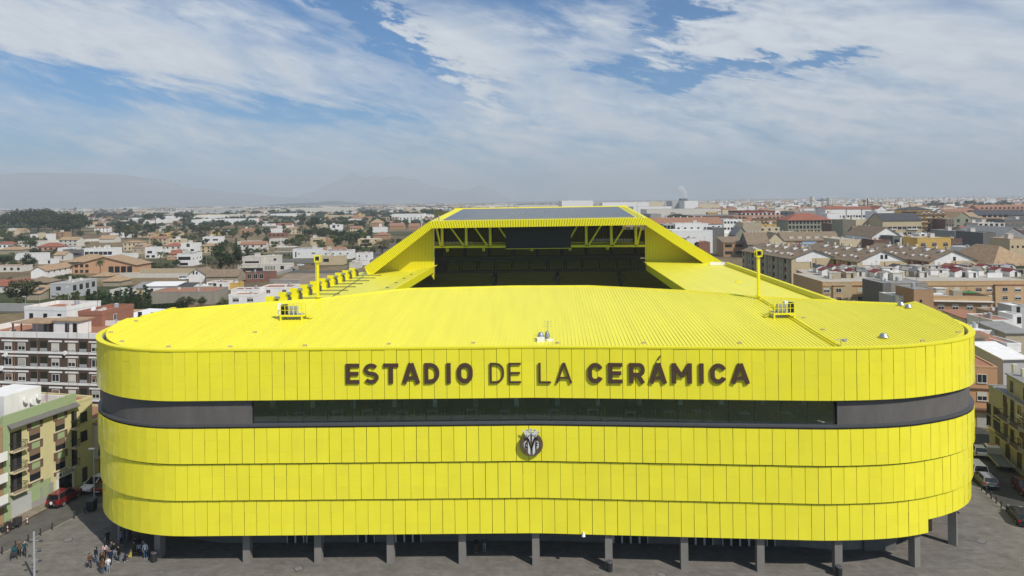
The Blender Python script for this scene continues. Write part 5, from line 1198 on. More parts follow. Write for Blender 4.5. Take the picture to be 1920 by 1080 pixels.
V('red_roof_villa', 'salmon villa with wide red hipped roof and white terrace', 'villa', 70, 113, 471, 463, 11, roof='hip', wall='pink', roofm='red', rise=2.8, wins=[('F', 4, 1, 1.6, 1.5, 'dark')], short='the red hipped villa')
V('white_balcony_house', 'white house with orange roof at the left edge above the villas', 'house', -4, 23, 467, 458, 10, roof='hip', wall='white', roofm='red', rise=2, wins=[('F', 3, 1, 1.8, 1.8, 'bare')], short='the left-edge orange roof')
V('sand_low_house', 'sandy long roofed house under the left-edge orange roof', 'house', -4, 43, 477, 469, 10, roof='hip', wall='stone', roofm='tan', rise=2.2)
V('white_tower_house', 'white house with cream stair tower and red roof below the pine grove', 'house', 57, 92, 455, 440, 12, roof='flat', wall='white', roofm='gravel', wins=[('F', 3, 2, 1.8, 1.6, 'bare')], short='the stair tower house')
V('cream_tower', 'cream stair tower in front of the white house below the pine grove', 'tower', 71, 80, 455.5, 437, 6, roof='flat', wall='cream', roofm='gravel')
V('cream_barn', 'cream barn with pale gable end at the right end of the long field wall', 'barn', 186, 216, 455, 448, 12, roof='gable', wall='offwhite', roofm='tan', rise=3.4, short='the field barn')
V('white_long_house', 'long white house half hidden by trees right of the field barn', 'house', 206, 243, 446, 438, 12, roof='flat', wall='white', roofm='gravel', wins=[('F', 4, 1, 1.4, 1.4, 'bare')], short='the tree-hidden white house')
V('white_box_house', 'small bright white house at the left foot of the pine grove', 'house', 13, 26, 435, 429, 12, roof='flat', wall='white', roofm='gravel')
V('sand_gable_house', 'sandy gabled house at the foot of the pine grove', 'house', 27, 45, 437, 432.5, 14, roof='gable', wall='sand', roofm='tan', rise=3)
V('ochre_long_house', 'long ochre house under palms', 'house', 291, 316, 444, 439, 12, roof='flat', wall='yellow', roofm='gravel', wins=[('F', 4, 1, 1.4, 1.6, 'bare')], short='the long ochre house')
V('cream_block', 'cream two-storey house with four windows left of the palms', 'house', 298, 316, 434, 424.5, 14, roof='flat', wall='offwhite', roofm='gravel', wins=[('F', 4, 1, 1.6, 1.4, 'bare', 6)], short='the four-window cream house')
V('ochre_villa', 'ochre villa right of the round hedge trees', 'house', 395, 411, 441, 434, 12, roof='hip', wall='yellow', roofm='tan', rise=2.6)
V('old_mansion', 'sandy old mansion with a tall roof right of the pine grove', 'house', 161, 192, 427, 421, 14, roof='gable', wall='offwhite', roofm='tan', rise=4.5, short='the old mansion')
tv = V('villa_tan_roofs', 'white villa with long sandy roof and small yellow belfry', 'villa', 657, 683, 416, 410, 20, roof='hip', wall='white', roofm='terra', rise=4.5, short='the belfry villa')
V('tan_villa', 'large villa with sandy hipped roof right of the belfry villa', 'villa', 694, 718, 426, 418, 22, roof='hip', wall='orange', roofm='tan', rise=6, short='the large sandy villa')
V('tan_villa', 'low villa with wide sandy roof left of the large sandy villa', 'villa', 648, 672, 421, 418, 22, roof='hip', wall='beige', roofm='tan', rise=4)
V('white_spire_house', 'white stepped house with slim tower below the large sandy villa', 'house', 698, 725, 436, 427, 14, roof='flat', wall='white', roofm='gravel', short='the slim tower house')
V('white_tower', 'slim white tower of the stepped house', 'tower', 711, 716.5, 432, 420, 6, roof='flat', wall='white', roofm='gravel')
V('orange_roof_long', 'house with long orange roof and dark terrace beside the far stand shoulder', 'house', 731, 758, 430, 424, 20, roof='gable', wall='orange', roofm='terra', rise=4, short='the long orange roof')
V('orange_roof_long', 'brown roofed house right of the long orange roof', 'house', 766, 787, 431, 425, 20, roof='gable', wall='orange', roofm='terra', rise=4)
V('pink_flats', 'pale pink stepped apartment building left of the far stand roof', 'apartment building', 748, 790, 418, 408, 25, roof='flat', wall='white', roofm='gravel', wins=[('F', 6, 3, 2.4, 2.2, 'bare')], short='the pale pink flats')
V('sand_flats', 'sandy apartment building left of the pale pink flats', 'apartment building', 714, 748, 417, 408, 25, roof='flat', wall='beige', roofm='clay', wins=[('F', 6, 3, 2.2, 2.0, 'dark')])
V('hip_brick_house', 'brick house with wide brown hipped roof behind the porch house', 'house', 701, 730, 449, 441, 14, roof='hip', wall='orange', roofm='terra', rise=3, short='the brick hipped house')
def collectors(t, rise, spots, w=2.4, l=3.2, dz=.35):
    D_ = t['dp']; sl = rise / D_; n = Vector((0, 1, sl)).normalized(); u = Vector((0, 0, 1)) - n * n.z; u.normalize()
    for x, y in spots: q = MB(); q.frame(Vector((x, y, t['ht'] + y * sl + dz)), Vector((1, 0, 0)), n, u, w, l, .12); lpart(q, 'solar_collector', M_WG, t)
collectors(sr, 2.2, ((.8, 2), (4, 2))); collectors(sa, 2.4, ((2, 2.5),), 2.2, 2.6); collectors(wu, .01, ((3, 4), (7, 4.5), (12, 4)), 3, 3, .5)
q = MB(); q.box(tv['wd'] * .62, tv['wd'] * .62 + 4, 6, 10, 4, 14.5, (0, 0)); q.box(tv['wd'] * .62 - .4, tv['wd'] * .62 + 4.4, 5.6, 10.4, 14.503, 17, (2.2, 2.2)); lpart(q, 'belfry', W['yellow'], tv)
t = thing('unfinished_building', 'unfinished two-storey concrete frame with open floors', 'building', atz(514, 480), 0)
Wf = (aty(553, 480, t.location.y).x - t.location.x)
for z in (2.9, 6.0): lbox(t, 'floor_slab', W['offwhite'], 0, Wf, 0, 9, z, z + .35)
for i in range(6):
    for j in range(2):
        for k in range(2): x = .2 + i * (Wf - .8) / 5; lbox(t, 'column', W['conc'], x, x + .4, .2 + j * 8.2, .6 + j * 8.2, k * 3.26, 2.895 + k * 3.1)
LAND.append(('the unfinished frame', 533, 470, t))
def wall(label, x0, y0, x1, y1, h, m='offwhite', th=.3, name='garden_wall', cat='wall'):
    A = atz(x0, y0); B = atz(x1, y1); d = B - A; t = tag(thing(name, label, cat, A, math.atan2(d.y, d.x)), kind='thing'); L = d.length
    lbox(t, 'wall', W[m], 0, L, 0, th, -.3, h); lbox(t, 'coping', W['offwhite'], -.03, L + .03, -.05, th + .05, h + .003, h + .1); return t
wall('long pale wall in front of the peach hall', 215, 521, 356, 520.5, 2.3)
wall('long beige upper wall right of the peach hall', 262, 511.5, 405, 511.5, 2.3, 'sand')
wall('white field wall below the old terraces', 92, 455, 192, 452, 2.6)
wall('grey block wall along the black-strip villa', 522, 491, 592, 493, 1.8, 'grey')
wall('grey block wall beside the bare lot', 507, 519, 560, 505, 1.7, 'grey')
wall('grey wall of the walled garden below the bare lot', 505, 530, 560, 531, 1.6, 'grey')
wall('long grey wall behind the dry field', -40, 583, 110, 584, 2.6, 'grey')
wall('grey yard wall below the clipped cypresses', 112, 586, 152, 572, 1.8, 'grey')
wall('pale yellow wall beside the peach hall porch', 190, 516.5, 262, 514, 1.0, 'cream')
wall('off-white wall of the red hipped house', -20, 549, 44, 548, 1.8, 'offwhite')
wall('stone retaining wall under the long low villa', 452, 471, 492, 462, 2.4, 'stone')
def balcony_rows(t, Wd, rows, z0, zs, m, u0=0.0, u1=1.0, out=.9, h=.95):
    for r in range(rows): lbox(t, 'balcony', m, Wd * u0, Wd * u1, -out, -.003, z0 + r * zs, z0 + r * zs + h)
Ab, Bb = atz(1855, 833), atz(1921, 886)
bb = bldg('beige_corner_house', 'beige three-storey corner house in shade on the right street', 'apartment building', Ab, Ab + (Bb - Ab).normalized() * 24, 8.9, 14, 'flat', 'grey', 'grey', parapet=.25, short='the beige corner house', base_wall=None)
LB = 24
def vb(px, py): return hitplane(Ab, Bb, px, py)
for (a, b, y) in ((1845, 1851, 761), (1845, 1851, 793), (1863, 1876, 775), (1863, 1876, 805), (1896, 1901, 753), (1896, 1901, 782), (1896, 1901, 816), (1908, 1917, 762), (1908, 1917, 795), (1908, 1917, 830), (1882, 1887, 744)):
    u = (vb(a, y)[0] + vb(b, y)[0]) / 2; z = vb((a + b) / 2, y)[1]
    if u < .8: u += 1.2
    face_win(bb, LB, 14, 'F', u, min(max(z, 3.6), 8.2), min(max(abs(vb(b, y)[0] - vb(a, y)[0]), .8), 1.9), 1.45, 'brown' if a > 1900 else 'dark')
for (a, b, z) in ((1880, 1904, 5.9), (1880, 1904, 3.1), (1909, 1925, 5.9), (1909, 1925, 3.1)):
    ua, ub2 = vb(a, 800)[0], vb(b, 820)[0]; lbox(bb, 'balcony_slab', W['beige'], ua, ub2, -1.1, -.003, z - .16, z); railing(bb, 'balcony_railing', ua + .05, ub2 - .05, -1.05, -.02, z); lbox(bb, 'balcony_door', M_WFD, ua + .4, ua + 1.6, -.05, -.003, z + .01, z + 2.2)
lbox(bb, 'floor_ledge', W['cream'], 0, LB, -.35, -.003, 2.75, 2.95)
for u in (2.2, 5.5, 9.0, 12.5): lbox(bb, 'ground_door', M_WFD, u, u + 1.3, -.05, -.003, 0, 2.2)
lbox(bb, 'roof_room', W['grey'], 3.5, 20, 1.0, 12, 8.96, 11.6); lbox(bb, 'roof_room_roof', RF['grey'], 3.4, 20.1, .8, 12.1, 11.61, 11.8)
for u, w in ((4.6, 1.0), (8.6, .9), (12.5, 1.2)): lbox(bb, 'roof_room_window', M_WG, u, u + w, .95, .997, 9.4, 11.0)
for u in (2.4, 5.2): lbox(bb, 'chimney', W['offwhite'], u - .3, u + .3, 2.2, 2.8, 8.96 if u < 3 else 11.8, 12.9)
ow = bldg('orange_end_house', 'orange rendered house closing the end of the right street', 'house', aty(1815, 700, 112), aty(1870, 700, 111), 9.8, 10, 'flat', 'peach', 'clay', parapet=.25, short='the orange end house')
for z in (8.0, 5.1): face_win(ow, 4, 10, 'F', 2.0, z, 1.3, 1.3, 'half' if z < 6 else 'white')
lbox(ow, 'floor_ledge', W['brown'], 0, 4.8, -.2, -.003, 6.2, 6.4); lbox(ow, 'garage_door', W['lgrey'], 1.2, 3.6, -.06, -.003, 0, 2.4); lbox(ow, 'balcony', W['brown'], .5, 4.6, -.8, -.003, 3.0, 3.2)
def V2(*a, **k): return pb(*a, **k)
def hb(name, label, cat, x0, x1, Y, yt, depth, Y1=None, **k):
    A = aty(x0, 600, Y); B = aty(x1, 600, Y1 or Y); return bldg(name, label, cat, A, B, max(aty(x0, yt, Y).z, 2.0), depth, **k)
hb('cream_house', 'narrow cream house with brown awning roof touching the stadium corner', 'house', 1826, 1846, 128, 634, 8, wall='offwhite', roof='shed', roofm='brown', rise=1.2, wins=[('F', 1, 1, 1.5, 1.6, 'bare', 7.2)], short='the brown-awning house')
hb('grey_balcony_house', 'grey house with a deep covered balcony under a brown tile edge', 'house', 1845, 1888, 132, 645, 8, wall='dark', roof='shed', roofm='clay', rise=.8, wins=[('F', 2, 1, 1.3, 1.5, 'white', 6.4, 3, .3, .9), ('F', 2, 1, .9, .9, 'bare', 2.6)], short='the covered-balcony house')
hb('white_cottage', 'small white house right of the covered-balcony house', 'house', 1888, 1914, 130, 647, 7, wall='white', roof='flat', roofm='grey', wins=[('F', 1, 1, 1.2, 1.1, 'white', 7.4, 3, .5, .95)])
hb('white_house', 'white house with two dark windows above the covered-balcony house', 'house', 1861, 1900, 158, 602, 9, wall='white', roof='flat', roofm='clay', parapet=.25, wins=[('F', 1, 1, .8, 1.0, 'dark', 7.4, 3, .02, .25), ('F', 1, 1, 1.5, 1.3, 'dark', 7.2, 3, .45, .85)], short='the two-window white house')
hb('white_roof_terrace', 'long white terrace wall beside the stadium parapet', 'house', 1828, 1871, 143, 622, 7, wall='white', roof='flat', roofm='white', parapet=.3)
hb('net_terrace_house', 'house with a wide dark pane at its terrace behind the stadium parapet', 'house', 1810, 1850, 168, 598, 9, wall='offwhite', roof='shed', roofm='clay', rise=.7, wins=[('F', 1, 1, 3.6, 1.3, 'bare', 6.6)])  # one dark window pane fills the netted terrace opening
hb('tin_roof_house', 'grey tin-roofed house at the right edge over a brown yard', 'house', 1885, 1930, 140, 625, 8, wall='beige', roof='shed', roofm='grey', rise=.8)
hb('white_tin_house', 'white house with sloping metal sheet roof at the right edge', 'house', 1880, 1925, 118, 674, 8, wall='lgrey', roof='shed', roofm='white', rise=1.2)
hb('brown_shed', 'low shed with a wide dusty brown roof above the orange end house', 'shed', 1826, 1882, 122, 703, 7, wall='dark', roof='shed', roofm='tan', rise=1.6, wins=[('F', 3, 1, 1.0, 1.0, 'bare', 6.0)])
hb('graffiti_wall_house', 'small white walled yard above the dusty brown roof', 'house', 1842, 1868, 126, 679, 4, wall='white', roof='flat', roofm='gravel', parapet=.2)
hb('pink_grey_house', 'pinkish grey house with a pale roof slab near the beige corner house', 'house', 1879, 1935, 126, 684, 8, wall='pink', roof='flat', roofm='white', parapet=.2)
hb('white_cube', 'white stair cube with dark door near the right edge', 'house', 1899, 1916, 165, 592, 5, wall='white', roof='flat', roofm='white', wins=[('F', 1, 1, 1.0, 1.6, 'bare', 7.6, 3, .4, 1)])
hb('grey_stair_room', 'grey stair room with white top at the right edge', 'house', 1897, 1925, 172, 575, 5, wall='lgrey', roof='flat', roofm='white', parapet=.3, wins=[('F', 1, 1, .9, 1.8, 'bare', 9.2, 3, .3, .6)])
hb('beige_yard_house', 'beige yard building in front of the long tan block at the right edge', 'house', 1870, 1905, 176, 588, 8, wall='beige', roof='flat', roofm='clay', parapet=.3)
of_ = hb('orange_brick_block', 'orange brick apartment block with a bright white cornice', 'apartment building', 1751, 1860, 192, 563, 14, wall='orange', roof='flat', roofm='grey', parapet=1.35, par_m='tan', wins=[('F', 4, 2, 1.45, 1.35, 'half', 4.0, 2.75)], short='the white-cornice orange block', Y1=189)
LO = (aty(1860, 600, 189) - aty(1751, 600, 192)).length; hO = aty(1751, 563, 192).z
lbox(of_, 'white_cornice', W['white'], -.2, LO + .3, -.75, -.053, hO - .28, hO); lbox(of_, 'orange_corner', W['peach'], LO - .3, LO + .05, -.06, -.003, 0, hO - .3)
for i in range(4): u = LO * (i + .5) / 4; lbox(of_, 'window_panel', W['tan'], u - .8, u + .8, -.04, -.003, 2.1, 3.2); lbox(of_, 'window_panel', W['tan'], u - .8, u + .8, -.04, -.003, 4.9, 5.9)
lbox(of_, 'roof_shed', W['beige'], LO * .45, LO * .62, 4, 7, hO + .1, hO + 2.3); lbox(of_, 'green_roof_shed', W['brick'], LO * .64, LO * .84, 4, 7, hO + .1, hO + 1.6); lbox(of_, 'roof_shed_roof', mat('green_sheet', (.06, .2, .06), var=.1), LO * .62, LO * .86, 3.8, 7.2, hO + 1.61, hO + 1.8); lbox(of_, 'roof_tank', W['white'], 1.0, 4.0, 4, 6, hO + .1, hO + 1.3); lbox(of_, 'roof_tank', W['offwhite'], 4.5, 8.0, 4, 6, hO + .1, hO + .8)
hb('orange_brick_tower', 'plain orange tower with two tiny windows at the left of the white-cornice orange block', 'tower', 1714, 1751, 189, 543, 9, wall='orange', roof='flat', roofm='grey', parapet=.2, wins=[('F', 1, 2, .65, .8, 'bare', 6.2, 2.6, .1, .6)], par_m='grey')
hb('concrete_party_wall', 'big stained concrete party wall with one dark opening', 'building', 1672, 1740, 205, 532, 12, wall='conc', roof='flat', roofm='grey', parapet=.15, wins=[('F', 1, 1, 1.2, 1.4, 'bare', 10.0, 3, .3, .6)], short='the concrete party wall')
hb('dark_party_wall', 'dark grey end wall at the left of the concrete party wall', 'building', 1656, 1672, 204, 531.5, 12, wall='dark', roof='flat', roofm='grey', parapet=.1)
hb('white_annex', 'white annex in front of the concrete party wall', 'house', 1686, 1712, 194, 556, 7, wall='white', roof='flat', roofm='grey', parapet=.2, wins=[('F', 1, 1, .4, 1.2, 'bare', 7.0, 3, .5, .9)])
hb('grey_annex', 'grey lower annex at the left of the white annex', 'house', 1673, 1686, 196, 555, 7, wall='lgrey', roof='flat', roofm='white', parapet=.2)
tl = hb('long_tan_block', 'long tan brick apartment block with brown floor lines and roof sheds', 'apartment building', 1543, 1935, 222, 529, 26, wall='tan', roof='flat', roofm='gravel', parapet=.15, short='the long tan block', Y1=219)
LT = (aty(1935, 600, 219) - aty(1543, 600, 222)).length; hT = aty(1543, 529, 222).z
def ut(px): return hitplane(aty(1543, 600, 222), aty(1935, 600, 219), px, 550)[0]
for z in (hT - 1.55, hT - 4.2, hT - 6.85): lbox(tl, 'floor_line', W['brown'], 0, LT, -.1, -.003, z, z + .16)
for r, z in enumerate((hT - 2.6, hT - 5.25, hT - 7.9)):
    for i, px in enumerate((1550, 1571, 1590, 1612, 1633, 1651, 1755, 1772, 1794, 1835, 1855, 1882, 1906, 1924)):
        face_win(tl, LT, 26, 'F', ut(px), z, 1.55 if i % 3 else 1.9, 1.2, ['half', 'blind', 'white', 'brown', 'half'][(i * 2 + r) % 5], .62 if (1561 < px < 1628 or px > 1864) else 0)
lbox(tl, 'projecting_bay', W['tan'], ut(1561), ut(1628), -.62, -.102, 0, hT - 1.3); lbox(tl, 'bay_tile_edge', RF['terra'], ut(1560), ut(1629), -.8, -.102, hT - 1.29, hT - 1.0)
lbox(tl, 'projecting_bay', W['tan'], ut(1864), ut(1934), -.62, -.102, 0, hT - 1.3); lbox(tl, 'bay_tile_edge', RF['terra'], ut(1863), ut(1935), -.8, -.102, hT - 1.29, hT - 1.0)
wg = bldg('tan_side_wing', 'receding side wing of the tan block with narrow slit windows', 'apartment building', aty(1494, 600, 262), aty(1542.5, 600, 222.3), aty(1542, 529, 222.3).z - .1, 9, 'flat', 'sand', 'gravel', parapet=.15, wins=[('F', 14, 2, .6, 1.5, 'bare', 3.0, 3.0)], short='the slit-window side wing')
rr = random.Random(77)
shed_list = [(1531, 1553, 250, 504, 'white', 'darkg', 'gable'), (1541, 1560, 240, 513, 'white', 'maroon', 'gable'), (1566, 1585, 232, 516, 'beige', 'maroon', 'gable'), (1640, 1662, 232, 514, 'white', 'maroon', 'gable'), (1670, 1695, 234, 517, 'white', 'white', 'flat'), (1597, 1622, 236, 519, 'offwhite', 'grey', 'flat'), (1576, 1590, 244, 510, 'white', 'grey', 'flat'), (1614, 1630, 246, 506, 'white', 'grey', 'flat'), (1655, 1680, 246, 507, 'white', 'gravel', 'flat'), (1676, 1694, 250, 503, 'white', 'darkg', 'gable'), (1698, 1714, 238, 515, 'beige', 'gravel', 'gable'), (1714, 1724, 232, 518, 'conc', 'grey', 'gable'), (1724, 1740, 231, 520, 'offwhite', 'gravel', 'flat'), (1745, 1775, 238, 516, 'white', 'gravel', 'flat'), (1790, 1815, 231, 520, 'white', 'maroon', 'gable'), (1816, 1832, 229, 520, 'white', 'white', 'flat'), (1778, 1812, 248, 509, 'white', 'maroon', 'gable'), (1838, 1858, 246, 506, 'white', 'maroon', 'gable'), (1815, 1850, 240, 513, 'offwhite', 'gravel', 'flat'), (1866, 1886, 236, 513, 'white', 'maroon', 'gable'), (1893, 1910, 230, 520, 'white', 'maroon', 'gable'), (1630, 1640, 238, 516, 'white', 'grey', 'flat'), (1745, 1762, 252, 505, 'white', 'gravel', 'flat'), (1700, 1735, 254, 505, 'white', 'gravel', 'flat'), (1590, 1612, 252, 505, 'beige', 'gravel', 'flat'), (1560, 1572, 250, 507, 'white', 'maroon', 'gable'), (1860, 1880, 252, 506, 'offwhite', 'grey', 'flat')]
for i in range(26): a_ = rr.uniform(1556, 1905); shed_list.append((a_, a_ + rr.uniform(6, 16), rr.uniform(228, 256), rr.uniform(508, 519), rr.choice(['white', 'white', 'offwhite', 'beige']), rr.choice(['gravel', 'maroon', 'grey', 'white', 'clay']), rr.choice(['flat', 'flat', 'gable'])))
for (a, b, Y, yt, wm, rm, rf) in shed_list:
    base = hT + .06
    A = aty(a, 500, Y); B = aty(b, 500, Y); h = max(aty(a, yt, Y).z - base, 1.7)
    m = MB(); w_ = B.x - A.x; d_ = rr.uniform(3, 4.5)
    t = tl
    Am = t.matrix_basis if False else None
    ca, sa = math.cos(-t.rotation_euler.z), math.sin(-t.rotation_euler.z); dx, dy = A.x - t.location.x, A.y - t.location.y; lx, ly = dx * ca - dy * sa, dx * sa + dy * ca
    body = lbox(t, 'roof_shed', W[wm], lx, lx + w_, ly, ly + d_, base, base + h)
    q = MB()
    if rf == 'gable':
        r = .9; o = .25
        for s_ in (0, 1):
            xa, xb = (lx - o, lx + w_ / 2) if s_ == 0 else (lx + w_ / 2, lx + w_ + o); za, zb = (base + h - .05, base + h + r) if s_ == 0 else (base + h + r, base + h - .05)
            k = len(q.v); q.v += [(xa, ly - o, za), (xb, ly - o, zb), (xb, ly + d_ + o, zb), (xa, ly + d_ + o, za), (xa, ly - o, za + .12), (xb, ly - o, zb + .12), (xb, ly + d_ + o, zb + .12), (xa, ly + d_ + o, za + .12)]
            for f in ((3, 2, 1, 0), (4, 5, 6, 7), (0, 1, 5, 4), (1, 2, 6, 5), (2, 3, 7, 6), (3, 0, 4, 7)): q.f.append(tuple(k + c for c in f)); q.m.append(0)
        g = MB(); g.v = [(lx, ly, base + h), (lx + w_, ly, base + h), (lx + w_ / 2, ly, base + h + r - .03), (lx, ly + .15, base + h), (lx + w_, ly + .15, base + h), (lx + w_ / 2, ly + .15, base + h + r - .03)]; g.f = [(0, 1, 2), (5, 4, 3), (0, 3, 4, 1), (1, 4, 5, 2), (2, 5, 3, 0)]; g.m = [0] * 5; lpart(g, 'shed_gable', W[wm], body)
    else: q.box(lx - .15, lx + w_ + .15, ly - .15, ly + d_ + .15, base + h + .003, base + h + .15)
    lpart(q, 'shed_roof', RF[rm], body)
    if w_ > 2.5: lbox(body, 'shed_door', M_WFD, lx + w_ * .55, lx + w_ * .55 + .8, ly - .03, ly - .002, base + .02, base + 1.7)
for i in range(26):
    a = rr.uniform(1550, 1915); Y = rr.uniform(226, 248); A = aty(a, 500, Y); dx, dy = A.x - tl.location.x, A.y - tl.location.y; lx, ly = dx * ca - dy * sa, dx * sa + dy * ca
    q = MB(); zt = rr.uniform(2.5, 5); q.tube((lx, ly, hT + .05), (lx, ly, hT + zt), .035, 4)
    for k in range(3): q.tube((lx - .5, ly, hT + zt - .1 - k * .25), (lx + .5, ly, hT + zt - .1 - k * .25), .02, 3)
    lpart(q, 'roof_aerial', M_RAIL, tl)
for i in range(14):
    a = rr.uniform(1550, 1915); Y = rr.uniform(228, 252); A = aty(a, 500, Y); dx, dy = A.x - tl.location.x, A.y - tl.location.y; lx, ly = dx * ca - dy * sa, dx * sa + dy * ca
    lbox(tl, 'roof_partition', rr.choice([W['white'], W['offwhite'], W['beige']]), lx, lx + rr.uniform(2, 5), ly, ly + .2, hT + .06, hT + rr.uniform(1.0, 1.9))
def gabled(label, x0, x1, Y, ye, yap, rec, sh, yaw, wins, lw_):
    A = aty(x0, 500, Y); L = (aty(x1, 500, Y).x - A.x) / math.cos(yaw); B = A + Vector((math.cos(yaw), math.sin(yaw), 0)) * L
    h = aty(x0, ye, Y).z; r = aty((x0 + x1) / 2, yap, Y).z - h
    t = bldg('gabled_apartment_block', label, 'apartment building', A, B, h, rec, 'gablev', 'sand', 'brown', wins=wins, rise=r, over=.7, base_wall='white', group='gabled apartment blocks', short=sh)
    for i in range(12):
        v = 2 + i * (rec - 4) / 12; u = L * .10 + (i % 3) * .5; z = h + r * (u / (L / 2))
        sk = lbox(t, 'skylight', W['white'] if i % 4 else W['terra'], u, u + 2.6, v, v + .9, z + .1, z + .75)
    for i in range(5):
        v = 3 + i * (rec - 6) / 5; u = L * .36; z = h + r * .75; lbox(t, 'skylight', W['white'], u, u + L * .1, v, v + 1.4, z + .1, z + 1.0)
    for i in range(7):
        v = 3 + i * (rec - 6) / 7; lbox(t, 'chimney', W['cream'] if i % 2 else W['grey'], L * .5 - .4, L * .5 + .4, v, v + .8, h + r - .3, h + r + 1.2)
    for i in range(9):
        v = 1 + i * (rec - 2) / 9; lbox(t, 'balcony_bay', W[lw_], -.5, -.003, v, v + 1.6, 1, h - .4)
    lbox(t, 'front_strip', W['brown'], L * .42, L * .435, -.06, -.003, 0, h - .3); lbox(t, 'front_strip', W['brown'], L * .54, L * .555, -.06, -.003, 0, h - .3)
    lbox(t, 'white_terrace_wall', W['white'], L * .1, L * .45, -.12, -.003, h - 1.4, h - .05)
    return t
gabled('gabled block with white gable and shaded long side, left of three alike', 1484, 1572, 277, 485, 469, 46, 'the left gabled block', .1, [('F', 1, 3, 1.2, 1.5, 'white', 4, 3.2, .4, .6), ('L', 14, 4, 1.0, 1.6, 'dark')], 'beige')
gabled('gabled block with white gable and two small attic windows, middle of three alike', 1607, 1707, 262, 491, 470, 46, 'the middle gabled block', .1, [('F', 2, 1, .9, 1.3, 'dark', 14.6, 3, .45, .62), ('F', 2, 3, 1.2, 1.4, 'white', 4, 3.2, .35, .8), ('L', 14, 4, 1.0, 1.6, 'dark')], 'yellow')
gabled('gabled block with white gable beside the white and blue flats, right of three alike', 1743, 1838, 262, 490, 470, 46, 'the right gabled block', .1, [('F', 1, 1, .9, 1.2, 'dark', 13.6, 3, .45, .6), ('F', 3, 3, 1.0, 1.3, 'dark', 4, 3.2, .3, .85), ('L', 14, 4, 1.0, 1.6, 'dark')], 'terra')
hb('white_flats', 'white three-storey flats joined to a pale blue house', 'apartment building', 1817, 1850, 290, 466, 12, wall='white', roof='flat', roofm='grey', wins=[('F', 3, 3, 1.4, 1.6, 'dark', 6, 3.3)], short='the white three-storey flats')
hb('blue_flats', 'pale blue three-storey house beside the white flats', 'apartment building', 1850.3, 1875, 290, 468, 12, wall='blue', roof='flat', roofm='grey', wins=[('F', 2, 3, 1.7, 1.6, 'half', 5.5, 3.3)], short='the pale blue house')
tn = hb('tan_hip_block', 'olive block with a big sandy hipped roof at the right edge', 'apartment building', 1864, 1945, 262, 499, 30, wall='olive', roof='hip', roofm='tan', rise=7, over=.8, wins=[('F', 4, 2, 1.8, 1.3, 'dark')], short='the sandy hipped block')
hb('grey_gable_shed', 'big grey gabled industrial shed near the right edge', 'shed', 1869, 1935, 400, 446, 40, wall='grey', roof='gablev', roofm='grey', rise=6, short='the grey gabled shed')
hb('dark_shed', 'dark grey square building left of the grey gabled shed', 'building', 1845, 1869, 402, 437, 25, wall='dark', roof='flat', roofm='grey', short='the dark square building')
hb('grey_block', 'grey windowless block with red roofed hut behind the white three-storey flats', 'building', 1792, 1819, 430, 434, 25, wall='grey', roof='flat', roofm='grey', short='the grey windowless block')
hb('olive_factory', 'grey workshop with wide windows and stepped roof between the grey blocks', 'workshop', 1819, 1846, 425, 441, 25, wall='grey', roof='flat', roofm='gravel', wins=[('F', 3, 2, 2.6, 2.2, 'bare')])
hb('cream_red_hut', 'cream house with a red roof between the grey blocks', 'house', 1810, 1845, 450, 432, 12, wall='cream', roof='gable', roofm='red', rise=2.5)
hb('orange_yard_house', 'sandy building with small dark windows near the right edge', 'house', 1895, 1935, 330, 449, 14, wall='sand', roof='flat', roofm='clay', wins=[('F', 4, 2, 1.0, 1.1, 'bare')])
hb('tan_wide_block', 'low ochre block with three balconies behind the right gabled block', 'apartment building', 1722, 1785, 370, 447, 14, wall='yellow', roof='flat', roofm='gravel', wins=[('F', 3, 2, 2.6, 2.0, 'brown')], short='the low ochre block')
hb('white_roof_house', 'white roof house standing on the low ochre block', 'house', 1726, 1752, 392, 439, 8, wall='white', roof='flat', roofm='white', wins=[('F', 2, 1, 1.6, 1.2, 'bare', 15.5)])
hb('white_slanted_wall', 'pale grey party wall left of the low ochre block', 'building', 1688, 1723, 385, 445, 12, wall='lgrey', roof='flat', roofm='grey', parapet=.1)
hb('red_balcony_house', 'brown house with red balconies right of the low ochre block', 'house', 1786, 1806, 380, 448, 12, wall='brown', roof='flat', roofm='clay', wins=[('F', 2, 2, 1.6, 1.4, 'white')])
hb('white_gable_warehouse', 'big white gabled wall with dark roof behind the middle gabled block', 'building', 1637, 1692, 372, 444, 30, wall='white', roof='gablev', roofm='brown', rise=5, short='the big white gable')
hb('brown_flats', 'dark brown brick flats at the foot of the big white gable', 'apartment building', 1640, 1671, 345, 451, 12, wall='brown', roof='flat', roofm='clay', wins=[('F', 4, 2, 2.0, 1.8, 'half')])
hb('dark_glass_block', 'dark teal glazed end wall right of the big white gable', 'building', 1676, 1690, 360, 444, 12, wall='dark', roof='flat', roofm='grey', wins=[('F', 1, 3, 2.4, 2.0, 'bare')])
hb('cream_low_flats', 'low cream building with roof tank left of the big white gable', 'building', 1576, 1640, 380, 450, 20, wall='cream', roof='flat', roofm='gravel', wins=[('F', 4, 1, 1.2, 1.0, 'dark')], short='the low cream building')
cr = hb('colourful_row', 'row house with brown tiled roof and blue, red and yellow facade panels', 'apartment building', 1470, 1576, 470, 451, 14, wall='cream', roof='gable', roofm='brown', rise=5.5, wins=[('F', 14, 2, 1.5, 1.3, 'half', 2.3, 3.2)], chim=5, short='the colourful row')
LC = aty(1576, 500, 470).x - aty(1470, 500, 470).x
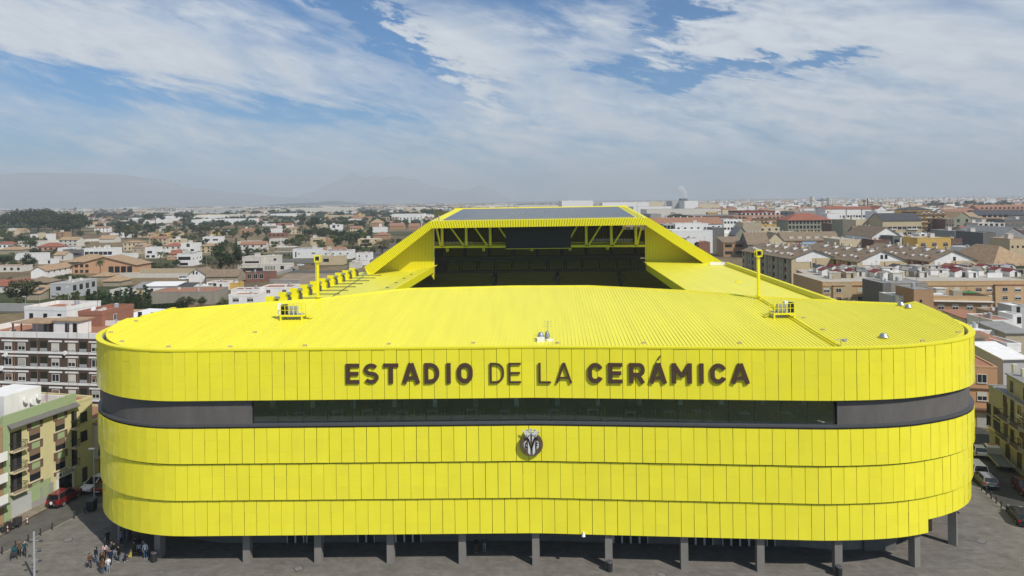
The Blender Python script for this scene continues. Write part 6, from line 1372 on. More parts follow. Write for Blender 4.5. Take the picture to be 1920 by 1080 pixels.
for a, b, m_, z0, z1 in ((.22, .34, 'brick', 0, 7.6), (.34, .59, 'blue', 3.8, 7.6), (.34, .59, 'yellow', 0, 3.79), (.59, .74, 'brick', 0, 7.6), (.05, .22, 'orange', 3.8, 7.6), (.74, 1.0, 'yellow', 0, 2.4)): lbox(cr, 'facade_panel', W[m_], LC * a, LC * b, -.012, -.003, z0, min(z1, 7.4))
for i in range(6): u = LC * (.12 + .15 * i); lbox(cr, 'dormer', W['offwhite'], u, u + 3, 1.2, 3.2, 8.6, 10.6)
hb('cream_gable_wall', 'tall cream gable wall at the left end of the colourful row', 'building', 1441, 1472, 440, 452, 14, wall='cream', roof='gablev', roofm='brown', rise=5, short='the cream gable wall')
hb('brown_roof_house', 'house with dark brown tiled roof and white chimneys left of the cream gable wall', 'house', 1404, 1445, 430, 458, 16, wall='dark', roof='gable', roofm='brown', rise=7, chim=4, wins=[('F', 2, 2, 1.4, 2.4, 'white', 3, 4, .7, 1)], short='the brown house with white chimneys')
hb('cream_brick_flats', 'brown balcony flats under a long brown roof left of the white chimneys', 'apartment building', 1358, 1396, 440, 455, 14, wall='orange', roof='shed', roofm='brown', rise=3, wins=[('F', 2, 2, 4.5, 2.0, 'bare')], short='the brown balcony flats')
hb('red_brick_house', 'red brick box house below the white stepped flats', 'house', 1312, 1333, 400, 455, 12, wall='brick', roof='flat', roofm='clay')
hb('white_villa', 'white house with roof room below the white stepped flats', 'house', 1289, 1312, 405, 448, 12, wall='white', roof='flat', roofm='clay', wins=[('F', 2, 2, 1.3, 1.4, 'dark')])
hb('white_stepped_flats', 'big white stepped flats with blank side wall right of the far stand', 'apartment building', 1262, 1338, 472, 435, 22, wall='white', roof='flat', roofm='gravel', parapet=1.0, wins=[('F', 2, 1, .8, 1.0, 'bare', 5)], short='the white stepped flats')
hb('white_stepped_flats', 'white upper storeys with terraces behind the white stepped flats', 'apartment building', 1268, 1330, 500, 420, 16, wall='white', roof='flat', roofm='gravel', wins=[('F', 5, 1, 1.6, 1.4, 'bare', 16)])
hb('brown_roof_row', 'long brown roofed row behind the white stepped flats', 'apartment building', 1224, 1356, 540, 421, 18, wall='white', roof='gable', roofm='terra', rise=5, chim=6, wins=[('F', 12, 3, 1.5, 1.5, 'dark')], short='the long brown roofed row')
hb('grey_window_flats', 'grey flats with four big windows beside the far stand shoulder', 'apartment building', 1246, 1266, 500, 421, 12, wall='lgrey', roof='flat', roofm='clay', wins=[('F', 3, 2, 2.2, 2.6, 'bare', 13, 4)])
hb('passage_shade_block', 'dark block for the shade between the white stepped flats and the white tower flats', 'building', 1338, 1360, 478, 428, 14, wall='dark', roof='flat', roofm='grey')  # solid block, its dark wall colour stands in for the shade of a passage
hb('white_tower_flats', 'white tower flats with small square windows', 'apartment building', 1359, 1383, 560, 412, 18, wall='white', roof='flat', roofm='grey', wins=[('F', 4, 4, 1.5, 1.5, 'dark')], short='the white tower flats')
hb('white_tower_wing', 'narrow white wing on the right of the white tower flats', 'apartment building', 1383, 1394, 575, 412, 18, wall='white', roof='flat', roofm='grey', wins=[('F', 1, 4, 1.6, 1.5, 'dark')])
hb('grey_gable_house', 'grey gable house in front of the beige blank block', 'house', 1381, 1404, 470, 440, 14, wall='olive', roof='gablev', roofm='grey', rise=5)
hb('beige_blank_block', 'beige blank walled block with a pink roof hoarding', 'building', 1395, 1430, 545, 418, 18, wall='beige', roof='flat', roofm='gravel', short='the beige blank block')
hb('pink_hoarding', 'pale pink roof hoarding above the beige blank block', 'sign', 1396, 1411, 570, 411.5, 2, wall='pink', roof='flat', roofm='gravel')
ya = hb('yellow_brown_flats', 'ochre flats with brown balcony bands', 'apartment building', 1412, 1480, 660, 413, 20, wall='yellow', roof='shed', roofm='terra', rise=3, wins=[('F', 9, 5, 2.2, 1.8, 'mix', 4, 3.6)], short='the ochre banded flats')
LY = aty(1480, 500, 660).x - aty(1412, 500, 660).x; balcony_rows(ya, LY, 5, 2.4, 3.6, W['brown'])
hb('ochre_upper_flats', 'long ochre upper block behind the ochre banded flats', 'apartment building', 1385, 1480, 720, 409, 20, wall='yellow', roof='shed', roofm='terra', rise=2.5, wins=[('F', 12, 2, 2.2, 2.0, 'dark', 17, 3.6)])
gr = hb('grey_green_flats', 'grey green flats with a broad red hipped roof', 'apartment building', 1480, 1561, 590, 413.5, 26, wall='olive', roof='hip', roofm='red', rise=6, over=1.0, wins=[('F', 12, 4, 2.0, 2.6, 'bare', 4, 4.0)], short='the red hipped flats')
hb('olive_flats', 'olive grey flats with dark balconies right of the red hipped flats', 'apartment building', 1582, 1607, 520, 413, 18, wall='olive', roof='flat', roofm='grey', wins=[('F', 2, 4, 3.6, 2.2, 'bare')], short='the olive grey flats')
hb('dark_flats', 'dark brown flats between the red hipped flats and the olive grey flats', 'apartment building', 1561, 1583, 545, 420, 18, wall='brown', roof='flat', roofm='clay', wins=[('F', 3, 3, 2.0, 1.8, 'white')])
hb('cream_blank_block', 'cream block with large blank wall', 'building', 1607, 1654, 500, 413, 24, wall='cream', roof='flat', roofm='gravel', short='the cream blank block')
hb('roof_valley_house', 'dark slate roofed houses in front of the cream blank block', 'house', 1612, 1655, 430, 441, 16, wall='beige', roof='gable', roofm='brown', rise=5, chim=4)
cb = hb('cream_balcony_flats', 'cream flats with glazed balconies under a dark sloping roof', 'apartment building', 1657, 1730, 480, 414, 20, wall='sand', roof='gable', roofm='darkg', rise=5, wins=[('F', 8, 4, 2.8, 1.8, 'white', 3.5, 4.0)], short='the glazed balcony flats')
LCB = aty(1730, 500, 480).x - aty(1657, 500, 480).x; balcony_rows(cb, LCB, 4, 2.0, 4.0, W['offwhite'], .05, .35); balcony_rows(cb, LCB, 4, 2.0, 4.0, W['offwhite'], .62, .9)
yt_ = hb('yellow_tower', 'tall yellow apartment tower striped with brown balcony bands', 'apartment building', 1722, 1775, 520, 400, 20, wall='yellow', roof='flat', roofm='brown', parapet=1.2, par_m='brown', wins=[('F', 6, 8, 1.9, 1.5, 'mix', 3.0, 3.1)], short='the striped yellow tower')
LYT = aty(1775, 500, 520).x - aty(1722, 500, 520).x; balcony_rows(yt_, LYT, 8, 1.3, 3.1, W['brown'], h=.85)
hb('balcony_tower', 'narrow dark tower with cream balcony frames right of the striped yellow tower', 'apartment building', 1775, 1791, 505, 411, 16, wall='brown', roof='flat', roofm='clay', wins=[('F', 3, 5, 1.4, 2.4, 'white', 4, 4.0)], par_m='cream', short='the cream-framed tower')
hb('dark_roof_tower', 'dark roofed ochre top floor behind the striped yellow tower', 'apartment building', 1702, 1750, 640, 394, 20, wall='yellow', roof='hip', roofm='darkg', rise=3)
hb('olive_double_block', 'olive twin blocks under curved tan roofs right of the cream-framed tower', 'apartment building', 1791, 1823, 560, 409, 24, wall='olive', roof='gablev', roofm='tan', rise=5, wins=[('F', 2, 4, 2.2, 2.6, 'bare')], short='the olive twin blocks')
hb('sand_row', 'sandy stepped row right of the olive twin blocks', 'apartment building', 1808, 1838, 620, 407, 20, wall='sand', roof='gable', roofm='tan', rise=4, wins=[('F', 4, 2, 2.4, 2.2, 'half', 14, 4)])
hb('white_terrace_flats', 'white terraced flats with bluish upper windows near the right edge', 'apartment building', 1836, 1886, 545, 419, 20, wall='offwhite', roof='flat', roofm='gravel', wins=[('F', 5, 1, 2.4, 2.0, 'bare', 14)], short='the white terraced flats')
hb('white_terrace_flats', 'upper white storey with blue glass above the white terraced flats', 'apartment building', 1843, 1893, 580, 410, 14, wall='offwhite', roof='shed', roofm='tan', rise=1.5, wins=[('F', 5, 1, 3.0, 2.4, 'bare', 20)])
hb('dark_long_flats', 'dark grey long flats with window bands at the right edge', 'apartment building', 1885, 1935, 560, 412, 20, wall='dark', roof='flat', roofm='grey', wins=[('F', 5, 3, 3.0, 1.6, 'brown', 6, 4)], short='the dark long flats')
hb('red_roof_row', 'long row of orange roofs at the right edge of the far town', 'apartment building', 1840, 1940, 820, 394, 25, wall='pink', roof='gable', roofm='terra', rise=6, wins=[('F', 12, 2, 2.4, 2.0, 'dark', 18, 4)], short='the orange roofed row')
hb('slate_roof_row', 'long dark slate roof in front of the orange roofed row', 'apartment building', 1836, 1930, 690, 404, 25, wall='dark', roof='gable', roofm='darkg', rise=5)
hb('brown_roof_terraces', 'brown roofed terraces with cream lift towers behind the cream-framed tower', 'apartment building', 1776, 1836, 800, 398, 25, wall='orange', roof='gable', roofm='terra', rise=4, chim=6)
for k, (a, b, nm) in enumerate(((1550, 1588, 'left'), (1590, 1617, 'middle'), (1619, 1650, 'right'))):
    hb('white_red_flats', 'white flats with brown-red roof, %s unit of the white row' % nm, 'apartment building', a, b, 700, 392, 22, wall='white', roof='gable', roofm='red', rise=2.4, wins=[('F', 5, 4, 2.0, 1.8, 'dark', 5, 4.2)], group='white flats with red roofs', short='the white red-roofed flats' if k == 1 else None)
hb('white_gable_flats', 'white flats with pointed gable at the right end of the white row', 'apartment building', 1648, 1664, 690, 392, 22, wall='white', roof='gablev', roofm='red', rise=3)
hb('white_front_block', 'white blank block in front of the white row', 'building', 1553, 1577, 640, 401, 18, wall='white', roof='flat', roofm='red')
hb('white_front_block', 'white wide blank block at the right end of the white row', 'building', 1647, 1678, 640, 397, 22, wall='white', roof='flat', roofm='gravel')
hb('grey_roof_depot', 'wide grey depot roof left of the white row', 'building', 1492, 1548, 760, 397, 40, wall='grey', roof='flat', roofm='grey')
hb('purple_store', 'long store with a maroon band across its top', 'store', 1392, 1456, 1000, 399, 60, wall='pink', roof='flat', roofm='grey', parapet=2.6, par_m='maroon', short='the maroon store')
hb('white_store', 'long white store in front of the maroon store', 'store', 1395, 1492, 930, 402, 40, wall='offwhite', roof='flat', roofm='grey')
hb('brown_hedge_factory', 'long brown walled works left of the maroon store', 'factory', 1300, 1392, 900, 405, 60, wall='brown', roof='flat', roofm='grey')
hb('grey_depot', 'grey depot wall beside the far stand roof corner', 'building', 1222, 1242, 760, 402, 40, wall='grey', roof='flat', roofm='grey')
hb('white_factory', 'tall plain white factory hall left of the long white factory', 'factory', 1056, 1115, 1500, 377, 120, wall='white', roof='flat', roofm='white', short='the tall white hall')
hb('white_factory', 'long white factory hall behind the solar roof corner', 'factory', 1132, 1219, 1450, 380, 120, wall='white', roof='flat', roofm='grey', short='the long white factory')
hb('steam_factory', 'white factory block under the plume of steam', 'factory', 1286, 1312, 1500, 377, 70, wall='white', roof='flat', roofm='grey', short='the steaming factory')
hb('steam_factory', 'grey and white factory block at the left of the steaming factory', 'factory', 1263, 1286, 1550, 377, 60, wall='lgrey', roof='flat', roofm='grey')
hb('factory_tower', 'dark process tower on top of the steaming factory', 'tower', 1279, 1291, 1560, 372.5, 16, wall='dark', roof='flat', roofm='grey')
hb('low_white_factory', 'very long low white factory front below the steaming factory', 'factory', 1215, 1346, 1250, 393, 60, wall='offwhite', roof='flat', roofm='grey', short='the low white factory')
hb('low_white_factory', 'white loading hall left of the low white factory', 'factory', 1190, 1262, 1330, 388, 60, wall='white', roof='flat', roofm='grey')
hb('cream_factory', 'cream factory hall right of the steaming factory', 'factory', 1313, 1352, 1500, 383, 80, wall='cream', roof='flat', roofm='gravel')
hb('cream_factory', 'cream factory hall between the long white factory and the steaming factory', 'factory', 1219, 1246, 1650, 379, 60, wall='cream', roof='flat', roofm='gravel')
hb('white_shed', 'white distribution shed left of the tall white hall', 'warehouse', 975, 1050, 1700, 385, 100, wall='offwhite', roof='flat', roofm='grey')
hb('sand_warehouse', 'long sandy warehouse in the middle of the left plain', 'warehouse', 447, 540, 2600, 394.5, 90, wall='cream', roof='flat', roofm='gravel', short='the sandy warehouse')
hb('sand_warehouse', 'white warehouse with raised right end beyond the sandy warehouse', 'warehouse', 541, 608, 2600, 391, 90, wall='offwhite', roof='flat', roofm='white', short='the white plain warehouse')
hb('sand_warehouse', 'pale warehouse with white front right of the white plain warehouse', 'warehouse', 608, 662, 2600, 389.5, 90, wall='offwhite', roof='flat', roofm='white')
hb('plain_warehouse', 'long pale warehouse at the left of the sandy warehouse', 'warehouse', 363, 448, 2600, 392, 90, wall='lgrey', roof='flat', roofm='white', wins=[('F', 3, 1, 8, 3, 'bare')])
hb('plain_warehouse', 'cream hall behind the left end of the pine grove', 'warehouse', 34, 66, 2100, 399.5, 60, wall='sand', roof='flat', roofm='gravel')
hb('plain_warehouse', 'long cream hall behind the right end of the pine grove', 'warehouse', 98, 157, 2100, 400.5, 60, wall='cream', roof='flat', roofm='gravel')
hb('plain_warehouse', 'salmon hall with white upper rail on the left plain', 'warehouse', 175, 235, 2300, 399, 60, wall='pink', roof='flat', roofm='gravel', short='the salmon hall')
hb('plain_warehouse', 'white hall right of the salmon hall on the left plain', 'warehouse', 276, 326, 2600, 397, 60, wall='offwhite', roof='flat', roofm='white')
def pole(name, label, cat, px, pyt, Y, r, m, r2=None):
    p = aty(px, 400, Y); z = aty(px, pyt, Y).z; t = thing(name, label, cat, (p.x, Y, 0)); q = MB(); q.tube((0, 0, 0), (0, 0, z), r, 10, r2); lpart(q, 'shaft', m, t); return t, z
t, z = pole('water_tower', 'white water tower with a wider head on the right horizon', 'water tower', 1523, 371, 2100, 3.5, W['offwhite'], 3)
q = MB(); q.tube((0, 0, z - 7), (0, 0, z + 4), 6, 12, 6.5); lpart(q, 'tank', W['offwhite'], t); LAND.append(('the water tower', 1523, 372, t))
t, z = pole('chimney_stack', 'slender brown chimney stack above the white red-roofed flats', 'chimney', 1627, 372, 1000, 1.0, W['brown'], .8)
t, z = pole('floodlight_column', 'dark lattice post with a lamp head beside the brown chimney stack', 'light mast', 1620.5, 376, 900, .7, W['dark'], .6)
q = MB(); q.box(-2, 2, -.6, .6, z - 2, z + .6); lpart(q, 'lamp_head', W['dark'], t)
t, z = pole('billboard_pole', 'roadside billboard on a dark pole left of the striped yellow tower', 'billboard', 1689, 384, 800, .5, W['dark'])
q = MB(); q.box(-3, 3, -.3, .3, z - .5, z + 3.5); lpart(q, 'board', W['white'], t)
t, z = pole('billboard_pole', 'white roadside billboard between trees left of the far stand roof', 'billboard', 790, 404, 900, .8, W['lgrey'])
q = MB(); q.box(-4.5, 4.5, -.3, .3, z - 2.5, z + .8); lpart(q, 'board', W['white'], t)
hb('tower_flats', 'pale tower block on the right horizon', 'apartment building', 1557, 1566, 2000, 371, 16, wall='offwhite', roof='flat', roofm='gravel', wins=[('F', 2, 6, 3, 3, 'brown')])
t, z = pole('factory_flue', 'thin steel flue rising from the steaming factory', 'chimney', 1290, 371.5, 1545, 1.6, W['lgrey'], 1.4)
M_TRUNK = mat('bark', (.10, .075, .05), rough=.95, var=.25, scale=3)
def leafmat(n, c): return mat(n, c, rough=.7, spec=.15, var=.45, scale=.9, rnd=.3)
LM = dict(pine=leafmat('pine_needles', (.034, .052, .019)), dark=leafmat('dark_evergreen_leaves', (.028, .044, .018)), olive=leafmat('olive_leaves', (.085, .09, .045)), green=leafmat('broad_leaves', (.062, .08, .022)), cyp=leafmat('cypress_needles', (.028, .046, .018)), palm=leafmat('palm_fronds', (.075, .085, .035)), dry=leafmat('dry_twigs', (.15, .11, .065)))
TRR = random.Random(21)
def crown_mesh(kind, seed):
    r = random.Random(seed); m = MB(); cl = []
    def ell(n, cx, cy, cz, rx, ry, rz, sh=.55):
        out = []
        while len(out) < n:
            a = Vector((r.uniform(-1, 1), r.uniform(-1, 1), r.uniform(-1, 1))); l = a.length
            if sh < l < 1: out.append(Vector((cx + a.x * rx, cy + a.y * ry, cz + a.z * rz)))
        return out
    if kind == 'pine': C = ell(15, 0, 0, .66, .42, .42, .20); cr, nl, ls = .17, 95, .085
    elif kind == 'broad': C = ell(16, 0, 0, .58, .36, .36, .30); cr, nl, ls = .18, 95, .085
    elif kind == 'loose': C = ell(17, 0, 0, .62, .36, .36, .30, .3); cr, nl, ls = .14, 85, .075
    elif kind == 'cypress': C = [Vector((r.uniform(-.1, .1), r.uniform(-.1, .1), .1 + .85 * i / 15)) for i in range(16)]; cr, nl, ls = .0, 80, .08
    elif kind == 'clipped': C = [Vector((r.uniform(-.16, .16), r.uniform(-.16, .16), .22 + .7 * i / 15)) for i in range(16)]; cr, nl, ls = .0, 80, .085
    elif kind == 'bush': C = ell(12, 0, 0, .45, .38, .38, .40); cr, nl, ls = .2, 80, .10
    if kind == 'palm':
        for i in range(26):
            a = i * 2.4; up = r.uniform(-.35, .9); L = r.uniform(.36, .48); p = Vector((0, 0, .8)); d = Vector((math.cos(a), math.sin(a), up)).normalized(); side = d.cross(Vector((0, 0, 1))).normalized()
            pr = p; w0 = .03
            for k in range(5):
                q = pr + d * L / 5; d = (d + Vector((0, 0, -.32))).normalized(); w1 = .065 * (1 - k / 5.5)
                dr = Vector((0, 0, -w1 * .7))
                m.face([pr, q, q + side * w1 + dr, pr + side * w0 + dr * (w0 / max(w1, .01))]); m.face([pr, q, q - side * w1 + dr, pr - side * w0 + dr * (w0 / max(w1, .01))]); pr, w0 = q, w1
        return m
    for c in C:
        rad = cr if cr else (.24 * (1 - (c.z - .1) * .86) + .03 if kind == 'cypress' else .34 * (1 - abs(c.z - .45) * .95))
        rad *= r.uniform(.75, 1.2)
        for _ in range(nl):
            a = Vector((r.gauss(0, 1), r.gauss(0, 1), r.gauss(0, 1))).normalized() * rad * r.random() ** .4
            if kind in ('cypress', 'clipped'): a.z *= .4
            p = c + a; s = ls * r.uniform(.5, 1.15)
            n = (a.normalized() + Vector((r.uniform(-.7, .7), r.uniform(-.7, .7), r.uniform(-.3, .9)))).normalized(); u = n.orthogonal().normalized(); w = n.cross(u)
            t = r.uniform(0, 6.28); u, w = u * math.cos(t) + w * math.sin(t), w * math.cos(t) - u * math.sin(t)
            m.face([p - u * s * .5, p + w * s * .32, p + u * s * .5, p - w * s * .32])
    return m
def trunk_mesh(kind, seed):
    r = random.Random(seed); m = MB()
    if kind == 'palm': m.tube((0, 0, 0), (.01, 0, .4), .035, 7, .03); m.tube((.01, 0, .4), (0, 0, .8), .03, 7, .028); return m
    hz = {'pine': .55, 'broad': .4, 'loose': .42, 'cypress': .15, 'clipped': .22, 'bush': .12}[kind]
    m.tube((0, 0, 0), (.012, .008, hz), .035, 7, .026)
    if kind in ('pine', 'broad', 'loose'):
        for i in range(6): a = i * 1.05 + r.random(); m.tube((.012, .008, hz - .04 * (i % 3)), (.25 * math.cos(a), .25 * math.sin(a), hz + r.uniform(.12, .3)), .018, 5, .006)
    return m
def to_mesh(mb, name, mats):
    me = bpy.data.meshes.new(name); me.from_pydata(mb.v, [], mb.f)
    for q in mats: me.materials.append(q)
    me.update(); return me
CROWN = {}; TRUNK = {}
for kd in ('pine', 'broad', 'loose', 'cypress', 'clipped', 'bush', 'palm'):
    TRUNK[kd] = to_mesh(trunk_mesh(kd, 3), 'trunk', [M_TRUNK])
    for v in range(3):
        for lm in {'pine': ('pine', 'dark'), 'broad': ('green', 'dark', 'olive'), 'loose': ('green', 'dark', 'olive', 'dry'), 'cypress': ('cyp',), 'clipped': ('green', 'cyp'), 'bush': ('green', 'olive', 'dark'), 'palm': ('palm',)}[kd]:
            if (kd, lm, 0) in CROWN and v == 0: continue
            CROWN[(kd, lm, v)] = to_mesh(crown_mesh(kd, 100 + v * 7 + len(kd)), 'crown', [LM[lm]])
KN = {'pine': 'pine_tree', 'broad': 'broadleaf_tree', 'loose': 'broadleaf_tree', 'cypress': 'cypress_tree', 'clipped': 'clipped_tree', 'bush': 'round_bush', 'palm': 'palm_tree'}
AUTO = []      # (thing, plain description, px, py) waiting for a label that leans on a landmark
def tree(kind, lm, px, pyb, wpx, hpx, label=None, desc=None, short=None, Y=None, group=None):
    g = atz(px, pyb) if Y is None else None
    if g is None: g = aty(px, 500, Y); g.z = 0; 
    s = math.hypot(g.x, g.y) / FPX; Wd = 1.22 * wpx * g.y / FPX; H = 1.18 * hpx * g.y / FPX
    t = thing(KN[kind], label or '', 'bush' if kind == 'bush' else 'tree', (g.x, g.y, 0), TRR.uniform(0, 6.28), group)
    v = TRR.randrange(3); key = (kind, lm, v)
    w = {'cypress': 2.0, 'clipped': 1.25, 'palm': 1.1, 'pine': 1.0, 'broad': 1.0, 'loose': 1.05, 'bush': 1.0}[kind]
    child('crown', CROWN[key], t, scale=(Wd * w, Wd * w, H)); child('trunk', TRUNK[kind], t, scale=(min(Wd * w, H), min(Wd * w, H), H))
    if not label: AUTO.append((t, desc, px, pyb - hpx / 2))
    if short: LAND.append((short, px, pyb - hpx / 2, t))
    return t
T = tree
for i, (x, y, w, h) in enumerate(((16, 433, 34, 30), (34, 427, 40, 30), (38, 436, 36, 26), (56, 431, 42, 34), (72, 437, 38, 30), (84, 431, 36, 34), (92, 424, 26, 30), (100, 437, 40, 32), (114, 430, 36, 30), (124, 438, 40, 30), (138, 433, 38, 32), (150, 439, 34, 28), (110, 441, 34, 22), (62, 424, 40, 28), (136, 441, 30, 22))):
    T('pine', 'pine' if i % 3 else 'dark', x, y, w, h, desc='dark pine of the grove at the left', group='pine grove trees', short='the pine grove' if i == 7 else None)
T('broad', 'dark', 414, 513, 42, 50, 'big dark eucalyptus with two trunks beside the slit-window wing', short='the big eucalyptus'); T('broad', 'dark', 438, 513, 36, 46, 'right half of the double eucalyptus, reaching over the white villa')
T('palm', 'palm', 188, 517, 17, 29, 'palm tree in front of the peach hall', short='the peach hall palm')
T('broad', 'olive', 40, 577, 54, 46, 'big grey-green round tree beside the stone annex', short='the grey-green tree')
for i, (x, y, w, h) in enumerate(((108, 577, 11, 23), (117, 579, 11, 24), (127, 577, 10, 22), (137, 577, 12, 25), (145, 574, 12, 25))): T('clipped', 'green', x, y, w, h, desc='clipped green tree of the yard row', group='clipped trees of the yard')
for i, (x, y, w, h) in enumerate(((167, 584, 14, 36), (177, 584, 13, 33), (187, 584, 14, 35), (197, 584, 13, 33), (207, 584, 13, 30), (217, 583, 12, 31), (227, 583, 11, 34), (236, 583, 12, 36), (244, 583, 12, 40), (253, 583, 13, 32), (262, 583, 12, 30), (273, 583, 13, 42), (280, 583, 10, 34))): T('cypress', 'cyp', x, y, w * .9, h, desc='dense cypress of the dark hedge row', group='dark cypress hedge row', short='the cypress row' if i == 6 else None)
T('palm', 'palm', 24, 492, 15, 18, 'ragged palm left of the dark trees near the left edge'); T('broad', 'dark', 55, 506, 24, 26, 'dark round tree left of the sandy hipped house', short='the dark round tree')
T('pine', 'pine', 291, 424, 36, 22, 'wide umbrella pine above the four-window cream house', short='the umbrella pine'); T('pine', 'dark', 340, 418, 20, 20, 'dark dense pine right of the umbrella pine', short='the dense dark pine'); T('loose', 'olive', 358, 419, 20, 22, 'pale tall tree touching the dense dark pine')
T('cypress', 'cyp', 345, 430, 6, 20, 'single slender cypress below the dense dark pine'); T('cypress', 'cyp', 464, 484, 8, 20, 'single pointed cypress left of the slit-window wing garden'); T('cypress', 'cyp', 490, 496, 9, 18, 'dark cypress between the two blocks of the floating-roof villa'); T('cypress', 'cyp', 443, 466, 5, 17, 'thin cypress right of the big eucalyptus crown'); T('cypress', 'cyp', 695, 447, 10, 19, 'dark cypress left of the brick hipped house'); T('cypress', 'cyp', 733, 420, 5, 13, 'slim cypress left of the long orange roof')
T('palm', 'palm', 301, 495, 15, 22, 'left palm of the pair between the cube villa and the white box villa'); T('palm', 'palm', 311, 494, 13, 20, 'right palm of the pair between the cube villa and the white box villa')
T('palm', 'palm', 308, 446, 12, 17, 'palm standing before the long ochre house'); T('palm', 'palm', 331, 434, 10, 16, 'left palm below the dense dark pine'); T('palm', 'palm', 337, 436, 10, 17, 'right palm below the dense dark pine'); T('palm', 'palm', 163, 464, 12, 9, 'low palm above the four-chimney villa')
T('broad', 'dark', 590, 435, 26, 25, 'big dark round tree above the green orchard', short='the orchard giant'); T('broad', 'dark', 563, 422, 24, 20, 'dark round tree left of the red-roofed belfry hill'); T('pine', 'pine', 652, 428, 28, 14, 'flat-topped umbrella pine right of the two-opening white house', short='the flat-topped pine'); T('broad', 'dark', 672, 430, 16, 15, 'round tree touching the flat-topped pine')
T('loose', 'dry', 717, 479, 28, 24, 'bare brown-green round tree beside the stadium shoulder', short='the bare round tree'); T('broad', 'dark', 748, 461, 13, 12, 'small dark tree above the bare round tree')
T('broad', 'green', 378, 575, 17, 16, 'round bright green bush beside the beige concrete shed'); T('loose', 'olive', 340, 572, 22, 13, 'grey olive tree in front of the beige concrete shed'); T('loose', 'olive', 358, 571, 18, 13, 'second grey olive tree in front of the beige concrete shed'); T('bush', 'green', 418, 577, 22, 17, 'bushy green shrub left of the clay terrace building'); T('bush', 'green', 405, 582, 14, 9, 'yellowish shrub near the roof edge below the concrete shed')
T('bush', 'green', 125, 526, 34, 11, 'long green hedge bush behind the grey modern house', short='the long hedge bush'); T('bush', 'green', 148, 525, 28, 9, 'right part of the hedge behind the grey modern house'); T('bush', 'dark', 60, 545, 44, 15, 'dark shrub in front of the brown roofed brick house'); T('bush', 'green', 98, 537, 16, 12, 'small shrub left of the grey modern house chimney')
for i, (x, y) in enumerate(((577, 446), (586, 443), (596, 440), (608, 442), (618, 444), (630, 446), (642, 448), (654, 450), (666, 449), (676, 446), (640, 458), (655, 460), (668, 458), (625, 456), (604, 448), (690, 458), (683, 452))):
    T('broad', ('dark', 'green', 'dark')[i % 3], x, y, 20, 14, desc='leafy tree of the green orchard', group='green orchard trees', short='the green orchard' if i == 6 else None)
for i, (x, y, w, h) in enumerate(((224, 447, 18, 22), (236, 449, 20, 24), (248, 447, 18, 22), (228, 433, 20, 16), (244, 430, 18, 18), (258, 440, 20, 18), (268, 448, 16, 14), (278, 441, 22, 18), (290, 436, 18, 14), (318, 442, 18, 14), (330, 446, 18, 12), (362, 438, 20, 14), (374, 438, 20, 14), (386, 438, 18, 15), (402, 432, 20, 14), (414, 430, 22, 16), (424, 446, 22, 15), (436, 446, 18, 14), (290, 467, 14, 18), (300, 466, 12, 12), (376, 462, 18, 10), (366, 466, 12, 9), (342, 450, 12, 8))): T('broad' if i % 2 else 'loose', ('dark', 'green', 'olive', 'dark')[i % 4], x, y, w, h, desc='dark leafy garden tree')
for i, (x, y, w, h) in enumerate(((8, 451, 26, 20), (20, 457, 18, 16), (42, 464, 26, 22), (56, 467, 24, 20), (30, 470, 18, 12), (66, 478, 18, 12), (90, 482, 18, 12), (98, 476, 14, 10), (8, 498, 30, 16), (26, 504, 20, 14), (130, 520, 14, 7), (206, 520, 12, 8), (222, 498, 10, 9), (262, 492, 9, 10), (280, 501, 24, 8), (296, 503, 22, 8), (318, 502, 20, 10), (330, 500, 14, 12), (385, 499, 20, 16), (398, 502, 18, 16), (472, 478, 24, 11), (486, 474, 12, 9), (498, 473, 9, 8), (548, 508, 10, 7), (548, 460, 16, 12), (558, 465, 16, 14), (590, 474, 22, 9), (600, 468, 20, 9), (668, 473, 26, 11), (650, 470, 26, 10), (686, 474, 16, 10), (700, 482, 10, 20), (724, 458, 14, 9), (735, 456, 10, 8), (20, 530, 14, 10))): T('bush' if h < 11 else 'broad', ('green', 'olive', 'dark')[i % 3], x, y, w, h, desc='green garden bush' if h < 11 else 'green garden tree')
for i, (x, y, w, h, k) in enumerate(((760, 411, 20, 13, 'pine'), (774, 410, 22, 13, 'pine'), (788, 411, 16, 11, 'pine'), (800, 410, 22, 17, 'pine'), (812, 410, 22, 17, 'pine'), (822, 408, 16, 14, 'pine'), (512, 407, 24, 12, 'broad'), (540, 405, 22, 9, 'broad'), (560, 403, 24, 9, 'broad'), (480, 404, 20, 8, 'broad'), (456, 402, 18, 7, 'broad'), (640, 412, 16, 13, 'broad'), (632, 409, 18, 10, 'broad'), (600, 406, 18, 9, 'broad'), (690, 405, 26, 9, 'broad'), (720, 404, 24, 8, 'broad'), (700, 411, 14, 12, 'broad'), (180, 412, 20, 14, 'broad'), (196, 410, 18, 14, 'broad'), (212, 408, 22, 10, 'broad'), (232, 409, 24, 10, 'broad'), (243, 408, 14, 14, 'broad'), (2, 420, 18, 14, 'broad'), (300, 405, 20, 6, 'broad'), (420, 408, 24, 8, 'broad'), (440, 416, 22, 9, 'broad'), (410, 418, 20, 8, 'broad'))): T(k, 'dark', x, y, w, h, desc='distant dark tree on the left plain')
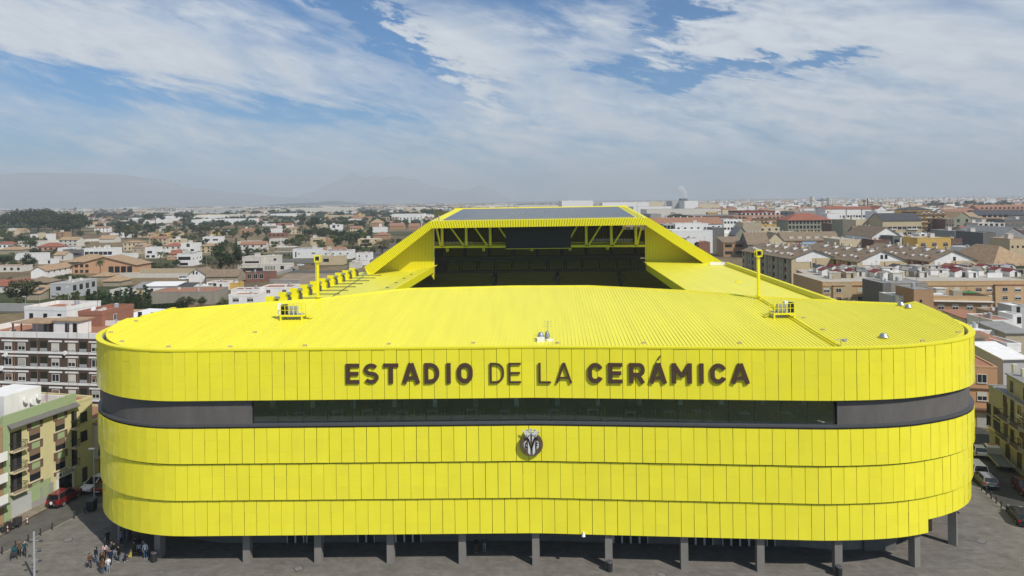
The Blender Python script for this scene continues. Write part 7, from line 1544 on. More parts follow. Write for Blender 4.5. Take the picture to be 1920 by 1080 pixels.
for i, (x, y, w, h) in enumerate(((1252, 411, 16, 9), (1262, 412, 18, 12), (1274, 411, 16, 9), (1283, 411, 12, 6), (1260, 401, 12, 7), (1317, 399, 8, 8), (1288, 399, 10, 4), (1330, 403, 16, 5), (1345, 402, 14, 5), (1400, 390, 16, 6), (1425, 392, 14, 6), (1442, 392, 12, 7), (1570, 390, 12, 7), (1582, 390, 14, 8), (1594, 389, 12, 7), (1606, 390, 14, 8), (1618, 390, 10, 6), (1632, 391, 12, 8), (1532, 381, 14, 6), (1542, 381, 14, 8), (1700, 391, 14, 8), (1712, 390, 12, 7))): T('broad', 'dark', x, y, w, h, desc='distant dark tree on the right plain')
for i in range(18): x = 1738 + i * 10.6; T('broad', 'dark', x, 394 - (i % 3), 16, 10 + (i * 5) % 6, desc='dark tree of the long tree belt', group='tree belt on the right horizon', short='the right tree belt' if i == 8 else None)
A_, B_ = atz(282, 583.5), atz(352, 579); hd = tag(thing('clipped_hedge', 'long clipped dark hedge in front of the beige concrete shed', 'hedge', A_, math.atan2((B_ - A_).y, (B_ - A_).x)), kind='thing')
r = random.Random(8); q = MB(); L_ = (B_ - A_).length
for i in range(2600):
    x, y, z = r.uniform(0, L_), r.choice([0, 1.2, r.random() * 1.2]), r.uniform(.1, 2.1)
    if r.random() < .35: z = 2.1; y = r.random() * 1.2
    p = Vector((x, y, z)) + Vector((r.gauss(0, .08), r.gauss(0, .08), r.gauss(0, .08))); n = Vector((r.gauss(0, 1), r.gauss(0, 1), r.gauss(0, 1))).normalized(); u = n.orthogonal().normalized() * .28; w = n.cross(u) * .7
    q.face([p - u, p + w, p + u, p - w])
lpart(q, 'foliage', LM['cyp'], hd)

FR = random.Random(99)
occ = [(px, py, 15) for _, px, py, _ in LAND]
def free(px, py, rad):
    return all(abs(px - a) > rad * 1.0 or abs(py - b) > 4.5 for a, b, _ in occ)
def filler(px, py, left):
    Y = atz(px, py).y; k = Y / FPX
    colr = FR.choices(['white', 'offwhite', 'cream', 'sand', 'orange', 'pink'], [7, 4, 3, 3, 2.2, 1])[0] if left else FR.choices(['white', 'offwhite', 'cream', 'sand', 'orange', 'yellow', 'grey', 'brown'], [5, 4, 3, 4, 4, 3, 1, 1])[0]
    rf = FR.choices(['flat', 'hip', 'gable'], [4, 4, 3] if left else [7, 1, 1])[0]
    rm = FR.choice(['terra', 'tan', 'red', 'terra']) if rf != 'flat' else FR.choice(['gravel', 'clay', 'white'])
    w = FR.uniform(11, 20) if left else FR.uniform(14, 34); h = FR.choice([3.2, 3.4, 6.0, 6.2]) if left else FR.choice([9, 12, 15, 12])
    A = atz(px - w / k / 2, py); B = A + Vector((w * math.cos(.1), w * math.sin(FR.uniform(-.15, .15)), 0))
    cn = {'white': 'white', 'offwhite': 'off-white', 'cream': 'cream', 'sand': 'sandy', 'orange': 'orange brick', 'pink': 'salmon', 'yellow': 'ochre', 'grey': 'grey', 'brown': 'brown'}[colr]
    rn = {'flat': 'flat-roofed', 'hip': 'hip-roofed', 'gable': 'gable-roofed'}[rf]
    t = bldg('town_house' if left else 'town_block', '', 'house' if left else 'apartment building', A, B, h, FR.uniform(8, 12), rf, colr, rm, wins=[('F', FR.choice([2, 3, 4]), 2 if h > 5 else 1, 1.5, 1.4, 'bare')] if left else [('F', 4, 3, 1.9, 1.7, FR.choice(['bare', 'half', 'white']))], rise=FR.uniform(1.6, 2.6) if rf != 'flat' else None)
    AUTO.append((t, '%s %s %s' % (cn, rn, 'house' if left else 'block'), px, py - h / k / 2))
    occ.append((px, py, 12))
n = 0
for _ in range(4000):
    if n >= 62: break
    py = 392 + (FR.random() ** 1.6) * 82; px = FR.uniform(-10, 790)
    if 160 < px < 250 and 440 < py < 470: continue
    if px > 700 and py > 455 - (px - 700) * .35: continue
    if 545 < px < 720 and py > 463: continue
    if px < 160 and 410 < py < 440: continue
    if free(px, py, 15 + 10 * (py - 390) / 80): filler(px, py, True); n += 1
n = 0
for _ in range(3000):
    if n >= 62: break
    py = 392 + FR.random() * 78; px = FR.uniform(1235 + (py - 392) * 1.6, 1930)
    if free(px, py, 19): filler(px, py, False); n += 1
n = 0
for _ in range(3000):
    if n >= 135: break
    py = 396 + FR.random() ** 1.3 * 75; px = FR.uniform(-5, 790)
    if px > 690 and py > 450 - (px - 700) * .35: continue
    if 100 < px < 240 and 446 < py < 466: continue
    if all(abs(px - a) > 11 or abs(py - b) > 3 for a, b, _ in occ): occ.append((px, py, 8)); h = FR.uniform(7, 15) * (.5 + (py - 390) / 110); T(FR.choice(['broad', 'loose', 'broad']), FR.choice(['dark', 'green', 'olive', 'dark']), px, py, h * 1.15, h, desc='small tree among the villas'); n += 1
ft = MB(); R5 = random.Random(31)
for i in range(3600):
    Y = 1250 + (R5.random() ** 1.5) * 7000; u = R5.uniform(-.80, .80); X = u * Y
    if abs(u + .5) < .35 and Y < 2400 and R5.random() < .75: continue
    big = R5.random() < (.10 if u < .1 else .17)
    w = R5.uniform(35, 150) if big else R5.uniform(9, 26); d = R5.uniform(20, 60) if big else R5.uniform(8, 14); h = R5.uniform(6, 12) if big else R5.choice([4, 6, 7, 10, 13, 16] if u > .1 else [3.5, 4, 6, 6.5])
    if u > .3 and Y > 3500: h *= 1.3
    ft.mat(R5.choices([0, 1, 2, 3, 4, 5], [6, 4, 2.2, 2, 1.4, 1.0])[0]); ft.box(X, X + w, Y, Y + d, 0, h)
    if not big and R5.random() < .5: ft.mat(6); ft.box(X - .5, X + w + .5, Y - .5, Y + d + .5, h, h + 2.2, (2.0, 2.0))
fo = ft.build('far_town', [W['white'], W['offwhite'], W['cream'], W['sand'], W['grey'], W['orange'], RF['terra']]); tag(fo, 'hazy far town of tiny white and cream buildings spread along the horizon', 'town', kind='stuff')
fw = MB()
for i in range(2300):
    Y = 1150 + (R5.random() ** 1.3) * 6500; u = R5.uniform(-.82, .82)
    if u > 0 and Y < 1900: continue
    for j in range(R5.randint(2, 8)):
        X = u * Y + R5.gauss(0, 30); y = Y + R5.gauss(0, 14); hh = R5.uniform(4, 9); ww = hh * R5.uniform(.6, 1.1); k = len(fw.v)
        for a in range(6): an = a * 1.047 + i; fw.v.append((X + math.cos(an) * ww * .6, y + math.sin(an) * ww * .6, .5)); 
        for a in range(6): an = a * 1.047 + i + .4; rr_2 = ww * R5.uniform(.8, 1.1); fw.v.append((X + math.cos(an) * rr_2, y + math.sin(an) * rr_2, hh * R5.uniform(.45, .65)))
        fw.v.append((X + R5.uniform(-.2, .2) * ww, y, hh))
        for a in range(6): b = (a + 1) % 6; fw.f += [(k + a, k + b, k + 6 + b, k + 6 + a), (k + 6 + a, k + 6 + b, k + 12)]; fw.m += [0, 0]
wo_ = fw.build('far_woods', LM['dark']); tag(wo_, 'scattered dark green woods and orchards reaching to the horizon', 'woods', kind='stuff')
M_HILL = mat('haze_paled_hill_scrub', (.22, .235, .24), rough=.95, var=.25, scale=.002)  # scrub colour paled and blued, so part of the distance haze is painted in
from mathutils import noise as mn
def hills(name, prof, Y, depth, n=160, rough=.06, seed=0):
    """ridge whose skyline follows prof (picture x -> picture y), built as a solid of slopes at distance Y"""
    m = MB(); xs = [prof[0][0] + (prof[-1][0] - prof[0][0]) * i / n for i in range(n + 1)]; rows = 14
    def py_(x):
        for (a, b), (c, d) in zip(prof, prof[1:]):
            if a <= x <= c: t = (x - a) / (c - a); t = t if seed else t * t * (3 - 2 * t); return b + (d - b) * t
        return prof[-1][1]
    for j in range(rows + 1):
        v = j / rows; y = Y - depth * (1 - v)
        for i, x in enumerate(xs):
            top = aty(x, py_(x), Y); X = top.x * (1 + 0); h = max(top.z, 0)
            nz = mn.fractal(Vector((X / 1800, y / 1800, seed)), .9, 2.1, 6)
            hh = h * (v ** .8) * (1 + rough * nz * (2.2 if v < .98 else 1.0)) + (40 * nz * v * (1 - v) * 2)
            m.v.append((X, y, max(hh, -5) if v > 0 else -5))
    for i, x in enumerate(xs): top = aty(x, py_(x), Y); m.v.append((top.x, Y + depth * .6, -5))
    W_ = n + 1
    for j in range(rows + 1):
        for i in range(n): a = j * W_ + i; m.f.append((a, a + 1, a + W_ + 1, a + W_)); m.m.append(0)
    o = m.build(name, M_HILL, smooth=True); o['kind'] = 'structure'; return o
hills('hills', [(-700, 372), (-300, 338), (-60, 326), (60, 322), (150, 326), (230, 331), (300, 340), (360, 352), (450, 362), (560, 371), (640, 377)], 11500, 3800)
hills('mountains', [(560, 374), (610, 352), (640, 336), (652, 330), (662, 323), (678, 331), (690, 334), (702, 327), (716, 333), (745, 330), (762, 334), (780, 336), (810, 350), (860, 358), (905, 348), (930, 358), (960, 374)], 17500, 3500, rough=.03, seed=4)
def steam():
    m = bpy.data.materials.new('white_steam'); m.use_nodes = True; nt = m.node_tree; nt.nodes.clear(); o = nt.nodes.new('ShaderNodeOutputMaterial'); v = nt.nodes.new('ShaderNodeVolumePrincipled')
    v.inputs['Color'].default_value = (.97, .97, .97, 1); v.inputs['Density'].default_value = .075; nt.links.new(v.outputs[0], o.inputs['Volume']); return m
bm = bmesh.new(); rs_ = random.Random(4)
for i in range(12):
    t_ = i / 11; p = aty(1287 - 9 * t_ ** 1.4, 372 - 17 * t_, 1545); rad = 2.2 + 7 * t_ ** .8
    bmesh.ops.create_icosphere(bm, subdivisions=2, radius=rad, matrix=Matrix.Translation((p.x + rs_.uniform(-2, 2) * t_, p.y, p.z)))
me = bpy.data.meshes.new('steam_plume'); bm.to_mesh(me); bm.free(); me.materials.append(steam())
so = bpy.data.objects.new('steam_plume', me); COL.objects.link(so); tag(so, 'white steam plume drifting from the factory flue', 'steam', kind='stuff')
mod = so.modifiers.new('merge', 'REMESH'); mod.mode = 'VOXEL'; mod.voxel_size = 1.2
M_TYRE = mat('tyre_rubber', (.02, .02, .02), rough=.9, var=.1); M_RIM = mat('alloy_rim', (.45, .45, .46), rough=.35, metal=.6, var=.05)
M_CGL = mat('car_glass', (.012, .014, .017), rough=.06, spec=.7, var=0)
M_HL = mat('clear_headlight', (.55, .55, .55), rough=.15, spec=.7, var=0); M_TL = mat('red_tail_light', (.35, .01, .01), rough=.25, var=0); M_PLATE = mat('number_plate', (.7, .7, .66), rough=.5, var=0); M_BUMP = mat('black_bumper', (.025, .025, .025), rough=.7, var=.05)
def paint(n, c): return mat(n, c, rough=.28, spec=.5, var=.02, coat=.6)
CP = dict(red=paint('red_car_paint', (.15, .010, .012)), white=paint('white_car_paint', (.72, .72, .71)), grey=paint('grey_car_paint', (.20, .20, .19)), black=paint('black_car_paint', (.015, .015, .017)), wine=paint('wine_red_car_paint', (.10, .012, .015)), silver=paint('silver_paint', (.35, .36, .36)))
PROFILES = {  # lower body outline (x, z) and cabin outline, metres, nose at +x
 'hatch': (4.0, 1.75, [(-2.0, .42), (-2.0, .85), (-1.9, .98), (.75, .98), (1.75, .86), (1.98, .66), (1.98, .38), (1.5, .25), (-1.7, .25)], [(-1.86, .98), (-1.45, 1.46), (.0, 1.5), (.95, .98)]),
 'suv': (4.3, 1.8, [(-2.1, .5), (-2.12, 1.05), (-2.05, 1.12), (.85, 1.12), (1.95, 1.02), (2.12, .8), (2.12, .48), (1.6, .34), (-1.8, .34)], [(-2.05, 1.12), (-1.85, 1.72), (.1, 1.74), (.95, 1.12)]),
 'estate': (4.6, 1.78, [(-2.3, .42), (-2.3, .88), (-2.2, 1.0), (.9, .98), (2.0, .84), (2.28, .64), (2.28, .36), (1.8, .24), (-2.0, .24)], [(-2.2, 1.0), (-1.85, 1.45), (.1, 1.48), (1.1, .98)]),
 'van': (4.5, 1.85, [(-2.2, .45), (-2.22, 1.05), (-2.2, 1.1), (1.25, 1.1), (2.05, .95), (2.22, .7), (2.22, .4), (1.7, .28), (-1.9, .28)], [(-2.2, 1.1), (-2.1, 1.85), (.55, 1.88), (1.35, 1.1)])}
def loft(m, prof, w0, w1, zt):
    """closed solid from a side outline: half width w0 low, w1 at height zt"""
    n = len(prof); k = len(m.v); z0 = min(z for _, z in prof)
    def hw(z): return w0 + (w1 - w0) * max(0, (z - z0) / (zt - z0)) if zt > z0 else w0
    for s in (-1, 1): m.v += [(x, s * hw(z), z) for x, z in prof]
    m.f.append(tuple(range(k, k + n))); m.f.append(tuple(range(k + 2 * n - 1, k + n - 1, -1)))
    for i in range(n): j = (i + 1) % n; m.f.append((k + i, k + j, k + n + j, k + n + i))
    m.m += [m.cur] * (n + 2)
def car(kind, col, label, px, py, heading, short=None, z=.006, name='parked_car', cat='car', spare=False):
    L, Wd, low, cab = PROFILES[kind]; p = atz(px, py); t = thing(name, label, cat, (p.x, p.y, z), heading); P = CP[col]; hw = Wd / 2
    m = MB(); loft(m, low, hw, hw * .93, 1.1); o = lpart(m, 'body', P, t); b = o.modifiers.new('bevel', 'BEVEL'); b.width = .07; b.segments = 2; b.limit_method = 'ANGLE'
    m = MB(); loft(m, cab, hw * .92, hw * .74, cab[1][1]); g = lpart(m, 'windows', M_CGL, t)
    zt = cab[1][1]; x0, x1 = cab[1][0], cab[2][0]; m = MB(); m.box(x0 - .05, x1 + .05, -hw * .75, hw * .75, zt - .015, zt + .035, (.08, .08)); lpart(m, 'car_roof', P, t)
    m = MB()
    for s in (-1, 1):
        for xx in ((cab[0][0] + .02, cab[1][0]), (None, None), (cab[3][0], cab[2][0])):
            if xx[0] is None: xm = -.35; m.beam((xm, s * hw * .925, .98), (xm, s * hw * .755, zt), .1, .05)
            else: m.beam((xx[0], s * hw * .925, low[2][1] - .02), (xx[1], s * hw * .755, zt), .11, .06)
    lpart(m, 'pillars', P, t)
    wb = L * .3
    for x in (-wb, wb):
        for s in (-1, 1):
            m = MB(); m.tube((x, s * (hw - .2), .33), (x, s * (hw + .01), .33), .33, 16); w = lpart(m, 'wheel', M_TYRE, t); m = MB(); m.tube((x, s * (hw + .012), .33), (x, s * (hw + .025), .33), .2, 12); lpart(m, 'rim', M_RIM, w)
    xf, xr = max(a for a, _ in low), min(a for a, _ in low)
    for s in (-1, 1):
        m = MB(); m.box(xf - .12, xf + .015, s * hw * .72 - .2, s * hw * .72 + .2, .6, .76); lpart(m, 'headlight', M_HL, t)
        m = MB(); m.box(xr - .015, xr + .1, s * hw * .8 - .12, s * hw * .8 + .12, .7, .95); lpart(m, 'tail_light', M_TL, t)
        m = MB(); m.box(.62, .82, s * (hw + .1) - .09, s * (hw + .1) + .09, .98, 1.1); lpart(m, 'wing_mirror', P, t)
    m = MB(); m.box(xf - .1, xf + .03, -hw * .9, hw * .9, .3, .5); m.build if False else lpart(m, 'front_bumper', M_BUMP, t)
    m = MB(); m.box(xr - .03, xr + .1, -hw * .9, hw * .9, .3, .5); lpart(m, 'rear_bumper', M_BUMP, t)
    m = MB(); m.box(xr - .04, xr - .031, -.26, .26, .52, .63); lpart(m, 'number_plate', M_PLATE, t)
    if spare: m = MB(); m.tube((xr - .2, 0, .85), (xr - .02, 0, .85), .34, 16); w = lpart(m, 'spare_wheel', M_TYRE, t); m = MB(); m.tube((xr - .215, 0, .85), (xr - .2, 0, .85), .2, 12); lpart(m, 'spare_wheel_cover', M_PLATE, w)
    if short: LAND.append((short, px, py, t))
    return t
HL = math.atan2(8.6, 2.6)
car('suv', 'red', 'red off-road car with a spare wheel on its back, parked by the garage', 121, 941, 1.50, spare=True)
car('hatch', 'white', 'white hatchback with black roof parked before the narrow yellow house', 178, 916, 1.42 + math.pi)
car('hatch', 'red', 'red car half hidden behind the stadium corner on the left street', 203, 918, 1.45)
HRr = math.atan2(-12, -2.2)
car('hatch', 'white', 'white car farthest along the right street, beside the tow truck', 1833, 852, 1.25)
car('van', 'white', 'white van parked at the stadium side of the right street', 1828, 888, 1.31)
car('estate', 'grey', 'grey estate car parked behind the white van on the right street', 1846, 906, 1.31)
car('hatch', 'wine', 'dark red car at the right edge on the shaded street', 1922, 924, 1.31 + math.pi)
car('estate', 'black', 'black car at the right edge beside the plaza kerb', 1914, 976, 1.2)
p = atz(1871, 869); t = thing('tow_truck', 'grey flatbed tow truck parked along the beige corner house', 'truck', (p.x, p.y, .006), 1.25); t.scale = (.82, .82, .82)
q = MB(); loft(q, [(1.9, .5), (1.9, 1.6), (2.1, 2.3), (3.4, 2.3), (3.85, 1.5), (3.95, 1.3), (3.95, .5)], 1.05, .95, 2.3); o = lpart(q, 'cab', CP['white'], t); b = o.modifiers.new('bevel', 'BEVEL'); b.width = .08; b.segments = 2
q = MB(); q.v = [(3.48, -.85, 2.2), (3.9, -.92, 1.5), (3.9, .92, 1.5), (3.48, .85, 2.2), (3.44, -.85, 2.2), (3.8, -.92, 1.5), (3.8, .92, 1.5), (3.44, .85, 2.2)]
for f in ((0, 1, 2, 3), (7, 6, 5, 4), (0, 4, 5, 1), (1, 5, 6, 2), (2, 6, 7, 3), (3, 7, 4, 0)): q.f.append(f); q.m.append(0)
lpart(q, 'windscreen', M_CGL, t)
for s in (-1, 1): q = MB(); q.box(2.4, 3.3, s * 1.04 - .015, s * 1.04 + .015, 1.5, 2.1); lpart(q, 'side_window', M_CGL, t)
q = MB(); q.box(-4.2, 1.8, -1.15, 1.15, .85, 1.0); lpart(q, 'flatbed', mat('worn_steel_deck', (.10, .115, .11), rough=.6, var=.25), t)
q = MB(); q.box(-4.2, 1.8, -1.2, -1.151, .8, 1.15); q.box(-4.2, 1.8, 1.151, 1.2, .8, 1.15); lpart(q, 'side_rail', CP['silver'], t)
q = MB(); q.box(1.62, 1.8, -1.15, 1.15, 1.0, 2.1); lpart(q, 'headboard', CP['silver'], t); q = MB(); q.box(2.5, 2.9, -.7, .7, 2.31, 2.42); lpart(q, 'light_bar', mat('amber_light', (.5, .2, .02), rough=.3, var=0), t)
q = MB(); q.box(-3.9, 3.6, -.4, .4, .5, .8); lpart(q, 'chassis', M_BUMP, t)
for x in (-2.6, 2.9):
    for s in (-1, 1): q = MB(); q.tube((x, s * .75, .42), (x, s * 1.08, .42), .42, 16); w = lpart(q, 'wheel', M_TYRE, t); q = MB(); q.tube((x, s * 1.081, .42), (x, s * 1.095, .42), .22, 12); lpart(q, 'rim', M_RIM, w)
car('hatch', 'white', 'small white car on the road above the bare lot', 564, 498.5, .15, name='moving_car')
car('van', 'white', 'white van parked beside the white gabled barn', 345, 524.5, .2)
PZ = .125
LB = ['bollard nearest the left picture edge on the left kerb', 'bollard directly left of the strolling couple', 'third bollard from the left edge, left of the signal pole', 'fourth bollard from the left edge, right of the signal pole', 'bollard with a long shadow, middle of the left kerb row', 'bollard at the edge of the stadium shadow on the left kerb', 'shaded bollard left of the litter bin on the left street', 'last bollard of the left kerb, touching the stadium']
def boll(px_list, labels, group, h=.85):
    proto = None
    for (px, py), lb in zip(px_list, labels):
        p = atz(px, py, PZ)
        if proto is None:
            proto = thing('bollard', lb, 'bollard', p, 0, group); q = MB(); q.tube((0, 0, 0), (0, 0, h), .075, 10); lpart(q, 'post', M_RAIL, proto); q = MB(); q.tube((0, 0, h + .002), (0, 0, h + .06), .085, 10, .05); lpart(q, 'cap', M_SILL, proto)
        else: o = copy_tree(proto); o.location = p; o['label'] = lb
boll([(4, 1039), (29, 1027), (53, 1015.5), (76, 1004), (98, 993), (139, 972.5), (159, 963), (198, 943)], LB, 'bollards along the left kerb')
boll([(1840.5, 919.5), (1849.5, 927), (1858.5, 935.5), (1868, 943.5), (1877.5, 952), (1887.5, 960.5), (1919, 989)], ['farthest bollard of the right kerb, behind the grey estate car', 'second bollard from the grey estate car on the right kerb', 'third bollard from the grey estate car', 'fourth bollard from the grey estate car', 'fifth bollard from the grey estate car', 'last bollard before the black car on the right kerb', 'bollard at the right edge below the black car'], 'bollards along the right kerb')
def bin_(px, py, lb):
    p = atz(px, py, PZ); t = thing('litter_bin', lb, 'litter bin', p); q = MB(); q.tube((0, 0, .06), (0, 0, .95), .30, 14, .33); lpart(q, 'body', M_BUMP, t); q = MB(); q.tube((0, 0, .955), (0, 0, 1.05), .35, 14, .3); lpart(q, 'rim', M_SILL, t); q = MB(); q.tube((0, 0, 0), (0, 0, .058), .2, 10); lpart(q, 'foot', M_SILL, t)
bin_(1143, 1071, 'dark litter bin at the foot of a middle column'); bin_(1573, 1080.5, 'dark litter bin at the column by the rounded concrete wall'); bin_(289, 1053, 'dark litter bin beside the group under the left corner')
p = atz(172, 958, PZ); t = thing('waste_container', 'dark wheeled waste container beside the tall street lamp', 'waste container', p); q = MB(); q.box(-.42, .42, -.4, .4, .12, 1.35, (-.05, -.05)); lpart(q, 'body', M_BUMP, t); q = MB(); q.box(-.5, .5, -.48, .48, 1.36, 1.48, (.06, .06)); lpart(q, 'lid', M_SILL, t)
for s in (-.3, .3): q = MB(); q.tube((s - .05, .3, .1), (s + .05, .3, .1), .1, 10); lpart(q, 'wheel', M_TYRE, t)
def lamp(px, py, pyt, lb, m=None, arm=.6, name='street_lamp', head=True):
    p = atz(px, py, PZ); z = aty(px, pyt, p.y).z - PZ; t = thing(name, lb, 'street lamp', p); q = MB(); q.tube((0, 0, 0), (0, 0, z), .085, 8, .06); lpart(q, 'post', m or M_GREYM, t)
    q = MB(); q.box(-arm, .08, -.14, .14, z, z + .12); lpart(q, 'lamp_head', M_WHITEP, t); return t
lamp(177, 953, 842, 'tall grey street lamp with a flat white head by the left street')
lamp(48, 594, 556, 'slim street lamp at the dry field near the left edge', arm=1.0); lamp(129, 586, 538, 'slim street lamp among the clipped trees', arm=.8); lamp(387, 506, 473, 'street lamp left of the big eucalyptus', arm=1.2)
p = atz(64.5, 1086, PZ); z = aty(63, 997, p.y).z - PZ; t = thing('camera_pole', 'grey pole with camera arms standing on the plaza in the lower left', 'camera pole', p); q = MB(); q.tube((0, 0, 0), (0, 0, z), .11, 10, .09); lpart(q, 'post', M_GREYM, t)
for i, (zz, dx) in enumerate(((z - .9, .7), (z - .95, -.35), (z - 1.9, .55), (z - 2.4, -.4), (z - 2.9, .6))): q = MB(); q.tube((0, 0, zz), (dx, .1, zz), .025, 6); a = lpart(q, 'arm', M_GREYM, t); q = MB(); q.box(dx - .22, dx + .08, -.02, .16, zz - .16, zz + .02); lpart(q, 'camera', M_SILL, a)
M_RW = mat('red_plastic', (.35, .06, .03), rough=.5, var=.05)
for px, py, lb in ((51, 983, 'red and white marker post beside the terrace chairs'), (14, 1000, 'red and white marker post at the left edge')):
    p = atz(px, py, .006); t = thing('marker_post', lb, 'marker post', p); q = MB(); q.tube((0, 0, 0), (0, 0, .08), .22, 10, .16); lpart(q, 'foot', M_BUMP, t)
    for k in range(5): q = MB(); q.tube((0, 0, .081 + k * .18), (0, 0, .26 + k * .18), .07, 8); lpart(q, 'band', M_WHITEP if k % 2 else M_RW, t)
proto = None
for i, (px, py) in enumerate(((36, 985), (30, 986.5), (24, 989), (18, 991), (11, 994), (5, 997), (33, 990), (20, 995), (8, 1001))):
    p = atz(px, py, .006); lb = ['terrace chair at the right end of the dark cafe row', 'second terrace chair from the right end of the cafe row', 'third terrace chair from the right end of the cafe row', 'terrace chair in the middle of the dark cafe row', 'third terrace chair from the left end of the cafe row', 'terrace chair at the left picture edge', 'front terrace chair nearest the marker post', 'front terrace chair in the middle of the cafe row', 'front terrace chair nearest the left edge'][i]
    if proto is None:
        proto = thing('terrace_chair', 'black ' + lb, 'chair', p, .4, 'black terrace chairs'); t = proto
        q = MB(); q.box(-.25, .25, -.25, .25, .42, .47); lpart(q, 'seat', M_RAIL, t); q = MB(); q.box(-.25, .25, .2, .25, .47, .95); lpart(q, 'backrest', M_RAIL, t)
        for sx_ in (-1, 1):
            for sy_ in (-1, 1): q = MB(); q.box(sx_ * .22 - .02, sx_ * .22 + .02, sy_ * .22 - .02, sy_ * .22 + .02, 0, .419); lpart(q, 'leg', M_RAIL, t)
            q = MB(); q.box(sx_ * .25 - .025, sx_ * .25 + .025, -.25, .2, .66, .7); lpart(q, 'armrest', M_RAIL, t)
    else: t = copy_tree(proto); t.location = p; t.rotation_euler.z = i * 1.1; t['label'] = 'black ' + lb
SKIN = mat('skin', (.42, .26, .18), rough=.6, var=.03); SKIN2 = mat('tanned_skin', (.30, .17, .11), rough=.6, var=.03)
def cl(n, c): return mat('cloth_' + n, c, rough=.9, spec=.1, var=.12, scale=6)
CLO = dict(black=cl('black', (.014, .014, .016)), navy=cl('navy', (.018, .024, .05)), jeans=cl('jeans', (.06, .10, .17)), ljeans=cl('pale_jeans', (.20, .26, .33)), white=cl('white', (.7, .7, .69)), pink=cl('pink_white', (.62, .42, .42)), grey=cl('grey', (.30, .30, .31)), brown=cl('brown', (.12, .07, .045)), olive=cl('olive', (.06, .06, .035)), maroon=cl('maroon', (.16, .03, .03)), teal=cl('teal', (.015, .06, .07)), rust=cl('rust', (.13, .06, .04)), dgrey=cl('dark_grey', (.05, .05, .055)), lilac=cl('lilac_grey', (.25, .22, .30)), yellow=cl('yellow', (.7, .6, .03)))
HAIR = dict(dark=mat('dark_hair', (.015, .011, .008), rough=.5, var=.1), brown=mat('brown_hair', (.06, .035, .018), rough=.5, var=.1), grey=mat('grey_hair', (.35, .34, .33), rough=.6, var=.1))
SHOE = dict(white=cl('white_shoe', (.65, .64, .60)), black=cl('black_shoe', (.02, .02, .02)), sand=cl('sand_shoe', (.45, .36, .22)))
def body_mesh(pose, seed=0):
    """one continuous skin-modifier body (1.70 m), posed; returns an evaluated mesh with material slots shoes / trousers / top / skin / hair"""
    V = []; E = []; Rd = []
    def v(p, r, par=None):
        V.append(p); Rd.append(r if isinstance(r, tuple) else (r, r))
        if par is not None: E.append((par, len(V) - 1))
        return len(V) - 1
    lean = {'bend': .95, 'walk': .06}.get(pose, .02); ca, sa = math.cos(lean), math.sin(lean); hz = .92 if pose != 'bend' else .78
    def up(x, y, z):   # torso frame: leans forward (-y) about the hip
        return (x, y * ca - z * sa, hz + z * ca + y * sa)
    pel = v((0, 0, hz), (.135, .105)); w = v(up(0, 0, .18), (.125, .095), pel); ch = v(up(0, .005, .38), (.155, .11), w); nk = v(up(0, .01, .535), (.058, .06), ch)
    hd0 = v(up(0, -.01, .60), (.066, .075), nk); hd1 = v(up(0, -.02, .68), (.078, .096), hd0); hd2 = v(up(0, -.01, .765), (.066, .078), hd1); v(up(0, -.12, .67), (.012, .014), hd1)
    for s in (-1, 1): v(up(s * .082, -.005, .675), (.014, .02), hd1)
    for s in (-1, 1):
        st = {'walk': s * .20, 'stand': 0, 'arms': 0, 'bend': s * .08}[pose]
        hip = v((s * .085, -.0 + 0, hz - .07), .098, pel); kn = v((s * .10, -st * .55 - (.06 if pose == 'bend' else .01), .48 if pose != 'bend' else .44), .062, hip); an = v((s * .105, -st * (1.0 if st * s > 0 else 1.1) + (.05 if pose == 'walk' and s < 0 else .0), .09), .042, kn); v((s * .12, an and V[an][1] - .13, .045), (.04, .032), an)
        sh = v(up(s * .175, .0, .47), .062, ch)
        if pose == 'arms': el_, wr = up(s * .23, -.06, .24), up(s * .10, -.27, .30)
        elif pose == 'bend': el_, wr = up(s * .2, -.20, .36), up(s * .13, -.42, .34)
        elif pose == 'walk': el_, wr = up(s * .23, st * .4, .22), up(s * .24, st * .8 - .08, .02)
        else: el_, wr = up(s * .225, .02, .2), up(s * .235, -.05, -.04)
        e = v(el_, .045, sh); wv = v(wr, .028, e)
        d = (Vector(wr) - Vector(el_)).normalized(); side = Vector((0, -1, 0)) if abs(d.y) < .7 else Vector((s, 0, 0)); side = (side - d * side.dot(d)).normalized()
        pm = v(tuple(Vector(wr) + d * .075), (.03, .018), wv)
        for f_ in range(4):
            o = (f_ - 1.5) * .019; L = (.06, .075, .07, .055)[f_]; a = v(tuple(Vector(wr) + d * (.09) + side * o), .0095, pm); b_ = v(tuple(Vector(wr) + d * (.09 + L * .6) + side * o + Vector((-s * .008, 0, 0))), .0088, a); v(tuple(Vector(wr) + d * (.09 + L) + side * o + Vector((-s * .02, 0, 0))), .008, b_)
        a = v(tuple(Vector(wr) + d * .045 + side * .035), .011, wv); v(tuple(Vector(wr) + d * .085 + side * .05), .0095, a)
    me = bpy.data.meshes.new('body'); me.from_pydata(V, E, []); o = bpy.data.objects.new('tmp', me); COL.objects.link(o)
    md = o.modifiers.new('s', 'SKIN'); sk = me.skin_vertices[0].data
    for i, r in enumerate(Rd): sk[i].radius = r; sk[i].use_root = (i == 0)
    md.use_smooth_shade = True
    sb = o.modifiers.new('d', 'SUBSURF'); sb.levels = 1; sb.render_levels = 1
    dg = bpy.context.evaluated_depsgraph_get(); ev = o.evaluated_get(dg); out = bpy.data.meshes.new_from_object(ev); out.name = 'body'
    COL.objects.unlink(o); bpy.data.objects.remove(o)
    out.materials.clear()
    for m_ in (SHOE['white'], CLO['jeans'], CLO['black'], SKIN, HAIR['dark']): out.materials.append(m_)
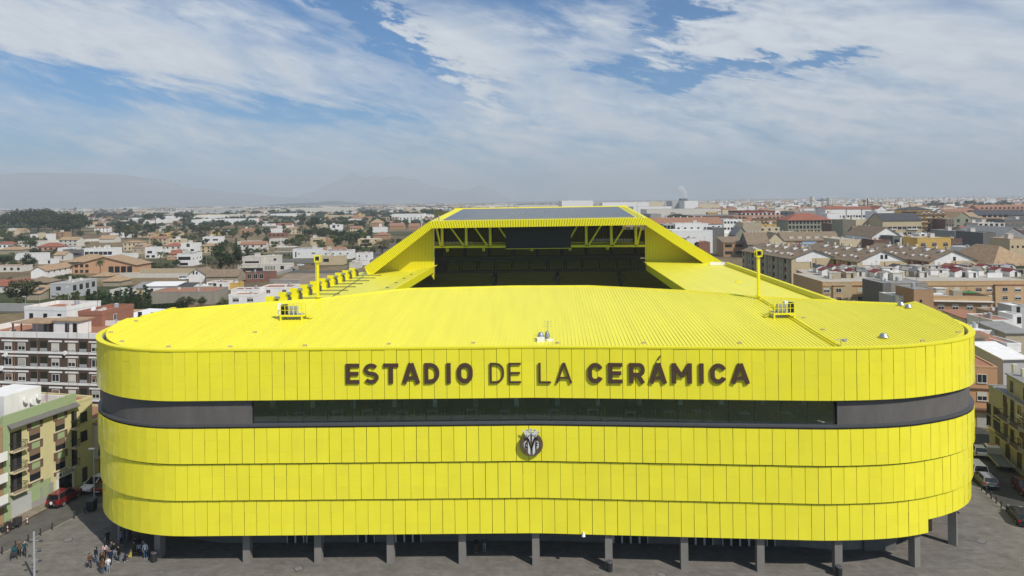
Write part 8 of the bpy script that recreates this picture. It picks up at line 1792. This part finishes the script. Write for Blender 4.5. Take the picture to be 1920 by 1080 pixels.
    hipz = hz - .02; A = Vector(up(0, -.01, .535)); ax = (Vector(up(0, -.01, .765)) - A).normalized(); hands = [Vector(V[i]) for i in range(len(V)) if Rd[i] == (.03, .018)]
    tx = (Vector(up(0, 0, .5)) - Vector((0, 0, hz))).normalized()
    for pl in out.polygons:
        c = pl.center; hrel = (c - A).dot(ax)
        k = 2
        if c.z < .085: k = 0
        elif (c - Vector((0, 0, hz))).dot(tx) < .03 and c.z < hz + .05 and abs(c.x) < .2 and min((c - h).length for h in hands) > .14: k = 1
        if hrel > .02 and (c - A).length < .36 and abs(c.x) < .12:
            loc = c - A; fw = loc.dot(Vector(up(0, -1, 0)) - Vector(up(0, 0, 0))); k = 4 if (hrel > .17 or fw < .02) else 3
        if min((c - h).length for h in hands) < .10: k = 3
        pl.material_index = k; pl.use_smooth = True
    return out
POSE = {k: body_mesh(k) for k in ('stand', 'arms', 'walk', 'bend')}
def person(label, px, py, rz, pose, top, legs, hair='dark', shoe='white', h=1.70, hairlen='long', group=None, z=PZ, bag=None, coat=None):
    p = atz(px, py, z); t = thing('person', label, 'person', p, rz, group); s = h / 1.70
    b = child('body', POSE[pose], t, scale=(s, s, s))
    for i, m_ in enumerate((SHOE[shoe], CLO[legs], CLO[top], SKIN, HAIR[hair])): b.material_slots[i].link = 'OBJECT'; b.material_slots[i].material = m_
    lean = {'bend': .95, 'walk': .06}.get(pose, .02); hz = .92 if pose != 'bend' else .78
    def up(x, y, zz): return Vector((x, y * math.cos(lean) - zz * math.sin(lean), hz + zz * math.cos(lean) + y * math.sin(lean))) * s
    q = MB()
    if hairlen == 'long':
        q.tube(up(0, .045, .76), up(0, .075, .60), .075 * s, 8, .085 * s); q.tube(up(0, .075, .60), up(0, .10, .42), .085 * s, 8, .05 * s); lpart(q, 'hair', HAIR[hair], t)
    elif hairlen == 'hood': q.tube(up(0, .05, .50), up(0, .10, .57), .11 * s, 9, .09 * s); lpart(q, 'hood', CLO[top], t)
    if coat: q = MB(); q.tube(up(0, .0, .12), up(0, .0, -.16), .165 * s, 10, .18 * s); lpart(q, 'coat_skirt', CLO[top], t)
    if bag:
        bg_ = thing('backpack', 'backpack carried by the ' + bag[1], 'backpack', p, rz); q = MB(); a = up(-.13, .10, .16); q.box(-.14 * s, .14 * s, .105 * s, .24 * s, (hz + .14) * s, (hz + .5) * s, (.03, .03)); lpart(q, 'bag', CLO[bag[0]], bg_)
        for sx_ in (-1, 1): q = MB(); q.beam((sx_ * .1 * s, .12 * s, (hz + .48) * s), (sx_ * .1 * s, -.10 * s, (hz + .5) * s), .035, .02); lpart(q, 'strap', CLO[bag[0]], bg_)
    return t
GP = 'visitors grouped at the left stadium corner'
PPL = [('person in a rust jacket at the far left of the group', 168, 1066, .9, 'walk', 'rust', 'navy', dict()), ('person in a navy hoodie with pale shoes left of the group', 180, 1056.5, -.4, 'stand', 'navy', 'jeans', dict(shoe='sand')),
 ('person in long brown coat with back turned, lowest in the group', 192, 1076.5, 3.0, 'stand', 'brown', 'jeans', dict(hair='brown', coat=1)), ('person in white top and pale jeans beside the brown coat', 203, 1073.5, .3, 'arms', 'white', 'ljeans', dict(bag=('navy', 'person in white top and pale jeans'))),
 ('person in black standing behind the brown coat', 190, 1066, 1.4, 'stand', 'black', 'black', dict()), ('person in dark brown jacket amid the left group', 196, 1060, -1.2, 'arms', 'brown', 'black', dict()), ('person in navy top with white shoes amid the group', 207, 1060, .4, 'walk', 'navy', 'navy', dict()),
 ('person in pink and white top facing the group', 196.5, 1047, 3.6, 'stand', 'pink', 'black', dict()), ('person dressed all in black with yellow shoes at the shadow edge', 202, 1023.5, .6, 'stand', 'black', 'black', dict(shoe='sand')),
 ('person in black jacket with a yellow mark and pale jeans', 214, 1047, .2, 'stand', 'black', 'ljeans', dict(hairlen='hood')), ('person in dark grey top left of the black jacket', 209, 1045, 1.0, 'arms', 'dgrey', 'jeans', dict()), ('person in black coat and jeans holding a bag in both arms', 223, 1054, -.6, 'arms', 'black', 'jeans', dict(coat=1)),
 ('person bending down to the ground in dark clothes', 234, 1053.5, 1.9, 'bend', 'navy', 'navy', dict()), ('person in olive jacket beside the yellow bag under the corner', 251.5, 1045, .3, 'stand', 'olive', 'black', dict(shoe='sand')), ('person in grey top standing under the stadium corner', 260.5, 1045, 3.0, 'stand', 'grey', 'black', dict()),
 ('person in white and lilac jacket beside the grey top', 269, 1041, .8, 'arms', 'lilac', 'navy', dict()), ('person in white shirt and jeans closest to the litter bin', 272.5, 1047.5, .5, 'stand', 'white', 'jeans', dict(hair='brown')), ('person in white cap and black coat behind the grey top', 254, 1036, .2, 'stand', 'black', 'black', dict()),
 ('person in navy jacket deepest in the shade under the corner', 262, 1034, 2.6, 'stand', 'navy', 'navy', dict()), ('person in lilac top standing in the corner shadow', 227, 1022.5, 1.0, 'stand', 'lilac', 'black', dict()), ('person in dark clothes left inside the corner shadow', 233, 1016, 2.2, 'stand', 'black', 'dgrey', dict(hairlen='hood')), ('person in blue-grey jacket with a yellow stripe in the corner shadow', 244, 1013, .2, 'stand', 'dgrey', 'navy', dict())]
for lb, px, py, rz, ps, tp_, lg, k in PPL: person(lb, px, py, rz, ps, tp_, lg, group=GP, h=1.62 + (px % 7) * .025, **k)
person('person in maroon and brown coat pushing a pram across the plaza', 36.5, 1042.5, .5, 'walk', 'brown', 'black', 'brown', 'black', coat=1); person('grey-haired person in teal jacket walking beside the pram', 46.5, 1044, .5, 'walk', 'teal', 'navy', 'grey', 'black', hairlen='short')
p = atz(27, 1046.5, PZ); t = thing('pram', 'dark teal pram pushed across the plaza', 'pram', p, .5)
q = MB(); q.box(-.26, .26, -.4, .3, .45, .75, (-.04, -.05)); lpart(q, 'basket', CLO['dgrey'], t); q = MB(); q.tube((-.27, .15, .86), (.27, .15, .86), .26, 10); lpart(q, 'hood', CLO['teal'], t); q = MB(); q.beam((-.25, .35, .7), (-.25, .75, 1.05), .03, .03); q.beam((.25, .35, .7), (.25, .75, 1.05), .03, .03); q.beam((-.26, .75, 1.05), (.26, .75, 1.05), .03, .03); lpart(q, 'push_handle', M_RAIL, t)
for sx_ in (-1, 1):
    q = MB(); q.beam((sx_ * .25, -.4, .15), (sx_ * .25, .25, .5), .03, .03); q.beam((sx_ * .25, .35, .15), (sx_ * .25, -.25, .5), .03, .03); lpart(q, 'frame', M_RAIL, t)
    for y in (-.4, .35): q = MB(); q.tube((sx_ * .28, y, .14), (sx_ * .31, y, .14), .14, 12); lpart(q, 'wheel', M_TYRE, t)
person('person in dark jacket with khaki trousers under the arcade', 893, 1036, .2, 'stand', 'black', 'brown', hairlen='short'); person('person in grey jacket and pale jeans under the arcade', 908.5, 1034, .1, 'stand', 'dgrey', 'ljeans', hairlen='short')
p = atz(245, 1043, PZ); t = thing('shopping_bag', 'bright yellow bag standing by the visitors under the stadium corner', 'bag', p); q = MB(); q.box(-.2, .2, -.1, .1, 0, .5, (.05, .03)); lpart(q, 'bag', CLO['yellow'], t); q = MB(); q.beam((-.1, 0, .5), (-.06, 0, .68), .02, .02); q.beam((.1, 0, .5), (.06, 0, .68), .02, .02); q.beam((-.06, 0, .68), (.06, 0, .68), .02, .02); lpart(q, 'handle', CLO['yellow'], t)
for i, (px, py, lb) in enumerate(((128, 1012, 'square drain cover between the bollards and the stadium shadow'), (560, 1066, 'square drain cover in front of the second column'), (1240, 1078, 'square drain cover near the bottom edge below the arcade'), (1840, 1015, 'square drain cover on the open plaza at the lower right'))):
    p = atz(px, py, PZ); t = thing('drain_cover', lb, 'drain cover', p, .6); q = MB(); q.box(-.45, .45, -.45, .45, .003, .012); lpart(q, 'frame', M_SILL, t); q = MB(); q.box(-.36, .36, -.36, .36, .0125, .018); lpart(q, 'lid', M_CONC, t)
def autolabels():
    groups = {}; seq = {}
    for t, desc, px, py in AUTO:
        if t.get('group'): seq.setdefault(t['group'], []).append((px, t, desc)); continue
        best = min((x for x in LAND if x[3] is not t), key=lambda L: (L[1] - px) ** 2 + ((L[2] - py) * 2.2) ** 2)
        dx, dy = px - best[1], py - best[2]
        rel = ('left of' if dx < 0 else 'right of') if abs(dx) > abs(dy) * 1.6 else ('beyond' if dy < 0 else 'in front of')
        groups.setdefault((desc, best[0], rel), []).append((math.hypot(dx, dy), t))
    O = ['', 'second', 'third', 'fourth', 'fifth', 'sixth', 'seventh', 'eighth', 'ninth', 'tenth', 'eleventh', 'twelfth', 'thirteenth', 'fourteenth', 'fifteenth', 'sixteenth', 'seventeenth', 'eighteenth', 'nineteenth', 'twentieth']
    for g, L in seq.items():
        L.sort(key=lambda a: a[0])
        for i, (_, t, desc) in enumerate(L): t['label'] = '%s %s, counted from the left' % ((['leftmost'] + O[1:])[min(i, 19)], desc)
    for (desc, lm, rel), L in groups.items():
        L.sort(key=lambda a: a[0])
        for i, (_, t) in enumerate(L):
            t['label'] = ('%s %s %s' % (desc, rel, lm)) if len(L) == 1 else ('%s nearest %s %s' % (desc, rel, lm) if i == 0 else '%s, %s nearest %s %s' % (desc, O[min(i, 19)], rel, lm))
autolabels()
for o in list(COL.objects):
    for k in ('wd', 'dp', 'ht'):
        if k in o: del o[k]
HZ = bpy.data.materials.new('dusty_air'); HZ.use_nodes = True; nt = HZ.node_tree; nt.nodes.clear()
ho = nt.nodes.new('ShaderNodeOutputMaterial'); hv = nt.nodes.new('ShaderNodeVolumePrincipled'); hv.inputs['Color'].default_value = (.66, .72, .79, 1); hv.inputs['Density'].default_value = 1.3e-4; hv.inputs['Anisotropy'].default_value = 0.0
nt.links.new(hv.outputs[0], ho.inputs['Volume'])
mb = MB(); mb.box(-25000, 25000, -150, 21500, -7, 760); hb_ = mb.build('haze', HZ); hb_['kind'] = 'stuff'; hb_['label'] = 'thin dusty haze over the whole plain'; hb_['category'] = 'haze'
